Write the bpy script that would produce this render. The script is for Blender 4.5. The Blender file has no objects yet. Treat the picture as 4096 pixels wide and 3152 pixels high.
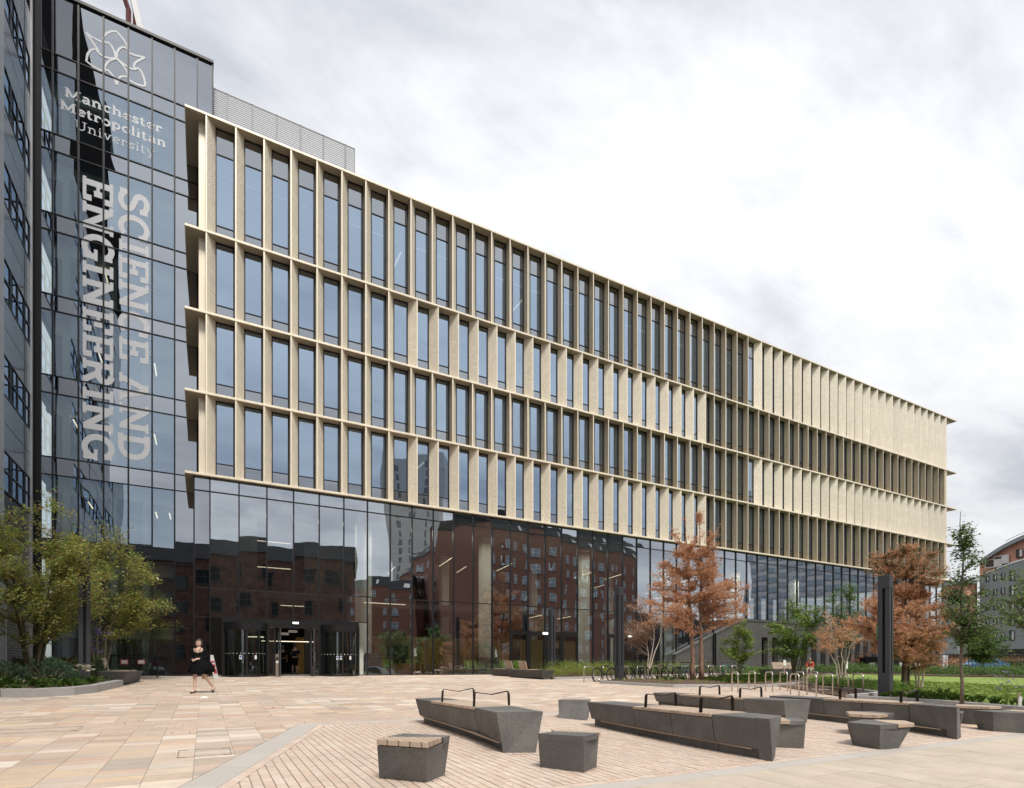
import bpy, bmesh, math, random
import numpy as np
from mathutils import Vector, Matrix, Quaternion
R = math.radians
scene = bpy.context.scene
COL = scene.collection
rnd = random.Random(7)

# ------------------------------------------------------------------ camera, sky, sun, exposure
EYE = 1.27
YAW = math.atan2(2048 - 816, 2270.)          # view turned right of +Y
cam_d = bpy.data.cameras.new('camera'); cam = bpy.data.objects.new('camera', cam_d); COL.objects.link(cam)
cam.location = (0, 0, EYE); cam.rotation_euler = (R(90), 0, -YAW)
cam_d.sensor_fit = 'HORIZONTAL'; cam_d.sensor_width = 36; cam_d.lens = 36 * 2270 / 4096.
cam_d.shift_y = (2668 - 1576) / 4096.
cam_d.clip_start = .1; cam_d.clip_end = 3000
scene.camera = cam
SUN = Vector((-.10, -.85, 1.36)).normalized()
w = bpy.data.worlds.new("World"); scene.world = w; w.use_nodes = True
nt = w.node_tree; nt.nodes.clear()
def N(nt, t, **k):
    n = nt.nodes.new(t)
    for a, b in k.items():
        if a == 'ins':
            for i, v in b.items(): n.inputs[i].default_value = v
        else: setattr(n, a, b)
    return n
out = N(nt, 'ShaderNodeOutputWorld'); bg = N(nt, 'ShaderNodeBackground'); bg2 = N(nt, 'ShaderNodeBackground'); mx = N(nt, 'ShaderNodeMixShader')
sky = N(nt, 'ShaderNodeTexSky', sky_type='NISHITA', sun_disc=False)
sky.sun_elevation = math.asin(SUN.z); sky.sun_rotation = math.atan2(SUN.x, SUN.y)
nt.links.new(sky.outputs[0], bg.inputs[0]); bg.inputs[1].default_value = .1
tc = N(nt, 'ShaderNodeTexCoord'); sep = N(nt, 'ShaderNodeSeparateXYZ'); nt.links.new(tc.outputs['Generated'], sep.inputs[0])
def M(op, a, b=None, clamp=False):
    n = N(nt, 'ShaderNodeMath', operation=op, use_clamp=clamp)
    for i, v in enumerate((a, b)):
        if v is None: continue
        if isinstance(v, (int, float)): n.inputs[i].default_value = v
        else: nt.links.new(v, n.inputs[i])
    return n.outputs[0]
zz = M('ADD', M('MAXIMUM', sep.outputs[2], 0.0), .22)
px = M('DIVIDE', sep.outputs[0], zz); py = M('DIVIDE', sep.outputs[1], zz)
cmb = N(nt, 'ShaderNodeCombineXYZ'); nt.links.new(px, cmb.inputs[0]); nt.links.new(py, cmb.inputs[1])
mp = N(nt, 'ShaderNodeMapping'); nt.links.new(cmb.outputs[0], mp.inputs[0])
mp.inputs['Rotation'].default_value = (0, 0, R(25)); mp.inputs['Scale'].default_value = (.55, 1.1, 1); mp.inputs['Location'].default_value = (1.35, .4, 0)
nz = N(nt, 'ShaderNodeTexNoise', ins={'Scale': 1.25, 'Detail': 9, 'Roughness': .56, 'Distortion': .6}); nt.links.new(mp.outputs[0], nz.inputs['Vector'])
nz2 = N(nt, 'ShaderNodeTexNoise', ins={'Scale': 4.2, 'Detail': 8, 'Roughness': .6, 'Distortion': .3}); nt.links.new(mp.outputs[0], nz2.inputs['Vector'])
nzs = M('ADD', M('MULTIPLY', nz.outputs[0], .60), M('MULTIPLY', nz2.outputs[0], .40))
cr = N(nt, 'ShaderNodeValToRGB'); nt.links.new(nzs, cr.inputs[0])
e = cr.color_ramp.elements; e[0].position = .38; e[0].color = (.50, .52, .57, 1); e[1].position = .66; e[1].color = (.98, .98, .985, 1)
e2 = cr.color_ramp.elements.new(.515); e2.color = (.785, .795, .815, 1)
# towards the horizon an overcast sky is a little greyer than overhead
gr = M('ADD', M('MULTIPLY', M('MINIMUM', M('MAXIMUM', sep.outputs[2], 0.0), .5), .7), .76)
vm = N(nt, 'ShaderNodeVectorMath', operation='SCALE'); nt.links.new(cr.outputs[0], vm.inputs[0]); nt.links.new(gr, vm.inputs['Scale'])
nt.links.new(vm.outputs[0], bg2.inputs[0]); bg2.inputs[1].default_value = 1.04
mx.inputs[0].default_value = .93
nt.links.new(bg.outputs[0], mx.inputs[1]); nt.links.new(bg2.outputs[0], mx.inputs[2]); nt.links.new(mx.outputs[0], out.inputs[0])
sun_d = bpy.data.lights.new('sun', 'SUN'); sun_o = bpy.data.objects.new('sun', sun_d); COL.objects.link(sun_o)
sun_d.energy = 3.0; sun_d.angle = R(16); sun_d.color = (1, .95, .87)
sun_o.rotation_euler = (-SUN).to_track_quat('-Z', 'Y').to_euler(); sun_o.location = (0, 0, 60)
vs = scene.view_settings; vs.view_transform = 'Standard'; vs.look = 'None'; vs.gamma = 1; vs.exposure = .22
try: vs.use_curve_mapping = False
except Exception: pass
try:
    scene.cycles.max_bounces = 9; scene.cycles.transparent_max_bounces = 16; scene.cycles.glossy_bounces = 5
    scene.cycles.diffuse_bounces = 4
except Exception: pass

# ------------------------------------------------------------------ materials
MATS = {}
def mat(name, col, rough=.7, metal=0., var=0., scale=8., bump=0., bscale=40., cols=None, isl=False, spec=.5, col2=None, c2scale=3., stretch=None, emit=None, stain=0.):
    m = bpy.data.materials.new(name); m.use_nodes = True; t = m.node_tree
    b = t.nodes['Principled BSDF']; b.inputs['Roughness'].default_value = rough; b.inputs['Metallic'].default_value = metal
    b.inputs['Specular IOR Level'].default_value = spec
    L = t.links.new
    tcn = N(t, 'ShaderNodeTexCoord'); src = tcn.outputs['Object']
    if stretch:
        mpn = N(t, 'ShaderNodeMapping'); mpn.inputs['Scale'].default_value = stretch; L(src, mpn.inputs[0]); src = mpn.outputs[0]
    rv = None
    if cols or isl:
        g = N(t, 'ShaderNodeNewGeometry'); oi = N(t, 'ShaderNodeObjectInfo'); ad = N(t, 'ShaderNodeMath', operation='ADD'); fr = N(t, 'ShaderNodeMath', operation='FRACT')
        L(g.outputs['Random Per Island'], ad.inputs[0]); L(oi.outputs['Random'], ad.inputs[1]); L(ad.outputs[0], fr.inputs[0]); rv = fr.outputs[0]
        if stretch or col2:
            of = N(t, 'ShaderNodeVectorMath', operation='SCALE'); cv_ = N(t, 'ShaderNodeCombineXYZ', ins={2: 1.0}); L(rv, cv_.inputs[0]); L(rv, cv_.inputs[1]); L(cv_.outputs[0], of.inputs[0]); of.inputs['Scale'].default_value = 53.; av = N(t, 'ShaderNodeVectorMath', operation='ADD'); L(src, av.inputs[0]); L(of.outputs[0], av.inputs[1]); src = av.outputs[0]
    if cols:
        r = N(t, 'ShaderNodeValToRGB'); r.color_ramp.interpolation = 'LINEAR'; el = r.color_ramp.elements
        el[0].position = 0; el[0].color = (*cols[0], 1); el[1].position = 1; el[1].color = (*cols[-1], 1)
        for i, c in enumerate(cols[1:-1]): x = el.new((i + 1) / (len(cols) - 1)); x.color = (*c, 1)
        L(rv, r.inputs[0]); cur = r.outputs[0]
    else:
        c = N(t, 'ShaderNodeRGB'); c.outputs[0].default_value = (*col, 1); cur = c.outputs[0]
    if col2:
        n2 = N(t, 'ShaderNodeTexNoise', ins={'Scale': c2scale, 'Detail': 6, 'Roughness': .6}); L(src, n2.inputs['Vector'])
        rr = N(t, 'ShaderNodeValToRGB'); rr.color_ramp.elements[0].position = .42; rr.color_ramp.elements[1].position = .66; L(n2.outputs[0], rr.inputs[0])
        mm = N(t, 'ShaderNodeMix', data_type='RGBA'); L(rr.outputs[0], mm.inputs[0]); L(cur, mm.inputs[6]); mm.inputs[7].default_value = (*col2, 1); cur = mm.outputs[2]
    if var:
        n = N(t, 'ShaderNodeTexNoise', ins={'Scale': scale, 'Detail': 8, 'Roughness': .65}); L(src, n.inputs['Vector'])
        a = N(t, 'ShaderNodeMapRange', ins={'From Min': .3, 'From Max': .7, 'To Min': 1 - var, 'To Max': 1 + var}); L(n.outputs[0], a.inputs[0])
        s = N(t, 'ShaderNodeVectorMath', operation='SCALE'); L(cur, s.inputs[0]); L(a.outputs[0], s.inputs['Scale']); cur = s.outputs[0]
    if name.startswith('gold'):                             # sheets from different batches, faint rain streaks
        oo = N(t, 'ShaderNodeObjectInfo'); mo = N(t, 'ShaderNodeMapRange', ins={'To Min': .93, 'To Max': 1.05}); L(oo.outputs['Random'], mo.inputs[0])
        ow = N(t, 'ShaderNodeNewGeometry'); mq = N(t, 'ShaderNodeMapping'); mq.inputs['Scale'].default_value = (9, 9, .35); L(ow.outputs['Position'], mq.inputs[0])
        nq = N(t, 'ShaderNodeTexNoise', ins={'Scale': 1., 'Detail': 5}); L(mq.outputs[0], nq.inputs['Vector']); mr2 = N(t, 'ShaderNodeMapRange', ins={'From Min': .35, 'From Max': .65, 'To Min': .92, 'To Max': 1.03}); L(nq.outputs[0], mr2.inputs[0])
        for a_ in (mo, mr2):
            s = N(t, 'ShaderNodeVectorMath', operation='SCALE'); L(cur, s.inputs[0]); L(a_.outputs[0], s.inputs['Scale']); cur = s.outputs[0]
    if stain:                                               # wear: broad damp patches, gum and drip spots that stay put
        ow = N(t, 'ShaderNodeNewGeometry')
        n1 = N(t, 'ShaderNodeTexNoise', ins={'Scale': .55, 'Detail': 7, 'Roughness': .7}); L(ow.outputs['Position'], n1.inputs['Vector'])
        a1 = N(t, 'ShaderNodeMapRange', ins={'From Min': .35, 'From Max': .65, 'To Min': 1 - stain, 'To Max': 1.04}); L(n1.outputs[0], a1.inputs[0])
        v1 = N(t, 'ShaderNodeTexVoronoi', ins={'Scale': 2.6}); L(ow.outputs['Position'], v1.inputs['Vector'])
        a2 = N(t, 'ShaderNodeMapRange', ins={'From Min': .035, 'From Max': .06, 'To Min': 1 - stain * 2.2, 'To Max': 1.}); L(v1.outputs['Distance'], a2.inputs[0])
        for a_ in (a1, a2):
            s = N(t, 'ShaderNodeVectorMath', operation='SCALE'); L(cur, s.inputs[0]); L(a_.outputs[0], s.inputs['Scale']); cur = s.outputs[0]
    L(cur, b.inputs['Base Color'])
    if bump:
        n = N(t, 'ShaderNodeTexNoise', ins={'Scale': bscale, 'Detail': 4}); L(src, n.inputs['Vector'])
        bp = N(t, 'ShaderNodeBump', ins={'Strength': bump, 'Distance': .02}); L(n.outputs[0], bp.inputs['Height']); L(bp.outputs[0], b.inputs['Normal'])
    if emit:
        b.inputs['Emission Color'].default_value = (*col, 1); b.inputs['Emission Strength'].default_value = emit
    MATS[name] = m; return m
def glass(name, base=.12, tint=(.75, .85, .85), gl=(.9, .95, 1), wob=.02, ior=1.5, alpha=1., wscale=.8):
    """coated pane: a share of mirror reflection that grows with the angle, the rest tinted see-through"""
    m = bpy.data.materials.new(name); m.use_nodes = True; t = m.node_tree; t.nodes.clear(); L = t.links.new
    o = N(t, 'ShaderNodeOutputMaterial'); mxs = N(t, 'ShaderNodeMixShader'); tr = N(t, 'ShaderNodeBsdfTransparent'); g = N(t, 'ShaderNodeBsdfGlossy')
    tr.inputs[0].default_value = (*tint, 1); g.inputs['Color'].default_value = (*gl, 1); g.inputs['Roughness'].default_value = 0.0
    f = N(t, 'ShaderNodeFresnel', ins={'IOR': ior}); mr = N(t, 'ShaderNodeMapRange', ins={'From Min': 0., 'From Max': 1., 'To Min': base, 'To Max': 1.}); L(f.outputs[0], mr.inputs[0])
    tcn = N(t, 'ShaderNodeTexCoord'); oi = N(t, 'ShaderNodeObjectInfo')
    va = N(t, 'ShaderNodeVectorMath', operation='ADD'); L(tcn.outputs['Object'], va.inputs[0]); L(oi.outputs['Location'], va.inputs[1])
    mp_ = N(t, 'ShaderNodeMapping'); mp_.inputs['Scale'].default_value = (1, 1, .35); L(va.outputs[0], mp_.inputs[0])
    nzz = N(t, 'ShaderNodeTexNoise', ins={'Scale': wscale, 'Detail': 1.5}); L(mp_.outputs[0], nzz.inputs['Vector'])
    bp = N(t, 'ShaderNodeBump', ins={'Strength': 1.0, 'Distance': wob}); L(nzz.outputs[0], bp.inputs['Height']); wn = N(t, 'ShaderNodeTexWhiteNoise', noise_dimensions='1D'); L(oi.outputs['Random'], wn.inputs['W'])     # every pane sits a hair out of true
    v1 = N(t, 'ShaderNodeVectorMath', operation='SUBTRACT'); v1.inputs[1].default_value = (.5, .5, .5); L(wn.outputs['Color'], v1.inputs[0])
    v2 = N(t, 'ShaderNodeVectorMath', operation='SCALE'); v2.inputs['Scale'].default_value = .016; L(v1.outputs[0], v2.inputs[0])
    v3 = N(t, 'ShaderNodeVectorMath', operation='ADD'); L(bp.outputs[0], v3.inputs[0]); L(v2.outputs[0], v3.inputs[1]); v4 = N(t, 'ShaderNodeVectorMath', operation='NORMALIZE'); L(v3.outputs[0], v4.inputs[0]); L(v4.outputs[0], g.inputs['Normal'])
    L(mr.outputs[0], mxs.inputs[0]); L(tr.outputs[0], mxs.inputs[1]); L(g.outputs[0], mxs.inputs[2]); L(mxs.outputs[0], o.inputs[0])
    MATS[name] = m; return m
def perf(name, col, dark, sc, frac, net=True, rough=.45, metal=.3):
    """punched sheet: rows of holes left out along a net of lines"""
    m = mat(name, col, rough, metal, var=.06, scale=1.5); t = m.node_tree; L = t.links.new; b = t.nodes['Principled BSDF']
    tcn = N(t, 'ShaderNodeTexCoord')
    uvn = N(t, 'ShaderNodeUVMap'); uvn.uv_map = 'UV'
    sp = N(t, 'ShaderNodeSeparateXYZ'); L(uvn.outputs[0], sp.inputs[0])
    def mth(op, a, b_=None):
        n = N(t, 'ShaderNodeMath', operation=op)
        for i, v in enumerate((a, b_)):
            if v is None: continue
            if isinstance(v, (int, float)): n.inputs[i].default_value = v
            else: L(v, n.inputs[i])
        return n.outputs[0]
    # diagonal grid of round holes
    u = mth('MULTIPLY', mth('ADD', sp.outputs[0], sp.outputs[1]), sc); v = mth('MULTIPLY', mth('SUBTRACT', sp.outputs[0], sp.outputs[1]), sc)
    fu = mth('SUBTRACT', mth('FRACT', u), .5); fv = mth('SUBTRACT', mth('FRACT', v), .5)
    d = mth('SQRT', mth('ADD', mth('MULTIPLY', fu, fu), mth('MULTIPLY', fv, fv)))
    hole = mth('LESS_THAN', d, frac)
    if net:
        oi = N(t, 'ShaderNodeObjectInfo')
        for sg, kx, ky, sd in ((1, 3.6, 2.0, 0), (-1, 3.6, 2.0, 7), (1, 1.2, 2.6, 3)):
            s_ = mth('ADD', mth('MULTIPLY', sp.outputs[0], kx * sg), mth('MULTIPLY', sp.outputs[1], ky)); f = mth('FRACT', s_)
            cb = N(t, 'ShaderNodeCombineXYZ'); L(mth('FLOOR', s_), cb.inputs[0]); L(mth('FLOOR', mth('MULTIPLY', sp.outputs[1], 1.15)), cb.inputs[1]); L(mth('ADD', mth('FLOOR', mth('MULTIPLY', oi.outputs['Random'], 6)), sd), cb.inputs[2])
            wn = N(t, 'ShaderNodeTexWhiteNoise'); L(cb.outputs[0], wn.inputs['Vector'])
            ln = mth('MULTIPLY', mth('LESS_THAN', f, .17), mth('GREATER_THAN', wn.outputs['Value'], .42 if sd != 3 else .7))
            hole = mth('MULTIPLY', hole, mth('SUBTRACT', 1.0, ln))
    mm = N(t, 'ShaderNodeMix', data_type='RGBA'); L(hole, mm.inputs[0])
    src = b.inputs['Base Color'].links[0].from_socket; L(src, mm.inputs[6]); mm.inputs[7].default_value = (*dark, 1); L(mm.outputs[2], b.inputs['Base Color'])
    return m

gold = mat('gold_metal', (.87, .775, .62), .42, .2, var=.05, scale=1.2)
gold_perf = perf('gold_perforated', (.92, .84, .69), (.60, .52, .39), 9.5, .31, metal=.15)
gold_cheek_shaded = perf('gold_cheek_shaded_perforated', (.60, .50, .35), (.12, .10, .065), 14, .35, net=False, metal=.15)  # real punched holes; the darker sheet tone paints in the cheek's shade
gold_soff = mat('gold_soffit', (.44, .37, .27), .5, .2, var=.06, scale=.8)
mesh_grey = mat('dark_mullion', (.018, .018, .02), .35, .4, var=.1)
black = mat('black_metal', (.012, .012, .013), .4, .2)
matte_black = mat('matte_black_louvre', (.006, .006, .007), .95, spec=.03)
blackf = mat('black_frame', (.016, .016, .018), .3, .3)
spandrel = glass('grey_spandrel_glass', .37, (.0, .0, .0), (.80, .85, .92), .004)
spandrel_low = glass('clear_spandrel_glass', .42, (.02, .02, .02), (.8, .85, .92), .006)
win_glass = glass('coated_window_glass', .46, (.30, .38, .42), (.64, .80, 1.0), .005)
tow_glass = glass('tower_window_glass', .34, (.72, .80, .76), (.70, .84, 1.0), .012, wscale=.6)
hall_glass = glass('hall_window_glass', .52, (.76, .82, .77), (.86, .93, 1.0), .009, wscale=.7)
door_glass = glass('door_glass', .12, (.62, .68, .66), (.9, .95, 1.), .01)
sandstone = mat('sandstone', (0, 0, 0), .85, cols=[(.57, .46, .37), (.50, .34, .26), (.63, .54, .45), (.41, .345, .29), (.60, .45, .31), (.49, .40, .33), (.70, .62, .53), (.54, .38, .29), (.38, .32, .27), (.66, .56, .46), (.46, .37, .31), (.58, .44, .33)], var=.10, scale=2.5, bump=.15, bscale=90, stretch=(1.6, 8, 1), stain=.14)
band_stone = mat('band_paver', (0, 0, 0), .85, cols=[(.50, .39, .31), (.54, .42, .33), (.47, .37, .30), (.52, .41, .34)], stain=.12, var=.08, scale=12, bump=.2, bscale=120)
brick_pav = mat('clay_paver', (0, 0, 0), .88, cols=[(.56, .45, .37), (.60, .49, .40), (.53, .42, .345), (.58, .47, .39), (.55, .41, .32), (.60, .50, .42), (.57, .46, .375)], stain=.12, var=.10, scale=14, bump=.3, bscale=160)
pale_slab = mat('pale_sandstone_slab', (0, 0, 0), .85, cols=[(.46, .39, .31), (.49, .42, .34), (.44, .375, .30), (.47, .405, .325)], stain=.10, var=.07, scale=2.5, bump=.12, bscale=90, col2=(.52, .45, .37), c2scale=.9)
granite = mat('light_granite', (0, 0, 0), .8, cols=[(.42, .385, .35), (.46, .42, .385), (.40, .37, .335)], var=.22, scale=120, bump=.1, bscale=200)
granite_g = mat('grey_granite_kerb', (0, 0, 0), .8, cols=[(.33, .32, .32), (.38, .37, .36), (.35, .34, .335)], var=.30, scale=90, bump=.1, bscale=200)
joint = mat('dark_joint_grit', (.13, .095, .075), .95, var=.4, scale=60, bump=.5, bscale=150)
mortar = mat('pale_mortar', (.25, .21, .17), .95, var=.2, scale=20)
asphalt = mat('asphalt', (.07, .07, .07), .9, var=.2, scale=4)
conc_dark = mat('dark_aggregate_concrete', (.110, .106, .102), .75, var=.36, scale=60, bump=.25, bscale=120, col2=(.165, .16, .15), c2scale=1.3)
conc_grey = mat('grey_cast_concrete', (.074, .072, .070), .85, var=.12, scale=3, bump=.1, bscale=60, col2=(.09, .087, .085), c2scale=.7)
conc_pale = mat('pale_concrete_column', (.76, .77, .70), .8, var=.06, scale=3)
timber = mat('pale_oiled_timber', (0, 0, 0), .65, cols=[(.41, .31, .235), (.46, .36, .275), (.36, .275, .205), (.44, .34, .26)], var=.16, scale=6, stretch=(2, 18, 10), bump=.15, bscale=60)
steel = mat('brushed_steel', (.55, .50, .45), .32, .9, var=.05)
arm_metal = mat('dark_bronze_metal', (.035, .03, .027), .35, .7)
lamp_m = mat('dark_lamp_metal', (.050, .052, .060), .55, .3, var=.08)
clad = mat('blue_grey_cladding', (.19, .225, .26), .22, .4, var=.05, scale=.5)
clad_l = mat('light_grey_cladding', (.42, .44, .46), .35, .3, var=.03, scale=.5)
alum = mat('silver_aluminium', (.55, .55, .56), .35, .8)
redsteel = mat('red_painted_steel', (.17, .05, .05), .5, .2)
mesh_metal = mat('galvanised_mesh', (.23, .23, .235), .6, .3)
sheet_grey = mat('grey_sheet', (.30, .30, .31), .5, .4)
mill_brick = mat('brown_mill_brick', (.12, .062, .045), .9, var=.5, scale=1.2, bump=.2)
mill_dark = mat('sooty_render', (.05, .045, .04), .9, var=.3, scale=1.)
red_brick = mat('red_brick', (.24, .108, .074), .9, var=.15, scale=1.2)
slate = mat('slate', (.028, .031, .035), .85, var=.3, scale=2, spec=.15)
tile_w = mat('white_glazed_tile', (.60, .58, .54), .5, var=.1, scale=.6)
lettering = mat('pale_vinyl_lettering', (.63, .645, .68), .6)
white_p = mat('white_paint', (.75, .75, .73), .5)
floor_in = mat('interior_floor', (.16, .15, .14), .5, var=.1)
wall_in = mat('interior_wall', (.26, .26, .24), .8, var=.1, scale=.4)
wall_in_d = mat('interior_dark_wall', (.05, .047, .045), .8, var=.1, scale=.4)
wall_in_l = mat('interior_pale_wall', (.74, .80, .72), .8)
ochre = mat('ochre_panel', (.50, .28, .07), .6, var=.12, scale=2)
ply = mat('timber_wall_lining', (.42, .25, .10), .6, var=.15, scale=2)
lime = mat('lime_green_fabric', (.42, .62, .12), .8)
lamp_e = mat('lit_strip_light', (1, .86, .64), .5, emit=1.3)
exit_e = mat('lit_white_sign', (1, .97, .9), .5, emit=2)
soil = mat('bark_mulch', (.075, .045, .03), .95, var=.5, scale=30, bump=.8, bscale=60, col2=(.16, .10, .065), c2scale=28)
lawn_m = mat('mown_lawn', (.15, .22, .035), .9, var=.3, scale=6, bump=.4, bscale=90, col2=(.24, .31, .07), c2scale=.9, stretch=(.25, 2.6, 1))
bark_g = mat('greenish_bark', (.12, .105, .06), .85, var=.3, scale=14, bump=.5, bscale=30)
bark_b = mat('grey_brown_bark', (.13, .10, .08), .9, var=.4, scale=12, bump=.8, bscale=25)
bark_p = mat('reddish_pine_bark', (.24, .145, .10), .9, var=.7, scale=16, stretch=(1, 1, .35), bump=.8, bscale=25)
bark_d = mat('dark_brown_bark', (.075, .05, .038), .9, var=.4, scale=10, bump=.8, bscale=25)
bark_w = mat('white_birch_bark', (.50, .42, .35), .8, var=.3, scale=12, bump=.3, bscale=25)
def leafmat(name, cols):
    m = mat(name, (0, 0, 0), .6, cols=cols, spec=.3); t = m.node_tree; b = t.nodes['Principled BSDF']; L = t.links.new
    tl = N(t, 'ShaderNodeBsdfTranslucent'); mxs = N(t, 'ShaderNodeMixShader'); mxs.inputs[0].default_value = .3
    L(b.inputs['Base Color'].links[0].from_socket, tl.inputs[0]); o = [n for n in t.nodes if n.type == 'OUTPUT_MATERIAL'][0]
    L(b.outputs[0], mxs.inputs[1]); L(tl.outputs[0], mxs.inputs[2]); L(mxs.outputs[0], o.inputs[0]); return m
leaf_l = leafmat('olive_leaves', [(.30, .40, .10), (.44, .50, .13), (.20, .28, .07), (.37, .46, .12), (.48, .37, .14), (.25, .34, .085), (.46, .27, .12), (.44, .52, .13)])
leaf_g = leafmat('green_leaves', [(.11, .20, .04), (.16, .27, .05), (.08, .15, .03), (.20, .32, .06), (.12, .22, .045)])
leaf_dg = leafmat('dark_green_leaves', [(.085, .15, .045), (.12, .20, .055), (.06, .11, .03), (.15, .235, .065)])
leaf_bg = leafmat('bluish_green_leaves', [(.07, .13, .075), (.10, .17, .10), (.05, .10, .055), (.12, .19, .11)])
leaf_y = leafmat('yellow_green_leaves', [(.25, .32, .05), (.18, .26, .045), (.32, .34, .07), (.15, .24, .045)])
leaf_r = leafmat('rust_needles', [(.66, .36, .20), (.74, .44, .27), (.55, .28, .155), (.70, .39, .23), (.78, .52, .35)])
leaf_r2 = leafmat('brown_needles', [(.48, .24, .135), (.57, .32, .19), (.38, .18, .10), (.62, .38, .24)])
leaf_bd = leafmat('dull_brown_leaves', [(.26, .13, .08), (.19, .10, .06), (.34, .18, .10)])
needle_g = leafmat('green_needles', [(.06, .09, .04), (.08, .12, .05), (.045, .07, .03), (.14, .13, .06)])
purple = leafmat('purple_flowers', [(.26, .17, .42), (.33, .22, .50), (.22, .14, .35)])
cream = leafmat('cream_flowers', [(.6, .58, .45), (.55, .50, .38), (.7, .68, .6)])
straw = leafmat('straw_grass', [(.35, .28, .13), (.28, .24, .10), (.22, .25, .08)])
skin = mat('skin', (.62, .42, .33), .55)
skin2 = mat('tanned_skin', (.36, .22, .15), .55)
clothb = mat('black_cloth', (.008, .008, .009), .95, bump=.2, bscale=20, spec=.08)
navy = mat('navy_cloth', (.012, .015, .028), .9, spec=.1)
greyc = mat('grey_cloth', (.22, .22, .23), .85)
redc = mat('red_cloth', (.42, .05, .035), .85)
beigec = mat('beige_cloth', (.36, .30, .22), .85)
hair_m = mat('black_hair', (.010, .008, .008), .5, bump=.4, bscale=60)
rubber = mat('black_rubber', (.015, .015, .015), .7)
bike_blk = mat('black_bicycle_paint', (.015, .015, .017), .3, .3)
bike_blue = mat('blue_bicycle_paint', (.06, .20, .38), .3, .2)
bike_red = mat('dark_red_bicycle_paint', (.09, .015, .02), .3, .3)
bike_teal = mat('teal_bicycle_paint', (.05, .22, .22), .3, .2)
chrome = mat('bicycle_alloy', (.16, .16, .165), .3, .9)
render_g = mat('grey_render', (.25, .265, .26), .9, var=.08, scale=.5)
terra = mat('terracotta_brick', (.60, .31, .22), .9, var=.1, scale=.8)
zinc = mat('zinc_roof', (.25, .27, .28), .5, .3)
louvre_b = mat('brown_louvre', (.07, .045, .03), .7)
car_w = mat('white_car_paint', (.6, .6, .6), .25); car_b = mat('blue_car_paint', (.05, .14, .32), .25); car_g = mat('grey_car_paint', (.12, .13, .14), .25)
car_gl = mat('dark_car_glass', (.02, .022, .025), .08)
sign_red = mat('red_print', (.55, .04, .06), .5); sign_blue = mat('blue_print', (.03, .08, .35), .5); sign_green = mat('green_print', (.04, .16, .07), .5)
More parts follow.
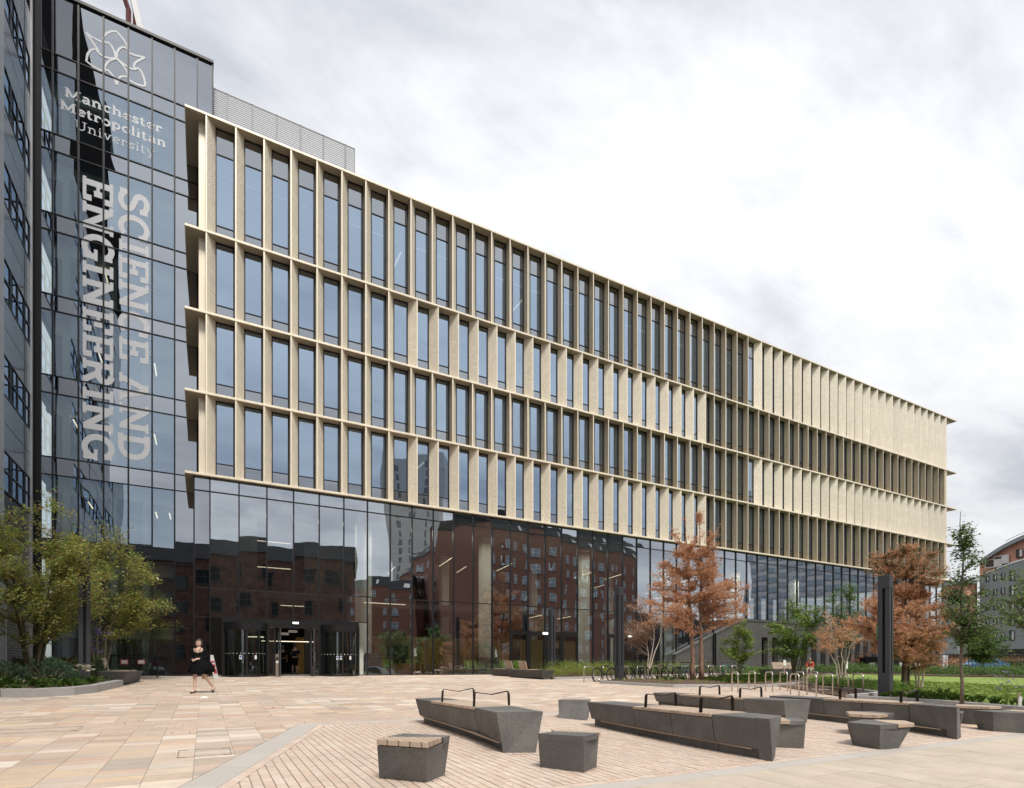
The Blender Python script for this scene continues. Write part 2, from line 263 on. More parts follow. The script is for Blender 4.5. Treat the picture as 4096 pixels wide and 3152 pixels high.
# ------------------------------------------------------------------ helpers
def g(Y): return .0245 * min(max(Y, -25), 33)
class MB:
    def __init__(s): s.v = []; s.f = []; s.mi = []; s.uv = []
    def poly(s, pts, mi=0, uv=None):
        b = len(s.v); s.v += [tuple(p) for p in pts]; s.f.append(tuple(range(b, b + len(pts)))); s.mi.append(mi); s.uv.append(uv)
    def box(s, x0, y0, z0, x1, y1, z1, mi=0):
        b = len(s.v)
        s.v += [(x0, y0, z0), (x1, y0, z0), (x1, y1, z0), (x0, y1, z0), (x0, y0, z1), (x1, y0, z1), (x1, y1, z1), (x0, y1, z1)]
        for q in ((0, 3, 2, 1), (4, 5, 6, 7), (0, 1, 5, 4), (1, 2, 6, 5), (2, 3, 7, 6), (3, 0, 4, 7)): s.f.append(tuple(b + i for i in q)); s.mi.append(mi); s.uv.append(None)
        return s
    def prism(s, bot, top, mi=0):
        """bot, top: equally long lists of 3D points, counter-clockwise seen from above"""
        n = len(bot); b = len(s.v); s.v += [tuple(p) for p in bot] + [tuple(p) for p in top]
        s.f.append(tuple(b + n - 1 - i for i in range(n))); s.f.append(tuple(b + n + i for i in range(n)))
        s.mi += [mi, mi]; s.uv += [None, None]
        for i in range(n):
            j = (i + 1) % n; s.f.append((b + i, b + j, b + n + j, b + n + i)); s.mi.append(mi); s.uv.append(None)
        return s
    def tube(s, pts, rad, n=6, cap=True, mi=0):
        P = [Vector(p) for p in pts]
        if not isinstance(rad, (list, tuple)): rad = [rad] * len(P)
        b = len(s.v); up = None
        for i, p in enumerate(P):
            d = (P[min(i + 1, len(P) - 1)] - P[max(i - 1, 0)])
            if d.length < 1e-9: d = Vector((0, 0, 1))
            d.normalize()
            if up is None: up = Vector((0, 0, 1)) if abs(d.z) < .9 else Vector((1, 0, 0))
            a = d.cross(up)
            if a.length < 1e-4: a = d.cross(Vector((0, 1, 0)))
            a.normalize(); c = a.cross(d); up = c
            for k in range(n):
                t = 2 * math.pi * k / n; s.v.append(tuple(p + (a * math.cos(t) + c * math.sin(t)) * rad[i]))
        for i in range(len(P) - 1):
            for k in range(n):
                k2 = (k + 1) % n; s.f.append((b + i * n + k, b + i * n + k2, b + (i + 1) * n + k2, b + (i + 1) * n + k)); s.mi.append(mi); s.uv.append(None)
        if cap:
            s.f.append(tuple(b + n - 1 - k for k in range(n))); e = b + (len(P) - 1) * n; s.f.append(tuple(e + k for k in range(n))); s.mi += [mi, mi]; s.uv += [None, None]
        return s
    def loft(s, rings, cap=True):
        """rings: lists of equally many points"""
        b = len(s.v); n = len(rings[0])
        for r in rings: s.v += [tuple(p) for p in r]
        for i in range(len(rings) - 1):
            for k in range(n):
                k2 = (k + 1) % n; s.f.append((b + i * n + k, b + i * n + k2, b + (i + 1) * n + k2, b + (i + 1) * n + k)); s.mi.append(0); s.uv.append(None)
        if cap:
            s.f.append(tuple(b + n - 1 - k for k in range(n))); e = b + (len(rings) - 1) * n; s.f.append(tuple(e + k for k in range(n))); s.mi += [0, 0]; s.uv += [None, None]
        return s
    def mesh(s, name, mats, smooth=False, bevel=0):
        m = bpy.data.meshes.new(name); m.from_pydata(s.v, [], s.f)
        for x in (mats if isinstance(mats, (list, tuple)) else [mats]): m.materials.append(x)
        if any(s.mi): m.polygons.foreach_set('material_index', s.mi)
        if any(u is not None for u in s.uv):
            ul = m.uv_layers.new(name='UV'); k = 0; d = ul.data
            for f, u in zip(s.f, s.uv):
                for j in range(len(f)):
                    if u is not None: d[k].uv = u[j]
                    k += 1
        if bevel:
            bm = bmesh.new(); bm.from_mesh(m); bmesh.ops.bevel(bm, geom=bm.edges[:], offset=bevel, segments=1, affect='EDGES', profile=.5); bm.to_mesh(m); bm.free()
        if smooth: m.polygons.foreach_set('use_smooth', [True] * len(m.polygons))
        m.update(); return m
KIDS = {}
def link(name, data, parent=None, loc=(0, 0, 0), rot=(0, 0, 0), kind=None, label=None, sc=None):
    o = bpy.data.objects.new(name, data); COL.objects.link(o); o.location = loc; o.rotation_euler = rot
    if sc: o.scale = sc
    if parent is not None:
        o.parent = parent; KIDS.setdefault(parent.name, []).append(o)
        if parent.get('_w'): o.matrix_parent_inverse = Matrix.Translation(-Vector(parent['_w']))
    if kind: o['kind'] = kind
    if label: o['label'] = label
    return o
def part(name, mb, mats, parent, smooth=False, bevel=0, **k): return link(name, mb.mesh(name, mats, smooth, bevel), parent, **k)
def thing(name, label, cat, loc=(0, 0, 0), rz=0, group=None, world=False):
    """world=True: the parts are given in world coordinates"""
    o = bpy.data.objects.new(name, None); COL.objects.link(o); o.location = loc; o.rotation_euler = (0, 0, rz); o.empty_display_size = .2
    o['label'] = label; o['category'] = cat
    if group: o['group'] = group
    if world: o['_w'] = tuple(float(x) for x in loc)
    return o
def tag(o, label, cat, group=None, kind=None):
    o['label'] = label; o['category'] = cat
    if group: o['group'] = group
    if kind: o['kind'] = kind
    return o
def dup(o, loc=None, rz=None, label=None, parent=None, group=None):
    c = o.copy(); COL.objects.link(c)
    if parent is not None: c.parent = parent; c.matrix_parent_inverse = o.matrix_parent_inverse; KIDS.setdefault(parent.name, []).append(c)
    for ch in KIDS.get(o.name, ()): dup(ch, parent=c)
    if loc is not None: c.location = loc
    if rz is not None: c.rotation_euler = (0, 0, rz)
    if label: c['label'] = label
    if group: c['group'] = group
    return c
def box(x0, y0, z0, x1, y1, z1): return MB().box(x0, y0, z0, x1, y1, z1)
# ------------------------------------------------------------------ ground
def sheet(poly, up, kind_name, m, zf=None):
    """flat-ish polygon that follows the slope of the ground; split into strips in Y so it stays on it"""
    mb = MB(); mb.poly([(x, y, g(y) + up) for x, y in poly]); return mb.mesh(kind_name, m)
mb = MB(); ys = [-400, -25, -10, 0, 12, 24, 33, 60, 900]
for a, b in zip(ys, ys[1:]): mb.poly([(-500, a, g(a) - .06), (900, a, g(a) - .06), (900, b, g(b) - .06), (-500, b, g(b) - .06)])
gr_o = link('ground', mb.mesh('ground', asphalt), kind='structure')

def clip(poly, planes):
    """convex clip; plane = (a, b, c): keep a*x + b*y <= c"""
    for a, b, c in planes:
        o = []
        for i in range(len(poly)):
            p, q = poly[i], poly[(i + 1) % len(poly)]
            dp = a * p[0] + b * p[1] - c; dq = a * q[0] + b * q[1] - c
            if dp <= 0: o.append(p)
            if dp * dq < 0: t = dp / (dp - dq); o.append((p[0] + (q[0] - p[0]) * t, p[1] + (q[1] - p[1]) * t))
        poly = o
        if len(poly) < 3: return []
    return poly
def area(p): return abs(sum(p[i][0] * p[(i + 1) % len(p)][1] - p[(i + 1) % len(p)][0] * p[i][1] for i in range(len(p)))) / 2
SY, CY = math.sin(YAW), math.cos(YAW)
def pix(X, Y, Z):
    d = X * SY + Y * CY; return (2048 + 2270 * (X * CY - Y * SY) / d, 2668 - 2270 * (Z - EYE) / d, d) if d > .5 else (-1e5, 0, d)
def inview(X, Y, m=60):
    x, y, d = pix(X, Y, g(Y)); return d > .5 and -m < x < 4096 + m and y < 3152 + m
def lay(pieces, bed, nm, m, limit=300, proud=.0015, stuff_name=None):
    """pieces: plan polygons; the ones that show largest become single objects, the rest one joined part"""
    sc = []
    for p in pieces:
        cx = sum(q[0] for q in p) / len(p); cy = sum(q[1] for q in p) / len(p)
        a = area(p)
        if inview(cx, cy): d = pix(cx, cy, g(cy))[2]; sc.append((a / d ** 3, p))
        elif inview(cx, cy, 900): sc.append((0, p))
    sc.sort(key=lambda t: -t[0]); rest = MB()
    for k, (s_, p) in enumerate(sc):
        z = rnd.uniform(0, proud)
        if area([p[0]] + p[1:]) < 1e-4: continue
        if sum((p[i][0] * p[(i + 1) % len(p)][1] - p[(i + 1) % len(p)][0] * p[i][1]) for i in range(len(p))) < 0: p = p[::-1]
        one = MB() if (k < limit and s_ > 0) else rest
        one.prism([(x, y, g(y) - .03) for x, y in p], [(x, y, g(y) + z) for x, y in p])
        if one is not rest: part(nm, one, m, bed)
    if rest.v: part(stuff_name or nm + 's', rest, m, bed, kind='stuff')

# the limits of the clay brick field: a diagonal granite strip on the left, a straight one behind and in front
P0, P1 = (.10, 5.94), (1.78, 10.42)                         # inner line of the diagonal strip
dx, dy = P1[0] - P0[0], P1[1] - P0[1]; L_ = math.hypot(dx, dy); nx, ny = dy / L_, -dx / L_        # towards the bricks
cin = nx * P0[0] + ny * P0[1]
DIAG_IN = (-nx, -ny, -(cin + .125)); DIAG_OUT = (nx, ny, cin - .36)
FRONT = 4.52; STRIP = .24; BACK = 10.42
bb = thing('brick_paving', 'field of buff clay bricks laid in long courses with gritty dark joints round the seats', 'paving', world=True); bb['kind'] = 'structure'
def bedsheet(pts, up, name, m, parent):
    mbb = MB(); mbb.poly([(x, y, g(y) + up) for x, y in pts]); return part(name, mbb, m, parent)
bedsheet([(-2.0, 0), (40, 0), (40, 17.5), (13.2, 17.5), (13.2, 10.6), (1.6, 10.6)], -.007, 'joint_bed', joint, bb)
pcs = []
def course_field(x0, x1, y0, y1, cw, lens, gx, gy, planes, along='Y'):
    o = []; x = x0
    while x < x1:
        y = y0 - rnd.random() * .3
        while y < y1:
            l = rnd.choice(lens)
            p = [(x + gx / 2, y + gy / 2), (x + cw - gx / 2, y + gy / 2), (x + cw - gx / 2, y + l - gy / 2), (x + gx / 2, y + l - gy / 2)]
            if along == 'X': p = [(a[1], a[0]) for a in p][::-1]
            p = clip(p, planes)
            if p and area(p) > .0012: o.append(p)
            y += l
        x += cw
    return o
sol = course_field(0.2, 12.4, FRONT + .11, BACK - .11, .1, (.2, .22, .24, .26), .011, .0065, [DIAG_IN, (0, 1, BACK - .115), (0, -1, -(FRONT + .115))])
# soldier rows along the edges
hd = []
y = FRONT
x = -.4
while x < 12.4:
    p = clip([(x + .002, FRONT + .004), (x + .218, FRONT + .004), (x + .218, FRONT + .106), (x + .002, FRONT + .106)], [(-nx, -ny, -(cin + .005))])
    if p: hd.append(p)
    p = clip([(x + .002, BACK - .106), (x + .218, BACK - .106), (x + .218, BACK - .004), (x + .002, BACK - .004)], [(-nx, -ny, -(cin + .005))])
    if p: hd.append(p)
    x += .22
t = -3.5
ux, uy = dx / L_, dy / L_
while t < L_ - .1:
    a = (P0[0] + ux * t + nx * .006, P0[1] + uy * t + ny * .006); q = .218
    p = clip([a, (a[0] + nx * .112, a[1] + ny * .112), (a[0] + nx * .112 + ux * q, a[1] + ny * .112 + uy * q), (a[0] + ux * q, a[1] + uy * q)], [(0, -1, -(FRONT + .11)), (0, 1, BACK - .11)])
    if p: hd.append(p)
    t += .222
sol2 = course_field(13.2, 24.5, 10.6, 17.2, .1, (.2, .22, .24), .009, .006, [(-1, 0, -13.2)])
lay(sol + hd + sol2, bb, 'brick', brick_pav, 300, .003, 'bricks')
# granite strips
gs = thing('granite_edging', 'pale granite strip edging the brick paving', 'kerb', world=True); gs['kind'] = 'structure'
gp = []; x = -1.5
while x < 40:
    l = .9
    gp.append([(x + .002, FRONT - STRIP), (x + l - .002, FRONT - STRIP), (x + l - .002, FRONT), (x + .002, FRONT)]); x += l
x = 1.2
while x < 13:
    p = clip([(x + .002, BACK), (x + .898, BACK), (x + .898, BACK + .21), (x + .002, BACK + .21)], [(-nx, -ny, -(cin - .003))])
    if p: gp.append(p)
    x += .9
t = -6.2
while t < L_ + .6:
    a = (P0[0] + ux * t, P0[1] + uy * t); q = .896
    p = clip([(a[0] - nx * .352, a[1] - ny * .352), a, (a[0] + ux * q, a[1] + uy * q), (a[0] - nx * .352 + ux * q, a[1] - ny * .352 + uy * q)], [(0, -1, -FRONT), (0, 1, BACK + .21)] if t > -1 else [(0, -1, -FRONT)])
    if p: gp.append(p)
    t += .9
lay(gp, gs, 'granite_slab', granite, 200, .001)
# pale slabs in front
pv = thing('pavement', 'pale buff sandstone slabs laid in broken courses in the near right corner', 'paving', world=True); pv['kind'] = 'structure'
bedsheet([(-6, 0.5), (40, .5), (40, FRONT), (-6, FRONT)], -.0035, 'joint_bed', mortar, pv)
ps = []; x = -1.0
while x < 26:
    y = FRONT - STRIP - .004; first = rnd.uniform(.25, .8)
    while y > .8:
        l = first if first else rnd.choice((.55, .7, .85, .6)); first = None
        ps.append([(x + .0025, y - l + .0025), (x + .4675, y - l + .0025), (x + .4675, y - .0025), (x + .0025, y - .0025)]); y -= l
    x += .47
lay(ps, pv, 'paving_slab', pale_slab, 300, .002)
# sandstone square
sq = thing('plaza_paving', 'broad square paved with banded honey and buff sandstone slabs in courses', 'paving', world=True); sq['kind'] = 'structure'
mbb = MB()
for a, b in ((-2, 10), (10, 20), (20, 33.4)): mbb.poly([(-14, a, g(a) - .0045 - (.006 if a < 11 else 0)), (60, a, g(a) - .0045 - (.006 if a < 11 else 0)), (60, b, g(b) - .0045), (-14, b, g(b) - .0045)])
part('joint_bed', mbb, mortar, sq)
BANDS = [(10.63, 12.1), (16.4, 17.85), (22.2, 23.6), (28.0, 29.3)]
def inband(y0, y1): return any(y0 < b and y1 > a for a, b in BANDS)
ss = []; bs = []
CWS = .43; x = -13
k = 0
while x < 44:
    cw = CWS
    segs = [(1.0, 10.62)] + [(BANDS[i][1], (BANDS[i + 1][0] if i + 1 < len(BANDS) else 33.2)) for i in range(len(BANDS))]
    for y0, y1 in segs:
        y = y0
        while y < y1 - .02:
            l = rnd.choice((.14, .2, .26, .33, .42, .3, .18)); l = min(l, y1 - y)
            if y1 - y - l < .1: l = y1 - y
            p = [(x + .0025, y + .0035), (x + cw - .0025, y + .0035), (x + cw - .0025, y + l - .0035), (x + .0025, y + l - .0035)]
            yc = y + l / 2
            if yc < 10.63:
                if x < 3: p = clip(p, [DIAG_OUT])
                elif x < 12.5: p = []
                elif y < FRONT: p = []
            if x > 13.2 and 10.6 < yc < 17.2 and x < 24.4: p = []
            if p and area(p) > .004 and not (x > 26 and yc < 22): ss.append(p)
            y += l
    for a, b in BANDS:
        for r in range(int((b - a) / .24)):
            yy = a + r * .243
            for h_ in (0, 1):
                xo = x + h_ * .215 + (r % 2) * .1
                if xo > 13.2 and 10.6 < yy < 17.2 and xo < 24.4: continue
                p = [(xo + .0015, yy + .0015), (xo + .2135, yy + .0015), (xo + .2135, yy + .2415), (xo + .0015, yy + .2415)]
                if yy < 10.7: p = [(q[0], max(q[1], 10.634)) for q in p]
                if p and area(p) > .004: bs.append(p)
    x += cw
lay(ss, sq, 'paving_stone', sandstone, 300, .0015, 'paving_stones')
lay(bs, sq, 'band_stone', band_stone, 100, .001, 'band_stones')
# recessed access covers let into the slabs, dark steel rims
for cx, cy, wx, wy, lab in ((.01, 8.08, .58, .57, 'slim dark steel rim of a slab filled cover nearest the diagonal strip'), (2.68, 15.5, .64, .70, 'rectangular rim of a recessed cover in the middle of the square'), (-2.3, 11.35, 1.1, .55, 'recessed cover with dark corner keyholes at the left edge of the square')):
    mb = MB(); z = g(cy) + .0022
    for a in ((-wx, -wy, wx, -wy + .012), (-wx, wy - .012, wx, wy), (-wx, -wy, -wx + .012, wy), (wx - .012, -wy, wx, wy)):
        mb.prism([(cx + a[0] / 2, cy + a[1] / 2, g(cy + a[1] / 2) - .01), (cx + a[2] / 2, cy + a[1] / 2, g(cy + a[1] / 2) - .01), (cx + a[2] / 2, cy + a[3] / 2, g(cy + a[3] / 2) - .01), (cx + a[0] / 2, cy + a[3] / 2, g(cy + a[3] / 2) - .01)],
                 [(cx + a[0] / 2, cy + a[1] / 2, g(cy + a[1] / 2) + .003), (cx + a[2] / 2, cy + a[1] / 2, g(cy + a[1] / 2) + .003), (cx + a[2] / 2, cy + a[3] / 2, g(cy + a[3] / 2) + .003), (cx + a[0] / 2, cy + a[3] / 2, g(cy + a[3] / 2) + .003)])
    for sx, sy in ((-1, -1), (1, 1), (-1, 1), (1, -1)):
        q = (cx + sx * (wx / 2 - .05), cy + sy * (wy / 2 - .02)); mb.box(q[0] - .045, q[1] - .008, g(q[1]) - .01, q[0] + .045, q[1] + .008, g(q[1]) + .003)
    tag(link('access_cover', mb.mesh('access_cover', black)), lab, 'manhole cover')
# ------------------------------------------------------------------ planting beds, lawn, kerbs
def bed(name, poly, up, m, label=None):
    mb = MB(); c = (sum(p[0] for p in poly) / len(poly), sum(p[1] for p in poly) / len(poly))
    bm = bmesh.new(); vs_ = [bm.verts.new((x, y, g(y) + up)) for x, y in poly]; f = bm.faces.new(vs_)
    bmesh.ops.triangulate(bm, faces=[f])
    for _ in range(4): bmesh.ops.subdivide_edges(bm, edges=[e for e in bm.edges if e.calc_length() > .7], cuts=1)
    bmesh.ops.triangulate(bm, faces=bm.faces[:])
    for v in bm.verts:
        v.co.z = g(v.co.y) + up
        if not v.is_boundary: v.co.z += .03 * math.sin(v.co.x * 1.9) * math.cos(v.co.y * 1.3)
    bm.normal_update()
    if sum(f.normal.z for f in bm.faces) < 0: bmesh.ops.reverse_faces(bm, faces=bm.faces[:])
    me = bpy.data.meshes.new(name); bm.to_mesh(me); bm.free(); me.materials.append(m)
    return link(name, me, kind='structure')
bed('planting_bed', [(-14, 19.4), (-4.6, 19.35), (-4.0, 19.2), (-3.3, 19.8), (-2.95, 20.8), (-2.62, 24.2), (-2.9, 28.5), (-3.2, 32.8), (-14, 32.8)], .19, soil)
bed('planting_bed', [(16.1, 21.15), (17.05, 17.5), (18.4, 17.3), (21.3, 16.3), (24, 17.05), (27, 18.2), (31, 20.5), (31, 24.3), (26, 23.3), (18.6, 22.1)], .11, soil)
bed('planting_bed', [(16.1, 25.2), (20.6, 26.1), (33, 29.2), (33, 30.4), (19, 30.4), (16.3, 27.5)], .11, soil)
bed('planting_bed', [(17.9, 10.5), (18.45, 8.4), (18.1, 6.3), (17.4, 3.4), (60, 3.4), (60, 31), (33.2, 31), (31.2, 24.4), (31.2, 20.6), (27, 17.9), (24.6, 16.8), (22.6, 13.6), (20.9, 11.2)], .015, soil)
bed('lawn', [(20.2, 9.7), (19.6, 7.6), (19.2, 5.6), (19.2, 3.5), (59, 3.5), (59, 13), (47, 20.5), (45, 27), (34, 24), (27.5, 18.4), (23.8, 12.5)], .06, lawn_m)
bed('lawn', [(24.4, 17.2), (31, 20.2), (33, 24.5), (40, 28), (32.9, 28.6), (30.8, 26.4), (30.8, 21.0), (26.5, 18.5)], .10, lawn_m)
def kerb(label, pts, h, wdt, m, step=.9):
    t = thing('kerb', label, 'kerb', (pts[0][0], pts[0][1], g(pts[0][1])), world=True); n = 0
    for a, b in zip(pts, pts[1:]):
        l = math.dist(a, b); k = max(1, round(l / step)); u = ((b[0] - a[0]) / l, (b[1] - a[1]) / l); nn = (-u[1] * wdt, u[0] * wdt)
        for i in range(k):
            s0, s1 = l * i / k + .003, l * (i + 1) / k - .003
            q = [(a[0] + u[0] * s0, a[1] + u[1] * s0), (a[0] + u[0] * s1, a[1] + u[1] * s1)]; q += [(q[1][0] + nn[0], q[1][1] + nn[1]), (q[0][0] + nn[0], q[0][1] + nn[1])]
            part('kerb_stone', MB().prism([(x, y, g(y) - .05) for x, y in q], [(x, y, g(y) + h) for x, y in q]), m, t, bevel=.008)
    return t
kerb('speckled granite kerb round the left planting bed', [(-11, 19.25), (-4.64, 19.25), (-3.91, 19.08), (-3.18, 19.72), (-2.81, 20.7), (-2.50, 24.05)], .23, .24, granite_g, 1.6)
kerb('grey granite kerb round the island bed with the rusty pine', [(16.06, 21.15), (17.03, 17.4), (18.4, 17.2), (21.3, 16.2), (24.1, 17.0), (27, 18.1)], .115, .2, granite_g)
kerb('grey granite kerb along the shrub bed behind the bicycles', [(16.2, 25.08), (20.6, 26.0), (33, 29.1)], .115, .2, granite_g)
kerb('granite kerb at the lawn corner behind the last seats', [(22.6, 13.5), (20.9, 11.2), (17.82, 10.5), (18.37, 8.3), (18.0, 6.3), (17.3, 3.4)][::-1], .14, .2, granite_g)
# ------------------------------------------------------------------ the gold-fronted building
BAY = 1.306; NB = 55; X0 = .07; YF = 31.7; YW = 32.2; YG = 32.0
bl = thing('university_building', 'long four storey building with gold perforated fins above a tall glazed ground floor', 'building', (35, YF, .81), world=True)
LED = [28.55, 22.79, 18.78, 14.81, 10.80]
for i, z in enumerate(LED):
    mb = MB(); th = .12
    mb.box(-.83, YF, z - th, 73.2, 35.28 if i < 4 else 35.28, z)
    part('ledge', mb, gold, bl, bevel=.012)
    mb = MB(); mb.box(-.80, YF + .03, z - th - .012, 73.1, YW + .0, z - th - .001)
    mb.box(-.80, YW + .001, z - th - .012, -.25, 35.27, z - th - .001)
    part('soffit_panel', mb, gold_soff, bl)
# fins: a wedge with a plain narrow nose, a cheek with its shade in the colour and a splayed punched cheek
def fin_mesh(kind, z0, z1):
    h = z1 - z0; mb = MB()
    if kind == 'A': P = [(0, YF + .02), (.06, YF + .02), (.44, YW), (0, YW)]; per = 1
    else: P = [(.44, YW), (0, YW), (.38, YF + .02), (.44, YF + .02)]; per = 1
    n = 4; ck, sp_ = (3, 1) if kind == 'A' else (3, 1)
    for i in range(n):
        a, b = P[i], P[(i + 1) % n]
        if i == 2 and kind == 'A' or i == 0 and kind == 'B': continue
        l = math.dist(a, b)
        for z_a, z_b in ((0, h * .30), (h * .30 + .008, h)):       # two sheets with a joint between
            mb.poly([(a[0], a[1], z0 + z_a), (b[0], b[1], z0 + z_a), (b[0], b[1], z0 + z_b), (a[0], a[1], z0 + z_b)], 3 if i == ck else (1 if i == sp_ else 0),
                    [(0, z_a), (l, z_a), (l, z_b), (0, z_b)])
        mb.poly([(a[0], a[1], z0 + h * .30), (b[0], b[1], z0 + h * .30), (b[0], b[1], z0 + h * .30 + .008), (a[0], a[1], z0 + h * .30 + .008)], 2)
    return mb.mesh('fin', [gold, gold_perf, gold_soff, gold_cheek_shaded])
def frame_mesh(z0, z1, lines):
    mb = MB(); a, b = .44, BAY; f = .055
    mb.box(a, YW - .01, z0, a + f, YW + .09, z1); mb.box(b - f - .01, YW - .01, z0, b, YW + .09, z1)
    for z in lines: mb.box(a + f, YW - .008, z - .02, b - f - .01, YW + .08, z + .02)
    return mb.mesh('window', mesh_grey)
def pane_mesh(name, z0, z1, m, y):
    mb = MB(); mb.poly([(.49, y, z0), (BAY - .06, y, z0), (BAY - .06, y, z1), (.49, y, z1)]); return mb.mesh(name, m)
for r in range(4):
    zt = LED[r] - .135; zb = LED[r + 1] + .002
    fa, fb = fin_mesh('A', zb, zt), fin_mesh('B', zb, zt)
    sill = zb + .72; head = zt - 1.30 if r == 0 else None
    lines = [sill] + ([head] if head else []) + [zt - .03, zb + .03]
    fr = frame_mesh(zb, zt, lines)
    p_lo = pane_mesh('spandrel_panel', zb + .04, sill - .02, spandrel, YW + .03)
    p_mid = pane_mesh('pane', sill + .02, (head - .02 if head else zt - .05), win_glass, YW + .035)
    p_hi = pane_mesh('spandrel_panel', head + .02, zt - .05, spandrel, YW + .03) if head else None
    for k in range(NB):
        x = X0 + BAY * k
        B = (k >= 31) if r in (0, 2) else (8 <= k <= 26)
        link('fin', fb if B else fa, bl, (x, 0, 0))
        if k == NB - 1: continue
        wv = link('window', fr, bl, (x, 0, 0))
        for nm, me in (('spandrel_panel', p_lo), ('pane', p_mid), ('spandrel_panel', p_hi)):
            if me: link(nm, me, wv)
# left return, right end wall, roof
mb = MB(); mb.box(-.23, YW, 10.82, .06, YW + .06, 28.4); part('corner_panel', mb, gold, bl)
mb = MB(); mb.box(-.23, YW + .06, 10.82, -.17, 35.28, 28.4); part('return_wall', mb, black, bl)
mb = MB(); mb.box(70.95, YW - .45, 10.82, 71.1, 47, 28.4); part('end_wall', mb, gold, bl)
mb = MB(); mb.box(.45, 35.3, 28.0, 71.1, 47, 28.42); part('roof', mb, sheet_grey, bl)
# floors and rooms behind the gold front
mb = MB()
for z in LED[1:]: mb.box(-.1, YW + .12, z - .25, 70.9, 46.8, z + .05)
part('floor_slab', mb, floor_in, bl)
mb = MB(); mb.box(-.1, 41.0, 10.9, 70.9, 41.2, 28.0)
part('rear_room_wall', mb, wall_in, bl)
mb = MB()
for k in range(0, 55, 4): mb.box(X0 + k * BAY + .1, YW + .3, 10.9, X0 + k * BAY + .25, 41, 28.0)
part('partition_walls', mb, wall_in, bl, kind='stuff')
for (x, z, l) in ((10.5, 26.5, 1.6), (19.2, 26.5, 1.8), (24.0, 14.0, 1.5), (12.0, 14.0, 1.2), (33.0, 17.9, 1.5), (28, 22.0, 1.6), (38, 21.9, 1.6), (15.9, 13.9, 1.1)):
    part('strip_light', box(x, 33.6, z, x + .07, 33.6 + l, z + .04), lamp_e, bl)
rn = random.Random(8)
for k in range(34):      # roller blinds drawn part of the way down
    kk = rn.randrange(1, 40); r = rn.randrange(4); x = X0 + BAY * kk; zt = LED[r] - (1.5 if r == 0 else .2); h_ = rn.uniform(.3, 1.9)
    part('roller_blind', box(x + .50, YW + .16, zt - h_, x + BAY - .07, YW + .17, zt), wall_in_l, bl)
rn = random.Random(3)
for k in range(16):      # things pinned to or standing by the panes
    kk = rn.randrange(6, 30); r = rn.randrange(4); x = X0 + BAY * kk + .75; zb = LED[r + 1] + .9
    part('paper', box(x, YW + .12, zb + rn.random() * 1.0, x + rn.uniform(.2, .4), YW + .14, zb + 1.1 + rn.random() * .6), white_p, bl)
# ---- ground floor glazing
GX = [-.43] + [.26 + BAY * i for i in range(55)]
def slope_z(x):                                            # top of the concrete wall in front of the glass
    if x < 31.4: return .81
    if x < 38.4: return 2.28 + (x - 31.4) / 7.0 * (5.12 - 2.28)
    return 5.12
door_zones = [(.26 + BAY * 13, .26 + BAY * 17), (.26 + BAY * 19, .26 + BAY * 22)]
def indoor(x): return any(a - .01 <= x < b - .01 for a, b in door_zones)
mb = MB(); mb.box(-.45, YG - .02, 10.0 + .68, 66, YG + .25, 10.67 + .01); part('head_fascia', mb.box(-.45, YG - .12, 10.64, 70.8, YW, 10.785), mesh_grey, bl)
for i, x in enumerate(GX):
    z0 = slope_z(x) if x > 31.4 else .81
    if 3.35 < x < 5.4: z0 = 3.75
    part('mullion', box(x - .03, YG - .07, z0, x + .03, YG + .09, 10.64), mesh_grey, bl)
def quad(name, pts, m, parent): mb = MB(); mb.poly(pts); return part(name, mb, m, parent)
for i in range(len(GX) - 1):
    a, b = GX[i] + .03, GX[i + 1] - .03
    rows = [(10.02, 10.64), (5.24, 9.98)]
    if b < 8.3: rows += [(3.78, 5.20)]
    elif indoor(a): rows += [(3.62, 5.20)]
    elif a < 31.3: rows += [(.86, 5.20)]
    if b < .9 or (7.3 < a < 8.0): rows += [(.86, 3.74)]
    for z0, z1 in rows:
        opaque = i == 0
        if b > 31.4 and z0 < 5.25:
            za, zb = max(z0, slope_z(a) + .02), max(z0, slope_z(b) + .02)
            if z0 < 1: pts = None
            else: pts = [(a, YG, za), (b, YG, zb), (b, YG, z1), (a, YG, z1)]
        else: pts = [(a, YG, z0), (b, YG, z0), (b, YG, z1), (a, YG, z1)]
        if pts: quad('spandrel_panel' if opaque else 'glass_pane', pts, spandrel_low if opaque else hall_glass, bl)
    if 31.4 < b and a < 38.4:                                # glass that follows the stair
        za, zb = slope_z(a) + .02, slope_z(b) + .02
        if min(za, zb) < 5.15: quad('glass_pane', [(a, YG, za), (b, YG, zb), (b, YG, 5.19), (a, YG, 5.19)], hall_glass, bl)
    for z in [10.0, 5.22] + ([3.76] if b < 8.3 else []): part('transom', box(a, YG - .06, z - .022, b, YG + .07, z + .022), mesh_grey, bl)
# doors in the far glazing
for (a, b) in door_zones:
    part('door_head', box(a, YG - .08, 3.35, b, YG + .1, 3.60), black, bl)
    n = round((b - a) / BAY)
    for i in range(n):
        xa = a + i * BAY
        d = part('glazed_door', MB().box(xa, YG - .08, .82, xa + .16, YG + .06, 3.35).box(xa + BAY - .12, YG - .08, .82, xa + BAY - .001, YG + .06, 3.35).box(xa + .16, YG - .06, .82, xa + BAY - .12, YG + .04, .95), black, bl)
        quad('pane', [(xa + .16, YG, .95), (xa + BAY - .12, YG, .95), (xa + BAY - .12, YG, 3.35), (xa + .16, YG, 3.35)], door_glass, d)
    quad('exit_sign', [((a + b) / 2 - .22, YG - .10, 3.42), ((a + b) / 2 + .18, YG - .10, 3.42), ((a + b) / 2 + .18, YG - .10, 3.56), ((a + b) / 2 - .22, YG - .10, 3.56)], exit_e, bl)
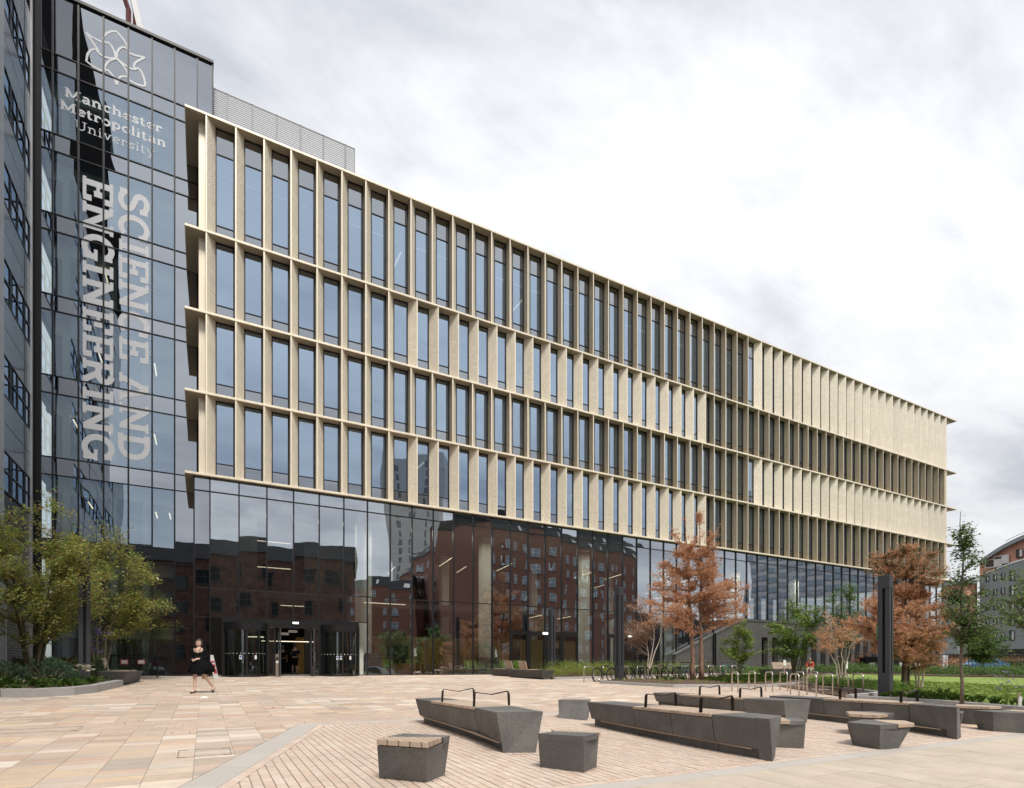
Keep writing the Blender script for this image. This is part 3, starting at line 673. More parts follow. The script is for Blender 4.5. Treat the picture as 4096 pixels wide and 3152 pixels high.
# main entrance: two revolving doors and a pair of swing doors between them
ex0, ex1 = .81, 7.60
part('entrance_header', MB().box(.81, YG - .10, 3.50, 7.6, YG + .12, 3.74).box(2.95, YG - .14, 3.32, 5.5, YG + .14, 3.50), black, bl)
def revolving(cx, rad, ztop):
    t = part('revolving_door', MB().loft([[(cx + math.cos(a) * r_, YG + .1 + math.sin(a) * r_, z) for a in [2 * math.pi * i / 36 for i in range(36)]] for r_, z in ((rad + .03, ztop), (rad + .03, ztop + .34), (rad - .1, ztop + .345))]), black, bl)
    fr_ = MB()
    for a in (200, 238, 302, 340): fr_.tube([(cx + math.cos(R(a)) * rad, YG + .1 + math.sin(R(a)) * rad, .8), (cx + math.cos(R(a)) * rad, YG + .1 + math.sin(R(a)) * rad, ztop)], .045, 4)
    fr_.box(cx - rad - .08, YG - .1, .8, cx - rad + .06, YG + .2, ztop + .3); fr_.box(cx + rad - .06, YG - .1, .8, cx + rad + .08, YG + .2, ztop + .3)
    fr_.box(cx - .05, YG + .1 - rad - .02, .8, cx + .05, YG + .16 - rad, ztop)
    for z in (.82, ztop - .02):
        fr_.tube([(cx + math.cos(R(a)) * rad, YG + .1 + math.sin(R(a)) * rad, z) for a in range(180, 361, 12)], .035, 4)
    part('drum_frame', fr_, black, t)
    for a0, a1 in ((182, 236), (240, 268), (272, 300), (304, 358)):
        mb = MB()
        for i in range(5):
            p, q = [a0 + (a1 - a0) * j / 5 for j in (i, i + 1)]
            mb.poly([(cx + math.cos(R(w_)) * rad, YG + .1 + math.sin(R(w_)) * rad, z) for w_, z in ((p, .85), (q, .85), (q, ztop), (p, ztop))])
        part('curved_pane', mb, door_glass, t)
    for a in (40, 130, 220, 310):                           # the turning wings
        mb = MB(); e = (cx + math.cos(R(a)) * (rad - .08), YG + .1 + math.sin(R(a)) * (rad - .08))
        mb.tube([(e[0], e[1], .84), (e[0], e[1], ztop - .05)], .03, 4); mb.tube([(cx, YG + .1, .84), (cx, YG + .1, ztop - .05)], .03, 4)
        mb.tube([(cx, YG + .1, .9), (e[0], e[1], .9)], .03, 4); mb.tube([(cx, YG + .1, ztop - .1), (e[0], e[1], ztop - .1)], .03, 4)
        part('door_wing', mb, alum if a == 310 else black, t)
    mb = MB()
    for k in range(16):                                     # dot manifestation
        a = R(192 + k * 10.4); c = (cx + math.cos(a) * (rad + .01), YG + .1 + math.sin(a) * (rad + .01), 1.95); tx, ty = -math.sin(a), math.cos(a)
        mb.poly([(c[0] + tx * .022 * math.cos(w_), c[1] + ty * .022 * math.cos(w_), c[2] + .022 * math.sin(w_)) for w_ in [2 * math.pi * j / 8 for j in range(8)]])
    part('dot_row', mb, white_p, t, kind='stuff')
    for k, (dxx, m_) in enumerate(((-.28, sign_blue), (-.10, sign_blue) if cx > 4 else (-.28, sign_blue), (.42, white_p))):
        a = R(270) + dxx / rad; c = (cx + math.cos(a) * (rad + .012), YG + .1 + math.sin(a) * (rad + .012)); tx, ty = -math.sin(a), math.cos(a)
        if k == 1 and cx < 4: continue
        s_ = part('sticker', MB().prism([(c[0] - tx * .055, c[1] - ty * .055, 1.66), (c[0] + tx * .055, c[1] + ty * .055, 1.66), (c[0] + tx * .055, c[1] + ty * .055 + .004, 1.66), (c[0] - tx * .055, c[1] - ty * .055 + .004, 1.66)],
             [(c[0] - tx * .055, c[1] - ty * .055, 1.86), (c[0] + tx * .055, c[1] + ty * .055, 1.86), (c[0] + tx * .055, c[1] + ty * .055 + .004, 1.86), (c[0] - tx * .055, c[1] - ty * .055 + .004, 1.86)]), white_p, t)
        if m_ is sign_blue:
            mb = MB(); mb.poly([(c[0] + tx * .04 * math.cos(w_) + .0, c[1] + ty * .04 * math.cos(w_) - .006, 1.78 + .06 * math.sin(w_)) for w_ in [2 * math.pi * j / 12 for j in range(12)]]); part('print', mb, sign_blue, s_)
    return t
revolving(1.87, 1.0, 3.17); revolving(6.55, 1.0, 3.19)
for (xa, xb) in ((.28, .82), (2.95, 3.25), (5.20, 5.48)):
    if xa > 1: quad('glass_pane', [(xa, YG, .86), (xb, YG, .86), (xb, YG, 3.32), (xa, YG, 3.32)], hall_glass, bl)
fr_ = MB()
for x in (2.93, 3.27, 5.18, 5.50): fr_.box(x - .04, YG - .09, .81, x + .04, YG + .1, 3.34)
part('door_posts', fr_, black, bl)
for hx, sgn in ((3.42, 1), (5.06, -1)):                     # swing leaves standing open towards the square
    d = part('swing_door', MB().box(hx - .03, YG - .98, .84, hx + .03, YG - .88, 3.26).box(hx - .03, YG - .12, .84, hx + .03, YG - .02, 3.26).box(hx - .03, YG - .88, .84, hx + .03, YG - .12, .98).box(hx - .03, YG - .88, 3.18, hx + .03, YG - .12, 3.26), lamp_m, bl)
    quad('pane', [(hx, YG - .88, .98), (hx, YG - .12, .98), (hx, YG - .12, 3.18), (hx, YG - .88, 3.18)], door_glass, d)
    part('handle', MB().tube([(hx - sgn * .06, YG - .8, 1.5), (hx - sgn * .06, YG - .8, 2.1)], .015, 6), alum, d)
sg = part('exit_sign', box(4.09, YG - .20, 3.53, 4.42, YG - .15, 3.66), lamp_m, bl)
part('lamp', box(4.11, YG - .21, 3.55, 4.40, YG - .201, 3.64), exit_e, sg)
for a, b, z in ((3.62, 4.0, 2.98), (3.98, 4.44, 3.12)): part('notice', box(a, YG + .5, z, b, YG + .52, z + .14), white_p, bl)
t = thing('access_post', 'slim steel push button post left of the open doors', 'post', (3.30, 31.35, g(31.35)))
part('post', box(-.075, -.04, 0, .075, .04, 1.16), steel, t, bevel=.008); part('button_plate', box(-.05, -.05, .86, .05, -.041, 1.0), black, t); part('notice', box(-.055, -.05, .70, .055, -.042, .80), white_p, t)
# hall inside
part('hall_floor', box(-.4, YG + .05, .74, 70.7, 47, .845), floor_in, bl)
part('hall_ceiling', box(-.4, YG + .05, 10.3, 70.7, 47, 10.38), wall_in, bl)
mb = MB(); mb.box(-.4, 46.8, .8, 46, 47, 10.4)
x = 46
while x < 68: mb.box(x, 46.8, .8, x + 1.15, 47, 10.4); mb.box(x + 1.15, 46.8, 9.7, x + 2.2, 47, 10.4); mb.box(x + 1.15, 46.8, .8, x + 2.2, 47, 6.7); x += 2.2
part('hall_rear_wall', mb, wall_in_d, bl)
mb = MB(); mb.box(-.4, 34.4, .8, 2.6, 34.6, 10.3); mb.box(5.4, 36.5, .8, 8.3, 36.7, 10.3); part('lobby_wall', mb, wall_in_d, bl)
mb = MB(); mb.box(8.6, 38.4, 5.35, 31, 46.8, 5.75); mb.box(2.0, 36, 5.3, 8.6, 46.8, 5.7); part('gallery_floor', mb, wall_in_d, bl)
mb = MB(); mb.box(9.0, 42.0, .85, 31, 42.1, 3.6); part('timber_lining', mb, ply, bl)
mb = MB()
for xx in (9.6, 12.2, 16.0, 19.0, 22.0, 26.0): mb.box(xx, 41.9, 1.5, xx + 1.5, 41.98, 2.9)
part('dark_openings', mb, black, bl)
for x, y, w_, d_, h_ in ((12.0, 33.6, 1.25, .5, 2.2), (13.2, 33.8, .9, .5, 1.2), (10.2, 33.7, 2.4, .45, .65), (5.4, 40.0, .9, .4, 2.4)):
    part('ochre_cabinet', box(x, y, .85, x + w_, y + d_, .85 + h_), ochre, bl)
for x, y in ((9.6, 34.6), (11.2, 34.9), (15.4, 34.6), (18.2, 35), (19.4, 35)): part('lime_sofa', MB().box(x, y, 1.1, x + .9, y + .6, 1.3).box(x, y + .5, 1.3, x + .9, y + .62, 1.75), lime, bl)
part('high_chair_back', MB().loft([[(17 + a * .6, 34.6 + b * .35, z) for a, b in ((-1, -1), (1, -1), (1, 1), (-1, 1))] for z in (1.0, 1.9)]), greyc, bl)
part('high_chair_back', MB().loft([[(8.95 + a * .5 * s_, 34.2 + b * .35, z) for a, b in ((-1, -1), (1, -1), (1, 1), (-1, 1))] for z, s_ in ((1.0, 1.1), (2.1, .8))]), greyc, bl)
for x in (8.95, 17.35, 25.8, 34.3, 42.7, 51.1, 59.5): part('column', box(x - .33, 35.6, .84, x + .33, 36.3, 10.3), conc_pale, bl)
for x in (17.3, 25.7, 34.2, 42.6): part('column', box(x - .3, 43.2, .84, x + .3, 43.8, 10.3), conc_pale, bl)
part('column', box(7.75, 33.0, .84, 8.12, 33.5, 10.3), conc_pale, bl)
rn = random.Random(5)
for k in range(15):
    x = 9.2 + k * 2.3 + rn.random() * .3; y = rn.choice((34, 36.5, 39)); z = rn.choice((8.3, 8.3, 6.9, 4.9)) if x < 32 else rn.choice((8.3, 6.9)); l = rn.uniform(2.2, 3.4)
    part('strip_light', MB().prism([(x, y, z), (x + .05, y, z), (x + .45, y + l, z), (x + .4, y + l, z)], [(x, y, z + .03), (x + .05, y, z + .03), (x + .45, y + l, z + .03), (x + .4, y + l, z + .03)]), lamp_e, bl)
for x, y, z, l in ((2.9, 35.5, 2.75, 2.6), (2.1, 34.0, 2.9, .8), (8.2, 33.5, 5.05, 2.6), (1.6, 38, 7.4, 3.2), (4.2, 38, 5.1, 2.4), (1.8, 38, 9.0, 3.0)): part('strip_light', box(x, y, z, x + l, y + .05, z + .04), lamp_e, bl)
part('exit_sign', box(1.25, 34.0, 4.55, 1.55, 34.03, 4.72), sign_green, bl)
for x in (4.2, 13.0, 21.5, 30.0, 40.0, 52.0):               # the lit ceiling battens of the hall
    ld = bpy.data.lights.new('ceiling_light', 'AREA'); ld.shape = 'RECTANGLE'; ld.size = 6.5; ld.size_y = .5; ld.energy = 230 if x > 5 else 90; ld.color = (1, .93, .82)
    lo = bpy.data.objects.new('ceiling_light', ld); COL.objects.link(lo); lo.location = (x, 34.6 if x > 5 else 33.8, 9.9 if x > 5 else 9.6)
# concrete stair wall in front of the far glazing
sw = thing('stair_wall', 'dark grey concrete wall with a sloping stair parapet and tall dark openings', 'wall', (45, 31.6, .81), world=True)
ya, yb = 31.45, 31.85
def wallpoly(pts, name='wall', m=conc_grey, y0=ya, y1=yb):
    mb = MB(); n = len(pts); b = [(x, y0, z) for x, z in pts]; t_ = [(x, y1, z) for x, z in pts]
    mb.prism(t_, b); return part(name, mb, m, sw)
wallpoly([(31.0, .7), (40.6, .7), (40.6, 5.0), (38.2, 5.0), (31.0, 2.1)], 'stair_side')
wallpoly([(40.6, 3.73), (70.6, 3.73), (70.6, 5.0), (40.6, 5.0)], 'lintel_beam')
part('coping', MB().prism([(30.95, ya - .05, 2.1), (38.2, ya - .05, 5.0), (38.2, yb + .02, 5.0), (30.95, yb + .02, 2.1)], [(30.95, ya - .05, 2.24), (38.2, ya - .05, 5.14), (38.2, yb + .02, 5.14), (30.95, yb + .02, 2.24)]), conc_grey, sw)
part('coping', box(38.2, ya - .05, 5.0, 70.6, yb + .02, 5.14), conc_grey, sw)
for x in (33.1, 35.7, 38.3): part('panel_joint', box(x, ya - .003, .8, x + .02, ya - .001, min(4.8, 1.3 + (x - 31) * .42)), black, sw)
x = 41.35
while x < 70: wallpoly([(x, .7), (x + .57, .7), (x + .57, 3.73), (x, 3.73)], 'pier'); x += 1.31
part('rain_pipe', MB().tube([(34.9, ya - .1, .8), (34.9, ya - .1, 4.4)], .06, 8), mesh_grey, sw); part('rain_pipe', MB().tube([(35.1, ya - .1, .8), (35.1, ya - .1, 3.9)], .06, 8), mesh_grey, sw)
part('recess_glazing', box(40.6, 32.6, .8, 70.6, 32.65, 3.9), black, sw)
# ---- roof plant screen
ps_ = thing('roof_plant_screen', 'pale perforated metal screen standing on the roof beside the dark glass block', 'screen', (4.4, 36, 28.5), world=True)
# expanded metal: real lattice so the sky shows through
for a, b in zip([.46, 1.15, 2.46, 3.77, 5.10, 6.42, 7.74], [1.15, 2.46, 3.77, 5.10, 6.42, 7.74, 8.34]):
    mb = MB(); z = 28.5; y = 36.0; i = 0
    while z < 33.75:
        mb.box(a + .03, y, z, b - .03, y + .012, z + .065); z += .115; i += 1
    part('mesh_panel', mb, mesh_metal, ps_, kind='stuff')
    part('panel_frame', MB().box(a, y - .01, 28.5, a + .05, y + .03, 33.8).box(b - .05, y - .01, 28.5, b - .012, y + .03, 33.8).box(a, y - .01, 33.75, b, y + .03, 33.8), mesh_metal, ps_)
part('brace', MB().tube([(.5, 37, 32.7), (8.3, 37, 32.7)], .13, 4).tube([(1.3, 37, 28.5), (1.3, 37, 32.6)], .13, 4).tube([(4.5, 37, 32.6), (5.9, 37, 29.2)], .09, 4).tube([(4.4, 37, 32.6), (3.4, 37, 31.0)], .09, 4).tube([(4.4, 37, 28.5), (4.4, 37, 32.6)], .13, 4).tube([(6.2, 37, 29), (8.2, 37, 30.6)], .06, 4), sheet_grey, ps_)

# ------------------------------------------------------------------ dark glass block
tw = thing('dark_glass_block', 'tall dark glazed stair and office block with large pale lettering down its front', 'building', (-3.3, 35.3, .81), world=True)
TX = [-7.01, -6.54, -5.52, -4.49, -3.44, -2.40, -1.38, -.32, .41]; YT = 35.3
TZ = [.81, 3.39, 4.15, 6.78, 7.57, 10.72, 11.59, 14.73, 15.60, 18.80, 19.58, 22.72, 23.57, 26.67, 27.52, 30.63, 31.47, 34.42]
part('corner_strip', box(-7.30, YT - .05, .8, -7.04, YT + .3, 34.5), black, tw)
part('coping', box(-7.3, YT - .12, 34.42, .47, YT + .4, 34.56), mesh_grey, tw)
part('side_wall', box(.40, YT + .02, 28.4, .46, 47, 34.5), spandrel_low and mesh_grey, tw)
part('roof', box(-7.3, YT + .3, 34.3, .4, 47, 34.4), sheet_grey, tw)
for i, x in enumerate(TX): part('mullion', box(x - .035, YT - .06, .82, x + .035, YT + .1, 34.42), mesh_grey, tw)
for i in range(8):
    a, b = TX[i] + .035, TX[i + 1] - .035
    for j in range(len(TZ) - 1):
        z0, z1 = TZ[j] + .025, TZ[j + 1] - .025
        if i == 7 and z0 < 27: continue
        vision = (j % 2 == 0) and j < 16 and i < 6
        z1c = z1
        quad('glass_pane' if vision else 'spandrel_panel', [(a, YT, z0), (b, YT, z0), (b, YT, z1c), (a, YT, z1c)], tow_glass if vision else spandrel_low, tw)
    for z in TZ[1:-1]:
        if not (i == 7 and z < 27): part('transom', box(a, YT - .05, z - .022, b, YT + .06, z + .022), mesh_grey, tw)
mb = MB(); mb2 = MB(); mb3 = MB()
for j in range(0, 17, 2):
    z0, z1 = TZ[j], TZ[j + 1] if j < 16 else 34.3
    if j: mb.box(-7.2, YT + .15, TZ[j - 1] if j else .7, .3, 46, z0 + .02)
    if j < 16:
        mb2.box(-6.95, YT + .75, z1 - .62, -1.45, YT + 1.15, z1)        # pale bulkhead over the glass
        mb3.box(-7.2, 38.6, z0, .3, 38.8, z1)
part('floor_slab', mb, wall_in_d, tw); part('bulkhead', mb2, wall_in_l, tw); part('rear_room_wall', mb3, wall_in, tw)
mb = MB()
for x, z in ((-6.3, 0), (-4.3, 0), (-2.9, 0)):
    for j in range(0, 16, 2): mb.box(x, YT + .8, TZ[j], x + .28, YT + 1.1, TZ[j + 1])
part('column', mb, wall_in_l, tw)
for x, y, z, l in ((-5.9, 36.2, 13.9, 1.6), (-4.5, 36.3, 13.9, 1.5), (-2.4, 36.4, 13.9, 1.6), (-2.4, 36.5, 17.8, 1.5), (-4.9, 36.2, 17.8, 1.5), (-2.35, 36.5, 9.7, 1.4), (-1.7, 36.4, 9.7, 1.4), (-5.3, 36.3, 9.8, 1.4), (-4.6, 36, 22.0, 1.4), (-2.3, 36.4, 6.2, 1.3)):
    part('strip_light', box(x, y, z, x + .06, y + l, z + .04), lamp_e, tw)
part('desk_chairs', MB().box(-2.3, 36.0, 11.65, -1.9, 36.4, 12.4).box(-1.85, 36.1, 11.65, -1.5, 36.5, 12.2).box(-2.6, 36, 19.6, -2.2, 36.4, 20.3).box(-5.3, 36, 27.6, -4.7, 36.3, 28.1), wall_in_d, tw)
# leaning steel frame on the roof
rf = thing('roof_mast_frame', 'dark red and grey raked steel frame on the roof above the emblem', 'steel frame', (-3.3, 38, 34.4), world=True)
part('raked_blade', MB().prism([(-2.75, 37.9, 34.4), (-2.4, 37.9, 34.4), (-2.4, 38.3, 34.4), (-2.75, 38.3, 34.4)], [(-4.0, 37.9, 40.5), (-3.75, 37.9, 40.5), (-3.75, 38.3, 40.5), (-4.0, 38.3, 40.5)]), sheet_grey, rf)
part('steel_post', MB().tube([(-3.7, 38, 34.4), (-3.7, 38, 37.9), (-4.2, 38, 39.4), (-5.4, 38, 41)], .13, 4).tube([(-3.45, 38, 34.4), (-3.45, 38, 39)], .05, 4), redsteel, rf)
part('steel_brace', MB().tube([(-3.4, 38, 37.6), (-2.8, 38, 34.4)], .06, 4), redsteel, rf)
part('raked_blade', MB().prism([(-6.1, 37.9, 34.4), (-5.6, 37.9, 34.4), (-5.6, 38.3, 34.4), (-6.1, 38.3, 34.4)], [(-6.6, 37.9, 41), (-6.3, 37.9, 41), (-6.3, 38.3, 41), (-6.6, 38.3, 41)]), sheet_grey, rf)
# ------------------------------------------------------------------ lettering: a slab-serif drawn with strokes
def arc(cx, cy, rx, ry, a0, a1, n=10): return [(cx + rx * math.cos(R(a0 + (a1 - a0) * i / n)), cy + ry * math.sin(R(a0 + (a1 - a0) * i / n))) for i in range(n + 1)]
H = .5   # x-height factor is .68
def sf(x0, x1, y): return ('s', x0, x1, y)
GL = {
 'E': (.80, [[(.17, 0), (.17, 1)], [(.0, .045), (.72, .045)], [(.0, .955), (.72, .955)], [(.17, .5), (.52, .5)], [(.72, .0), (.72, .28)], [(.72, 1), (.72, .72)], [(.52, .36), (.52, .64)]]),
 'N': (.98, [[(.17, 0), (.17, 1)], [(.80, 0), (.80, 1)], [(.14, .97), (.80, .05)], [(-.02, .045), (.36, .045)], [(-.02, .955), (.24, .955)], [(.62, .955), (.98, .955)]]),
 'G': (.90, [arc(.45, .5, .38, .455, 50, 320, 16), [(.78, .42), (.78, 0)], [(.52, .42), (.92, .42)], [(.74, .98), (.74, .66)]]),
 'I': (.46, [[(.21, 0), (.21, 1)], [(0, .045), (.42, .045)], [(0, .955), (.42, .955)]]),
 'R': (.92, [[(.17, 0), (.17, 1)], [(0, .045), (.36, .045)], [(0, .955), (.50, .955)], [(.5, .955)] + arc(.50, .73, .23, .225, 90, -90, 8) + [(.17, .505)], [(.45, .5), (.74, .06)], [(.62, .045), (.92, .045)]]),
 'S': (.78, [arc(.38, .74, .27, .215, 35, 270, 10) + arc(.38, .265, .29, .225, 90, -145, 10), [(.66, .98), (.66, .70)], [(.07, .02), (.07, .32)]]),
 'C': (.86, [arc(.45, .5, .38, .455, 45, 315, 16), [(.74, .98), (.74, .66)]]),
 'A': (1.0, [[(.16, .04), (.48, .98)], [(.52, .98), (.84, .04)], [(.28, .33), (.72, .33)], [(0, .045), (.34, .045)], [(.64, .045), (1.0, .045)], [(.30, .955), (.56, .955)]]),
 'D': (.94, [[(.17, 0), (.17, 1)], [(0, .955), (.42, .955)] + arc(.42, .5, .40, .455, 90, -90, 12) + [(0, .045)]]),
 'F': (.76, [[(.17, 0), (.17, 1)], [(.0, .045), (.36, .045)], [(.0, .955), (.70, .955)], [(.17, .5), (.5, .5)], [(.70, 1), (.70, .74)]]),
 'M': (1.2, [[(.17, 0), (.17, 1)], [(1.0, 0), (1.0, 1)], [(.17, .96), (.58, .12)], [(.58, .12), (1.0, .96)], [(-.02, .045), (.36, .045)], [(.80, .045), (1.2, .045)], [(-.02, .955), (.22, .955)], [(.95, .955), (1.2, .955)]]),
 'U': (.98, [[(.18, 1), (.18, .36)] + arc(.49, .36, .31, .315, 180, 360, 10) + [(.80, 1)], [(0, .955), (.38, .955)], [(.62, .955), (.98, .955)]]),
 'a': (.66, [[(.10, .58)] + arc(.29, .50, .20, .16, 140, 0, 8) + [(.49, .04), (.64, .04)], arc(.27, .19, .19, .15, 60, 360, 12)]),
 'n': (.78, [[(.15, 0), (.15, .66)], [(0, .04), (.30, .04)], [(0, .64), (.15, .64)], [(.15, .5)] + arc(.38, .46, .21, .19, 150, 0, 8) + [(.59, .02)], [(.45, .04), (.76, .04)]]),
 'c': (.62, [arc(.34, .34, .25, .30, 40, 320, 14), [(.54, .66), (.54, .46)]]),
 'h': (.78, [[(.15, 0), (.15, 1.03)], [(0, .04), (.30, .04)], [(0, 1.0), (.15, 1.0)], [(.15, .5)] + arc(.38, .46, .21, .19, 150, 0, 8) + [(.59, .02)], [(.45, .04), (.76, .04)]]),
 'e': (.64, [[(.09, .36), (.58, .36)] + arc(.34, .34, .25, .30, 10, 320, 16)]),
 's': (.54, [arc(.27, .49, .16, .14, 40, 270, 8) + arc(.27, .19, .18, .155, 90, -145, 8), [(.45, .66), (.45, .48)], [(.07, .02), (.07, .2)]]),
 't': (.46, [[(.16, .88), (.16, .2)] + arc(.30, .18, .14, .145, 180, 320, 7), [(.0, .62), (.40, .62)]]),
 'r': (.56, [[(.15, 0), (.15, .66)], [(0, .04), (.34, .04)], [(0, .64), (.15, .64)], [(.15, .44)] + arc(.36, .42, .2, .2, 150, 60, 5), [(.48, .62), (.50, .46)]]),
 'o': (.66, [arc(.33, .34, .26, .30, 0, 360, 18)]),
 'p': (.76, [[(.15, -.30), (.15, .66)], [(0, -.28), (.32, -.28)], [(0, .64), (.15, .64)], arc(.39, .34, .24, .29, 150, -150, 14)]),
 'l': (.34, [[(.16, 0), (.16, 1.03)], [(0, .04), (.33, .04)], [(0, 1.0), (.16, 1.0)]]),
 'i': (.34, [[(.16, 0), (.16, .66)], [(0, .04), (.33, .04)], [(0, .64), (.16, .64)], [(.16, .82), (.16, .98)]]),
 'v': (.72, [[(.12, .64), (.36, .03)], [(.36, .03), (.60, .64)], [(-.02, .64), (.28, .64)], [(.46, .64), (.74, .64)]]),
 'y': (.74, [[(.12, .64), (.36, .03)], [(.62, .64), (.30, -.24), (.14, -.27), (.08, -.2)], [(-.02, .64), (.28, .64)], [(.46, .64), (.76, .64)]]),
}
def ribbon(mb, pts, wd, tr, yoff):
    n = len(pts); Lp = []; Rp = []
    for i, p in enumerate(pts):
        a = pts[max(i - 1, 0)]; b = pts[min(i + 1, n - 1)]; d = (b[0] - a[0], b[1] - a[1]); l = math.hypot(*d) or 1; nn = (-d[1] / l * wd / 2, d[0] / l * wd / 2)
        Lp.append(tr(p[0] + nn[0], p[1] + nn[1], yoff)); Rp.append(tr(p[0] - nn[0], p[1] - nn[1], yoff))
    for i in range(n - 1):
        q = [Lp[i], Rp[i], Rp[i + 1], Lp[i + 1]]
        mb.poly(q)
def write(text, parent, size, xlen, origin, vertical, wt, wts, m=lettering, ybase=YT - .012):
    adv = sum((GL[c][0] + .10) if c != ' ' else .4 for c in text); k = xlen / (adv * size); pen = 0
    for c in text:
        if c == ' ': pen += .4; continue
        wd, st = GL[c]; mb = MB()
        for j, s_ in enumerate(st):
            horiz = len(s_) == 2 and abs(s_[0][1] - s_[1][1]) < 1e-6
            ww = wts if horiz else wt
            if vertical: tr = lambda u, v, yo, pen=pen: (origin[0] + v * size, ybase - yo, origin[1] - (pen + u) * size * k)
            else: tr = lambda u, v, yo, pen=pen: (origin[0] + (pen + u) * size * k, ybase - yo, origin[1] + v * size)
            ribbon(mb, s_, ww, tr, .0008 * j)
        part('letter', mb, m, parent); pen += wd + .10
nm = thing('university_name_lettering', 'pale slab serif words Manchester Metropolitan University under the emblem', 'sign', (-4, YT - .08, 29), world=True)
write('Manchester', nm, .46, 4.16, (-6.06, 29.57), False, .185, .115)
write('Metropolitan', nm, .46, 4.52, (-6.24, 28.87), False, .185, .115)
write('University', nm, .46, 3.42, (-5.66, 28.15), False, .10, .07)
se = thing('science_and_engineering_lettering', 'huge pale vertical words SCIENCE AND ENGINEERING reading downwards on the dark glass', 'sign', (-4, YT - .08, 19), world=True)
write('SCIENCE AND', se, 1.25, 14.1, (-3.82, 25.95), True, .20, .11)
write('ENGINEERING', se, 1.23, 14.35, (-5.33, 25.95), True, .21, .12)
LOGO = [[(-4.5, 33.26), (-4.48, 33.38), (-4.36, 33.59), (-4.17, 33.79), (-3.94, 33.9), (-3.69, 33.69), (-3.5, 33.43), (-3.41, 33.2)], [(-5.22, 33.18), (-5.03, 33.09), (-4.78, 33.05), (-4.5, 33.05), (-4.33, 33.12)], [(-5.22, 33.18), (-5.02, 32.93), (-4.83, 32.69), (-4.71, 32.52), (-4.74, 32.42)], [(-4.73, 32.43), (-4.78, 32.53), (-4.88, 32.52), (-5.02, 32.38), (-5.15, 32.12), (-5.2, 31.74), (-4.95, 31.62), (-4.67, 31.57), (-4.47, 31.6)], [(-4.47, 31.6), (-4.33, 31.72), (-4.15, 31.59), (-4.03, 31.44), (-3.94, 31.15)], [(-3.94, 31.15), (-3.85, 31.53), (-3.69, 31.72), (-3.51, 31.78), (-3.41, 31.72)], [(-3.41, 31.69), (-3.23, 31.62), (-2.97, 31.63), (-2.72, 31.72), (-2.77, 32.11), (-2.92, 32.43), (-3.08, 32.46)], [(-3.1, 32.38), (-3.19, 32.45), (-3.17, 32.62), (-3.05, 32.82), (-2.72, 33.19)], [(-2.72, 33.19), (-3.01, 33.11), (-3.23, 33.07), (-3.41, 33.09), (-3.48, 33.24)], [(-4.33, 33.14), (-4.19, 33.07), (-4.05, 32.84), (-3.96, 32.5)], [(-3.5, 33.24), (-3.66, 33.24), (-3.82, 33.07), (-3.92, 32.82), (-3.95, 32.51)], [(-3.08, 32.42), (-3.23, 32.31), (-3.48, 32.32), (-3.73, 32.41), (-3.95, 32.51)], [(-3.44, 31.78), (-3.5, 32.05), (-3.69, 32.3), (-3.95, 32.51)], [(-4.45, 31.66), (-4.43, 31.84), (-4.29, 32.16), (-4.12, 32.36), (-3.95, 32.5)], [(-4.73, 32.43), (-4.57, 32.34), (-4.29, 32.35), (-3.95, 32.51)], [(-4.5, 33.26), (-4.50, 33.16), (-4.42, 33.07)]]
lg = MB()
def smooth(pts):
    o = []
    for i in range(len(pts) - 1):
        p0, p1, p2, p3 = pts[max(i - 1, 0)], pts[i], pts[i + 1], pts[min(i + 2, len(pts) - 1)]
        for s_ in range(5):
            t_ = s_ / 5; o.append(tuple(.5 * (2 * p1[c] + (p2[c] - p0[c]) * t_ + (2 * p0[c] - 5 * p1[c] + 4 * p2[c] - p3[c]) * t_ ** 2 + (3 * p1[c] - p0[c] - 3 * p2[c] + p3[c]) * t_ ** 3) for c in (0, 1)))
    return o + [pts[-1]]
for j, s_ in enumerate(LOGO): ribbon(lg, smooth(s_) if j != 0 and j != 3 else s_, .10, lambda u, v, yo: (u, YT - .012 - yo, v), .0008 * j)
tag(link('university_emblem', lg.mesh('university_emblem', lettering)), 'pale outline emblem of interlaced petals and points near the top of the dark glass', 'emblem')
pane_blue = mat('blue_grey_pane', (.30, .38, .46), .15)
pane_sky_tone = mat('painted_sky_pane', (.22, .25, .28), .1)  # pale tone paints the reflected sky into the panes
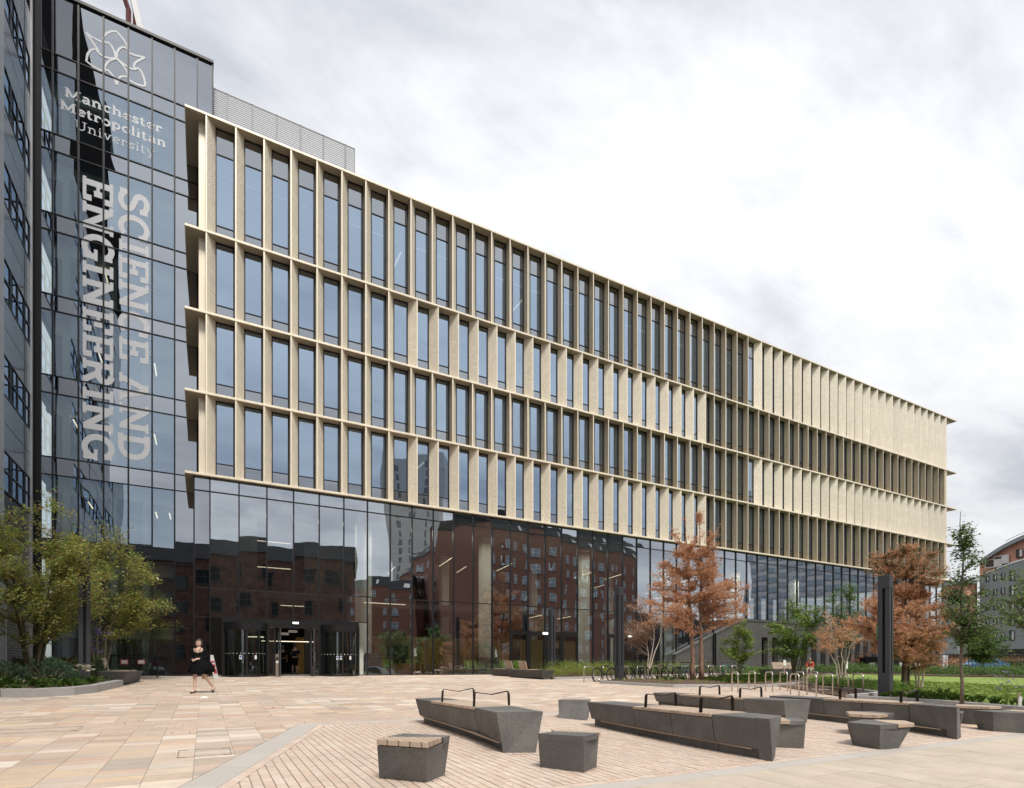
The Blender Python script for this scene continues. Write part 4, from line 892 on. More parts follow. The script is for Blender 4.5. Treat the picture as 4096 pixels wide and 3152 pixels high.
# ------------------------------------------------------------------ building on the left, seen at a sharp angle and mirrored in the glass
lb = thing('blue_grey_clad_building', 'tall building clad in smooth blue grey panels with square opening windows at the left edge', 'building', (-7.3, 20, .8), world=True)
XL = -7.3
part('core', box(-24, 6.0, -.5, XL - .06, 34.9, 46), wall_in_d, lb)
part('edge_trim', box(XL - .05, 34.72, .8, XL + .10, 34.86, 46), alum, lb); part('shadow_gap', box(XL - .05, 34.87, .8, XL + .02, 35.24, 40), black, lb)
part('pilaster', box(XL - .05, 26.0, .8, XL + .06, 30.55, 46), clad_l, lb)
part('top_louvre', box(XL - .04, 6.05, 32.5, XL + .01, 34.7, 45.9), matte_black, lb)
pan = {}; win_me = None
for k in range(11):
    zb = .6 + 4 * k                 # window strip z from zb to zb+1.7 above z=4
    for (y0, y1, wind) in ((30.6, 33.8, 1), (33.9, 34.7, 1), (21.0, 25.9, 1), (15.8, 20.8, 1), (10.6, 15.6, 1), (6.1, 10.4, 0)):
        if k < 2 or k > 7: continue
        z0 = zb
        for za, zc in ((z0 + 1.72, z0 + 2.84), (z0 + 2.86, z0 + 3.98)):
            ys_ = [y0, (y0 + y1) / 2, y1] if y1 - y0 > 1.5 else [y0, y1]
            for a, b in zip(ys_, ys_[1:]): part('cladding_panel', box(XL - .04, a + .008, za + .008, XL, b - .008, zc - .008), clad, lb)
        if wind:
            n = 3 if y1 - y0 > 1.5 else 1; wdt = (y1 - y0) / n
            for i in range(n):
                a = y0 + i * wdt; b = a + wdt
                f = MB()
                for (p, q, r_, s_) in ((a, z0, a + .05, z0 + 1.7), (b - .05, z0, b - .001, z0 + 1.7), (a + .05, z0, b - .05, z0 + .05), (a + .05, z0 + 1.65, b - .05, z0 + 1.7), (a + .05, z0 + .83, b - .05, z0 + .88)): f.box(XL - .05, p, q, XL + .02, r_, s_)
                fo = part('window', f, mesh_grey, lb)
                quad('pane', [(XL - .02, a + .05, z0 + .05), (XL - .02, b - .05, z0 + .05), (XL - .02, b - .05, z0 + 1.65), (XL - .02, a + .05, z0 + 1.65)], win_glass, fo)
        else: part('cladding_panel', box(XL - .04, y0, z0, XL, y1, z0 + 1.7), clad, lb)
for i, (a, b) in enumerate(((30.6, 32.6), (32.65, 34.7))):   # expanded metal screens at the foot
    mb = MB(); z = .9
    while z < 6.9: mb.box(XL - .01, a, z, XL + .004, b, z + .05); z += .11
    y = a
    while y < b: mb.box(XL - .03, y, .9, XL - .011, y + .045, 6.95); y += .16
    part('mesh_screen', mb, alum, lb, kind='stuff')
part('screen_backing', box(XL - .05, 26, .8, XL - .04, 34.7, 8.6), mesh_grey, lb)
part('screen_post', box(XL - .0, 30.75, .8, XL + .08, 30.85, 7.2), clad_l, lb)
# ------------------------------------------------------------------ buildings across the square, behind the camera: they show in the glass
def facade_building(name, label, A, B, h, storey, bay, m, depth=14, base=-.6, win=(1.0, 1.7), sill=1.0, roof=None, z_first=1.0, arch=False, frame_m=white_p, dark=None):
    dark = dark or pane_sky_tone
    """A -> B is the plan line of the front; windows are recesses with frame, pane and sill"""
    A = Vector((A[0], A[1], 0)); B = Vector((B[0], B[1], 0)); d = (B - A); L = d.length; d.normalize(); n = Vector((-d.y, d.x, 0))   # n points back from the front
    t = thing(name, label, 'building', (A.x, A.y, base), world=True)
    P = lambda u, v, z: tuple(A + d * u + n * v + Vector((0, 0, z)))
    c = MB(); c.prism([P(0, 0, base), P(L, 0, base), P(L, depth, base), P(0, depth, base)], [P(0, 0, h), P(L, 0, h), P(L, depth, h), P(0, depth, h)]); part('wall', c, m, t)
    nb = int(L / bay); ns = int((h - z_first) / storey)
    for i in range(nb):
        u = (i + .5) * L / nb - win[0] / 2
        for j in range(ns):
            z = z_first + j * storey + sill
            if z + win[1] > h - .4: continue
            f = MB(); e_ = .06
            top = P(u + win[0] / 2, -.02, z + win[1] + .18) if arch else None
            f.prism([P(u, -.025, z), P(u + win[0], -.025, z), P(u + win[0], -.005, z), P(u, -.005, z)], [P(u, -.025, z + win[1]), P(u + win[0], -.025, z + win[1]), P(u + win[0], -.005, z + win[1]), P(u, -.005, z + win[1])])
            w_ = part('window', f, dark, t)
            fr = MB()
            for (u0, z0, u1, z1) in ((u, z, u + e_, z + win[1]), (u + win[0] - e_, z, u + win[0], z + win[1]), (u + e_, z + win[1] - e_, u + win[0] - e_, z + win[1]), (u + e_, z + win[1] * .48, u + win[0] - e_, z + win[1] * .52), (u + win[0] / 2 - .025, z, u + win[0] / 2 + .025, z + win[1] - e_)):
                fr.prism([P(u0, -.05, z0), P(u1, -.05, z0), P(u1, -.03, z0), P(u0, -.03, z0)], [P(u0, -.05, z1), P(u1, -.05, z1), P(u1, -.03, z1), P(u0, -.03, z1)])
            part('frame', fr, frame_m, w_)
            s_ = MB(); s_.prism([P(u - .1, -.14, z - .16), P(u + win[0] + .1, -.14, z - .16), P(u + win[0] + .1, -.006, z - .16), P(u - .1, -.006, z - .16)], [P(u - .1, -.14, z - .02), P(u + win[0] + .1, -.14, z - .02), P(u + win[0] + .1, -.006, z - .02), P(u - .1, -.006, z - .02)]); part('sill', s_, conc_grey, w_)
    if roof and name != 'brown_brick_mill': pass
    if roof:
        r_ = MB(); r_.prism([P(-.2, -.2, h), P(L + .2, -.2, h), P(L + .2, depth, h), P(-.2, depth, h)], [P(0, roof * .8, h + roof), P(L, roof * .8, h + roof), P(L, depth - roof * .8, h + roof), P(0, depth - roof * .8, h + roof)]); ro = part('roof', r_, slate, t)
        k = int(L / (bay * 1.6)) if name != 'brown_brick_mill' else 0
        for i in range(k):
            u = (i + .5) * L / k
            q = MB(); q.poly([P(u - .45, .25, h + .6), P(u + .45, .25, h + .6), P(u + .45, 1.2, h + 1.8), P(u - .45, 1.2, h + 1.8)]); part('rooflight', q, tile_w, ro)
    return t
mz = lambda x, y: (x, 2 * YG - y)
# (positions mirrored about the glass plane, so that the reflections fall where the photograph shows them)
facade_building('brown_brick_mill', 'sooty brown brick mill across the square, mirrored in the entrance glass', mz(19.5, 87.7), mz(-14, 96.2), 17.3, 3.9, 3.9, mill_brick, 16, win=(1.7, 2.0), roof=2.6, frame_m=conc_grey, dark=car_gl)
facade_building('red_brick_hotel', 'tall red brick warehouse across the square, long wing mirrored in the hall glass', mz(107, 121.7), mz(52.4, 108), 32.0, 3.55, 3.7, red_brick, 18, win=(1.25, 2.0), roof=3.4)
facade_building('red_brick_hotel_wing', 'receding side wing of the red brick warehouse across the square', mz(53.4, 117), mz(56, 180), 31.0, 3.55, 5.2, red_brick, 18, win=(1.4, 2.1), roof=3.2)
facade_building('white_tiled_tower', 'pale tower block rising behind the red brick warehouse', mz(84, 217), mz(66, 227), 86, 3.6, 6, tile_w, 18, win=(1.6, 2.2), frame_m=mesh_grey)
facade_building('striped_curtain_wall_tower', 'blue grey striped tower mirrored in the far upper glazing', mz(195, 92), mz(166, 136), 62, 3.4, 3.2, alum, 25, win=(2.9, 1.9), frame_m=alum, dark=pane_blue)
facade_building('low_dark_hall', 'low dark slate roofed hall across the square', mz(166, 140), mz(108, 140), 13, 4, 7, mill_dark, 14, win=(1.6, 2), roof=5)
facade_building('far_brick_row', 'distant brick row mirrored between mill and tower', mz(50, 143), mz(24, 158), 22, 3.4, 4.4, red_brick, 12, win=(1.2, 1.8), roof=3)
# ------------------------------------------------------------------ residence block on the right
rb = thing('curved_residence_block', 'curved grey rendered residence block with terracotta attic and sweeping zinc roof', 'building', (139, 55, 0), world=True)
arc_pts = []
for i in range(25):
    s_ = i / 24; d_ = 119 - 26 * s_ + 4 * s_ * s_; u_ = .824 + .27 * s_
    arc_pts.append((d_ * (SY + u_ * CY), d_ * (CY - u_ * SY), s_))
def band(name, z0f, z1f, m, off=0., parent=rb, cap=False):
    mb = MB(); n = len(arc_pts); q = []
    for i, (x, y, s_) in enumerate(arc_pts):
        l = math.hypot(x, y); q.append((x - x / l * off, y - y / l * off, z0f(s_), z1f(s_)))
    back = [(x * 1.18, y * 1.18) for x, y, *_ in q]
    for i in range(n - 1):
        a, b = q[i], q[i + 1]; mb.poly([(b[0], b[1], b[2]), (a[0], a[1], a[2]), (a[0], a[1], a[3]), (b[0], b[1], b[3])][::-1])
        mb.poly([(a[0], a[1], a[3]), (b[0], b[1], b[3]), (*back[i + 1], b[3]), (*back[i], a[3])][::-1])
        mb.poly([(a[0], a[1], a[2]), (b[0], b[1], b[2]), (*back[i + 1], b[2]), (*back[i], a[2])])
    a = q[0]; mb.poly([(a[0], a[1], a[2]), (*back[0], a[2]), (*back[0], a[3]), (a[0], a[1], a[3])])
    return part(name, mb, m, parent)
def GZ(s): s = min(s, .38); return 20.0 + 13 * s - 17 * s * s
def RZ(s): s = min(s, .43); return 22.7 + 19 * s - 22 * s * s
band('ground_storey', lambda s: -.5, lambda s: 4.9, terra, -1.0)
band('grey_wall', lambda s: 5.0 - .6 * s, lambda s: GZ(s), render_g)
band('string_course', lambda s: GZ(s), lambda s: GZ(s) + .3, white_p, .15)
band('attic_wall', lambda s: GZ(s) + .3, lambda s: RZ(s), terra, -.3)
rfz = band('roof', lambda s: RZ(s), lambda s: RZ(s) + .8, zinc, 1.2)
for k_ in range(2):
    part('guard_rail', MB().tube([(x * 1.03, y * 1.03, RZ(s_) + 1.6 + .6 * k_) for x, y, s_ in arc_pts[4:]], .06, 4), zinc, rfz)
def on_arc(s_):
    f = s_ * 24; i = min(int(f), 23); t_ = f - i; a, b = arc_pts[i], arc_pts[i + 1]; return a[0] + (b[0] - a[0]) * t_, a[1] + (b[1] - a[1]) * t_
def res_window(s_, z, w_, h_, off=.03, m_=car_gl, fm=mesh_grey, parent=rb):
    x, y = on_arc(s_); x2, y2 = on_arc(min(s_ + .004, 1)); d_ = Vector((x2 - x, y2 - y, 0)).normalized(); n_ = Vector((-x, -y, 0)).normalized()
    P = lambda u, v, zz: tuple(Vector((x, y, 0)) + d_ * u + n_ * v + Vector((0, 0, zz)))
    f = MB(); f.prism([P(-w_ / 2, 0, z), P(-w_ / 2, off + .1, z), P(w_ / 2, off + .1, z), P(w_ / 2, 0, z)], [P(-w_ / 2, 0, z + h_), P(-w_ / 2, off + .1, z + h_), P(w_ / 2, off + .1, z + h_), P(w_ / 2, 0, z + h_)])
    wo = part('window', f, fm, parent)
    mb = MB(); mb.poly([P(-w_ / 2 + .12, off + .11, z + .12), P(w_ / 2 - .12, off + .11, z + .12), P(w_ / 2 - .12, off + .11, z + h_ - .12), P(-w_ / 2 + .12, off + .11, z + h_ - .12)]); part('pane', mb, m_, wo)
    mb = MB(); mb.poly([P(w_ * .02, off + .12, z + .15), P(w_ / 2 - .15, off + .12, z + .15), P(w_ / 2 - .15, off + .12, z + h_ * .9), P(w_ * .02, off + .12, z + h_ * .9)]); part('blind', mb, tile_w, wo)
rn = random.Random(9)
for j in range(5):
    for s_, w_, h_ in ((.05, .8, 1.5), (.10, .8, 1.5), (.15, .8, 1.6), (.21, 1.1, 2.5), (.31, 1.0, 1.9), (.43, 1.3, 1.9), (.57, 1.5, 2.0), (.72, 1.5, 2.0)):
        res_window(s_, 7.0 + 3.0 * j - (.4 if h_ > 2.2 else 0), w_ * .85, h_ * .8)
for s_, w_ in ((.09, 3.0), (.14, 2.6), (.26, 1.2), (.42, 3.0), (.50, 3.0), (.58, 3.0), (.66, 3)):
    res_window(s_, GZ(s_) + .7, w_, 1.7, off=.35, m_=louvre_b, fm=white_p if w_ > 2 else mesh_grey)
for s_ in (.02, .06, .10, .15, .20, .25, .3, .36): res_window(s_, .6, .9, 1.9, off=-1.0 + .1)
for s_ in (.11, .17, .23, .3): res_window(s_, 3.4, 3.6, 1.3, off=-.9, m_=louvre_b)
t = thing('red_stair_tower', 'slender terracotta stair tower left of the curved residence block', 'building', (131, 55, 0), world=True)
d_ = 121; u_ = .803; x, y = d_ * (SY + u_ * CY), d_ * (CY - u_ * SY)
part('tower_wall', box(x - 1.6, y - 1.2, -.5, x + 1.2, y + 3, 19.5), terra, t); part('grey_flank', box(x - 5.5, y - .6, 3.8, x - 1.62, y + 3, 16.0), render_g, t)
part('attic', box(x - 3.4, y - 1.4, 16.1, x - 1.62, y + 3, 18.6), terra, t); part('roof', box(x - 4.2, y - 2.2, 18.62, x - 1.2, y + 3.4, 19.3), zinc, t)

# ------------------------------------------------------------------ seats on the brick field
def long_seat(label, top, zt, inset, tim, arms, near_out=None, seams=None, shelf=True):
    """top: plan outline CCW; zt: level top; inset: how far the foot is drawn in; tim: (y0,y1) range with boards"""
    cx = sum(p[0] for p in top) / len(top); cy = sum(p[1] for p in top) / len(top)
    t = thing('long_seat', label, 'bench', (cx, cy, g(cy)), world=True)
    def inner(p, k): dx_, dy_ = cx - p[0], 0; return (p[0] + (k if dx_ > 0 else -k), p[1] + (k if cy > p[1] else -k) * .9)
    xm0 = min(p[0] for p in top) - 1; xm1 = max(p[0] for p in top) + 1
    y0, y1 = min(p[1] for p in top), max(p[1] for p in top)
    cuts = [y0, y0 + .2] + (seams or [tim[0] + .0, (tim[0] + tim[1]) / 2, tim[1]]) + [y1]
    def edge(side, y):
        xs_ = []
        for i in range(len(top)):
            p, q = top[i], top[(i + 1) % len(top)]
            if (p[1] - y) * (q[1] - y) <= 0 and p[1] != q[1]: xs_.append(p[0] + (q[0] - p[0]) * (y - p[1]) / (q[1] - p[1]))
        return min(xs_) if side < 0 else max(xs_)
    for ci, (a, b) in enumerate(zip(cuts, cuts[1:])):
        ga, gb = (0 if ci <= 1 else .004), (0 if ci == 0 else .004)
        pl = [(0, 1, b - gb), (0, -1, -(a + ga))]
        pt = clip(top, pl)
        if not pt: continue
        under = a >= tim[0] - .01 and b <= tim[1] + .01
        zt_ = zt - (.045 if under else 0)
        def foot(p):
            q = p
            k = inset
            x_ = p[0] + (k if p[0] < cx else -k)
            y_ = p[1]
            if p[1] < y0 + .7 and p[1] <= a + .02 and a == y0: y_ += k * .3
            if b == y1 and p[1] >= b - .35: y_ -= k * .6
            return (x_, y_)
        bot = [foot(p) for p in pt]
        if ci == 0:
            m_ = MB(); m_.prism([(x_, y_, g(y_) - .02) for x_, y_ in bot], [(x_, y_, zt_) for x_, y_ in pt]); part('concrete_end', m_, conc_dark, t); continue
        m_ = MB(); m_.prism([(x_, y_, g(y_) + .13) for x_, y_ in [(pt[i][0] + (bot[i][0] - pt[i][0]) * .75, pt[i][1] + (bot[i][1] - pt[i][1]) * .75) for i in range(len(pt))]], [(x_, y_, zt_) for x_, y_ in pt])
        part('concrete_block', m_, conc_dark, t, bevel=.009)
        m_ = MB(); bi = [(p[0] + (.05 if p[0] < cx else -.05), p[1]) for p in bot]
        m_.prism([(x_, y_, g(y_) - .02) for x_, y_ in bi], [(x_, y_, g(y_) + .131) for x_, y_ in bi]); part('plinth', m_, conc_dark, t)
    if shelf:                                               # thin pale line where the body stops above the plinth
        ya_, yb_ = y0 + .3, y1 - .35; ys_ = [ya_, (ya_ + yb_) / 2, yb_]
        L0 = [(edge(-1, y) + inset * .75 - .004, y) for y in ys_]
        for (p, q) in zip(L0, L0[1:]): part('foot_rail', MB().prism([(p[0], p[1], g(p[1]) + .112), (p[0] + .05, p[1], g(p[1]) + .112), (q[0] + .05, q[1], g(q[1]) + .112), (q[0], q[1], g(q[1]) + .112)], [(p[0], p[1], g(p[1]) + .129), (p[0] + .05, p[1], g(p[1]) + .129), (q[0] + .05, q[1], g(q[1]) + .129), (q[0], q[1], g(q[1]) + .129)]), timber, t)
    n = round((tim[1] - tim[0]) / .072)
    for i in range(n):
        a = tim[0] + (tim[1] - tim[0]) * i / n; b = a + .064
        s_ = clip(top, [(0, 1, b), (0, -1, -a)])
        s_ = [(p[0] + (-.008 if p[0] < cx else .008), p[1]) for p in s_]
        if s_: part('timber_slat', MB().prism([(x_, y_, zt - .04) for x_, y_ in s_], [(x_, y_, zt + .004) for x_, y_ in s_]), timber, t, bevel=.004)
    for (xa, ya_, xb, yb_) in arms:
        m_ = MB(); hgt = .21; w_ = .022
        dxx, dyy = xb - xa, yb_ - ya_
        prof = [(0, -.02), (.02, hgt * .9), (.05, hgt), (.5, hgt - .035), (.95, hgt + .01), (.985, hgt * .9), (1.0, -.02)]
        for (t0, h0), (t1, h1) in zip(prof, prof[1:]):
            p = (xa + dxx * t0, ya_ + dyy * t0, zt + h0); q = (xa + dxx * t1, ya_ + dyy * t1, zt + h1)
            vert = abs(h1 - h0) > .1
            th = .010
            if vert: m_.prism([(p[0] - th, p[1] - w_, p[2]), (p[0] + th, p[1] - w_, p[2]), (p[0] + th, p[1] + w_, p[2]), (p[0] - th, p[1] + w_, p[2])], [(q[0] - th, q[1] - w_, q[2]), (q[0] + th, q[1] - w_, q[2]), (q[0] + th, q[1] + w_, q[2]), (q[0] - th, q[1] + w_, q[2])])
            else: m_.prism([(p[0], p[1] - w_, p[2] - .006), (q[0], q[1] - w_, q[2] - .006), (q[0], q[1] + w_, q[2] - .006), (p[0], p[1] + w_, p[2] - .006)], [(p[0], p[1] - w_, p[2] + .006), (q[0], q[1] - w_, q[2] + .006), (q[0], q[1] + w_, q[2] + .006), (p[0], p[1] + w_, p[2] + .006)])
        part('armrest', m_, arm_metal, t)
    return t
long_seat('long dark concrete seat with boards and two armrests nearest the square, left of the others', [(3.42, 10.05), (3.42, 7.4), (3.30, 6.50), (3.88, 6.30), (4.02, 7.2), (4.04, 8.6), (3.98, 10.2)], .69, .10, (7.45, 9.2), [(3.44, 8.75, 4.02, 8.75), (3.44, 7.5, 4.02, 7.5)], seams=[7.45, 8.3, 9.2])
long_seat('longest looking dark concrete seat with boards in the centre foreground, two tall black armrests', [(6.10, 8.4), (6.02, 7.0), (5.95, 5.5), (6.02, 4.55), (6.58, 4.80), (6.66, 5.8), (6.68, 7.3), (6.68, 8.3)], .64, .09, (5.4, 7.05), [(6.02, 6.75, 6.66, 6.75), (6.0, 5.62, 6.64, 5.62)], seams=[5.4, 6.2, 7.05])
long_seat('long dark concrete seat with boards partly hidden behind the centre foreground seat', [(10.05, 11.0), (9.95, 9.6), (9.85, 8.1), (10.0, 7.25), (10.55, 7.05), (10.60, 8.4), (10.62, 9.8), (10.6, 11.0)], .62, .09, (8.1, 10.0), [(9.95, 9.35, 10.6, 9.35), (9.9, 8.2, 10.58, 8.2)], seams=[8.1, 9.05, 10.0], shelf=False)
long_seat('long dark concrete seat with boards below the tall lamp at the right', [(11.08, 8.4), (11.02, 7.1), (10.92, 5.5), (10.50, 4.55), (10.84, 4.66), (11.5, 5.6), (11.6, 7.1), (11.6, 8.4)], .63, .06, (5.45, 7.1), [(11.02, 6.75, 11.55, 6.75), (10.95, 5.6, 11.5, 5.6)], seams=[5.45, 6.3, 7.1])
def _nn(p, top, base):
    i = min(range(len(top)), key=lambda k: math.dist(p, top[k])); return (base[i][0] - top[i][0], base[i][1] - top[i][1]) if math.dist(p, top[i]) < .12 else (0, 0)
def stool(label, top, zt, base, timb=None, along='X', tt=.05):
    cx = sum(p[0] for p in top) / len(top); cy = sum(p[1] for p in top) / len(top)
    t = thing('seat_block', label, 'stool', (cx, cy, g(cy)), group='dark concrete seat blocks', world=True)
    ztop = zt - .001
    if timb:
        rest = zt
        # the body is cut down under the boards
        part('concrete_block', MB().prism([(x_, y_, g(y_) - .02) for x_, y_ in base], [(x_, y_, zt - tt - .012) for x_, y_ in [(b[0] + (a[0] - b[0]) * .88, b[1] + (a[1] - b[1]) * .88) for a, b in zip(top, base)]]), conc_dark, t)
        sc_ = lambda p: (p[0] + .12 * _nn(p, top, base)[0], p[1] + .12 * _nn(p, top, base)[1])
        part('top_slab', MB().prism([(*sc_(p), zt - tt - .011) for p in timb[1]], [(x_, y_, zt) for x_, y_ in timb[1]]), conc_dark, t)
        bp = timb[0]; n = timb[2]
        a_ = 0 if along == 'X' else 1
        lo = min(p[a_] for p in bp); hi = max(p[a_] for p in bp)
        for i in range(n):
            s0 = lo + (hi - lo) * i / n + .004; s1 = lo + (hi - lo) * (i + 1) / n - .004
            pl = [(1, 0, s1), (-1, 0, -s0)] if a_ == 0 else [(0, 1, s1), (0, -1, -s0)]
            s_ = clip(bp, pl)
            if s_: part('timber_slat', MB().prism([(x_, y_, zt - tt) for x_, y_ in s_], [(x_, y_, zt + .005) for x_, y_ in s_]), timber, t, bevel=.004)
    else:
        part('concrete_block', MB().prism([(x_, y_, g(y_) - .02) for x_, y_ in base], [(x_, y_, zt) for x_, y_ in top]), conc_dark, t, bevel=.008)
    return t
stool('dark concrete seat block with boards on its near half, front left', [(1.51, 5.60), (1.85, 5.12), (2.27, 5.55), (1.91, 5.99)], .55, [(1.57, 5.72), (1.93, 5.32), (2.22, 5.58), (1.92, 5.92)],
      ([(1.50, 5.58), (1.86, 5.10), (2.14, 5.44), (1.63, 5.74)], [(1.635, 5.745), (2.145, 5.445), (2.14, 5.40), (2.27, 5.55), (1.91, 5.99)], 8), 'X')
stool('dark concrete seat block with boards only at its back, right of the first long seat', [(3.27, 5.42), (3.56, 4.96), (3.97, 5.23), (3.60, 5.66)], .53, [(3.35, 5.50), (3.62, 5.03), (3.94, 5.24), (3.64, 5.62)],
      ([(3.55, 5.52), (3.90, 5.14), (4.0, 5.24), (3.61, 5.68)], [(3.27, 5.42), (3.56, 4.96), (3.895, 5.135), (3.545, 5.515)], 8), 'Y')
stool('plain faced dark seat block standing behind, between the two nearest long seats', [(6.40, 9.80), (6.72, 9.15), (7.15, 9.70), (6.78, 10.15)], .60, [(6.30, 9.62), (6.56, 9.04), (6.98, 9.55), (6.65, 9.95)],
      ([(6.50, 9.85), (6.95, 9.52), (7.15, 9.70), (6.80, 10.16)], [(6.40, 9.80), (6.72, 9.15), (6.945, 9.51), (6.49, 9.84)], 7), 'X')
stool('dark seat block with one board, tucked by the near end of the centre seat', [(6.95, 5.35), (7.36, 4.99), (7.72, 5.36), (7.35, 5.70)], .52, [(6.98, 5.40), (7.40, 5.05), (7.66, 5.34), (7.35, 5.62)],
      ([(6.92, 5.33), (7.18, 5.10), (7.55, 5.50), (7.33, 5.71)], [(7.19, 5.11), (7.36, 4.99), (7.72, 5.36), (7.56, 5.49)], 3), 'Y')
stool('dark seat block with boards at its right corner in the right foreground', [(8.30, 4.98), (8.28, 4.50), (8.95, 4.42), (9.25, 4.68), (8.95, 5.12)], .46, [(8.38, 4.94), (8.33, 4.54), (8.72, 4.50), (9.0, 4.68), (8.8, 4.98)],
      ([(8.62, 4.44), (8.96, 4.40), (9.27, 4.68), (9.03, 5.02), (8.78, 4.72)], [(8.30, 4.98), (8.28, 4.50), (8.60, 4.45), (8.775, 4.73), (9.02, 5.03), (8.95, 5.12)], 7), 'Y')
stool('low dark seat block with boards, just behind the right foreground block', [(9.45, 5.62), (9.62, 5.26), (10.25, 5.35), (10.35, 5.75), (9.9, 5.95)], .49, [(9.55, 5.62), (9.68, 5.33), (10.15, 5.4), (10.25, 5.7), (9.9, 5.85)],
      ([(9.43, 5.62), (9.60, 5.24), (9.95, 5.29), (10.0, 5.9), (9.88, 5.94)], [(9.96, 5.30), (10.25, 5.35), (10.35, 5.75), (10.01, 5.9)], 8), 'X')
stool('wide dark seat block at the right edge with a board on its far corner', [(12.50, 5.18), (12.34, 4.79), (12.62, 4.22), (13.1, 4.30), (13.25, 4.85)], .47, [(12.62, 5.12), (12.40, 4.80), (12.60, 4.42), (12.98, 4.40), (13.1, 4.85)],
      ([(12.78, 4.24), (13.12, 4.28), (13.28, 4.85), (13.0, 4.92)], [(12.50, 5.18), (12.34, 4.79), (12.62, 4.22), (12.77, 4.235), (12.99, 4.93)], 5), 'Y')
stool('dark seat block at the right edge half hidden behind the wide one', [(13.2, 5.75), (13.35, 5.25), (14.1, 5.15), (14.3, 5.6), (13.7, 5.95)], .50, [(13.3, 5.7), (13.4, 5.32), (14.0, 5.2), (14.2, 5.55), (13.7, 5.85)],
      ([(13.18, 5.73), (13.34, 5.23), (13.72, 5.19), (13.6, 5.9)], [(13.73, 5.2), (14.1, 5.15), (14.3, 5.6), (13.7, 5.95)], 4), 'Y')
stool('plain dark seat block showing past the near end of the right long seat', [(11.55, 5.55), (11.62, 4.95), (12.15, 5.15), (12.1, 5.6)], .47, [(11.6, 5.5), (11.66, 5.02), (12.02, 5.18), (12.0, 5.52)])
# benches in the beds
def bed_bench(label, x, y, rz, l=3.6, backs=((.35, 1.0),), hgt=.52, w_=.85):
    t = thing('concrete_bench', label, 'bench', (x, y, g(y)), rz)
    top = [(0, 0), (w_, 0), (w_, l), (0, l)]; bot = [(.12, .16), (w_ - .12, .16), (w_ - .12, l - .16), (.12, l - .16)]
    part('concrete_body', MB().prism([(a, b, .10) for a, b in bot], [(a, b, hgt) for a, b in top]), conc_grey, t, bevel=.01)
    part('plinth', MB().prism([(a * .8 + .1, b, -.08) for a, b in bot], [(a * .8 + .1, b, .101) for a, b in bot]), conc_grey, t)
    n = 12
    for i in range(n): part('timber_slat', box(.04, l * .4 + i * .085, hgt + .002, w_ - .04, l * .4 + i * .085 + .07, hgt + .04), timber, t)
    for a, b in backs:
        k = int((b - a) / .09)
        for i in range(k):
            yy = a * l / 3.6 + i * .09; part('back_board', MB().prism([(.10, yy, hgt), (.14, yy, hgt), (.14, yy + .075, hgt), (.10, yy + .075, hgt)], [(-.02, yy, hgt + .48), (.02, yy, hgt + .48), (.02, yy + .075, hgt + .48), (-.02, yy + .075, hgt + .48)]), timber, t)
    for yy in (l * .4, l * .62): part('armrest', MB().tube([(.1, yy, hgt), (.1, yy, hgt + .22), (w_ - .12, yy, hgt + .24), (w_ - .1, yy, hgt)], .014, 5), arm_metal, t)
    return t
bed_bench('grey concrete bench with timber back beside the left planting bed', -3.30, 24.2, R(-3), 3.9, ((.9, 1.5),), w_=.88)
bed_bench('smaller grey concrete bench with timber back in front of the hall doors', 15.7, 28.4, R(12), 2.6, ((.6, 1.3),), .45)
bed_bench('grey concrete bench at the near corner of the shrub bed before the hall', 15.35, 25.0, R(6), 3.3, ((1.6, 2.4),), .5)
bed_bench('long concrete bench with two timber backs before the far dark openings', 33.2, 26.0, R(-75), 8.0, ((1.0, 4.5),), .5)
# ------------------------------------------------------------------ lamp columns
def lamp(label, x, y, h_, w_=.34, tagp=False):
    t = thing('lamp_column', label, 'lamp post', (x, y, g(y)), R(10), 'square four legged lamp columns'); q = w_ / 2; c = w_ * .38
    part('base', box(-q, -q, -.1, q, q, .82), lamp_m, t, bevel=.01)
    for sx in (-1, 1):
        for sy in (-1, 1): part('leg', box(min(sx * q, sx * (q - c)), min(sy * q, sy * (q - c)), .82, max(sx * q, sx * (q - c)), max(sy * q, sy * (q - c)), h_ - .42), lamp_m, t)
    part('core', box(-.035, -.035, .82, .035, .035, h_ - .42), black, t)
    part('head', box(-q, -q, h_ - .42, q, q, h_), lamp_m, t, bevel=.01)
    if tagp: part('green_label', box(-q - .035, q + .015, 1.95, -q + .04, q + .03, 2.42), sign_green, t); part('bracket', box(-q + .01, q, 2.0, -q + .03, q + .014, 2.36), steel, t)
    return t
lamp('dark lamp column standing at the tip of the island bed, bicycles behind it', 17.96, 22.03, 4.66, .33)
lamp('farther dark lamp column in front of the hall doors', 19.3, 30.3, 4.15, .34)
lamp('tall dark lamp column at the right with a small green label on its side', 19.45, 10.41, 3.98, .34, True)
lamp('dark lamp column wrapped by the green trees in the left bed', -3.53, 23.6, 4.5, .32)
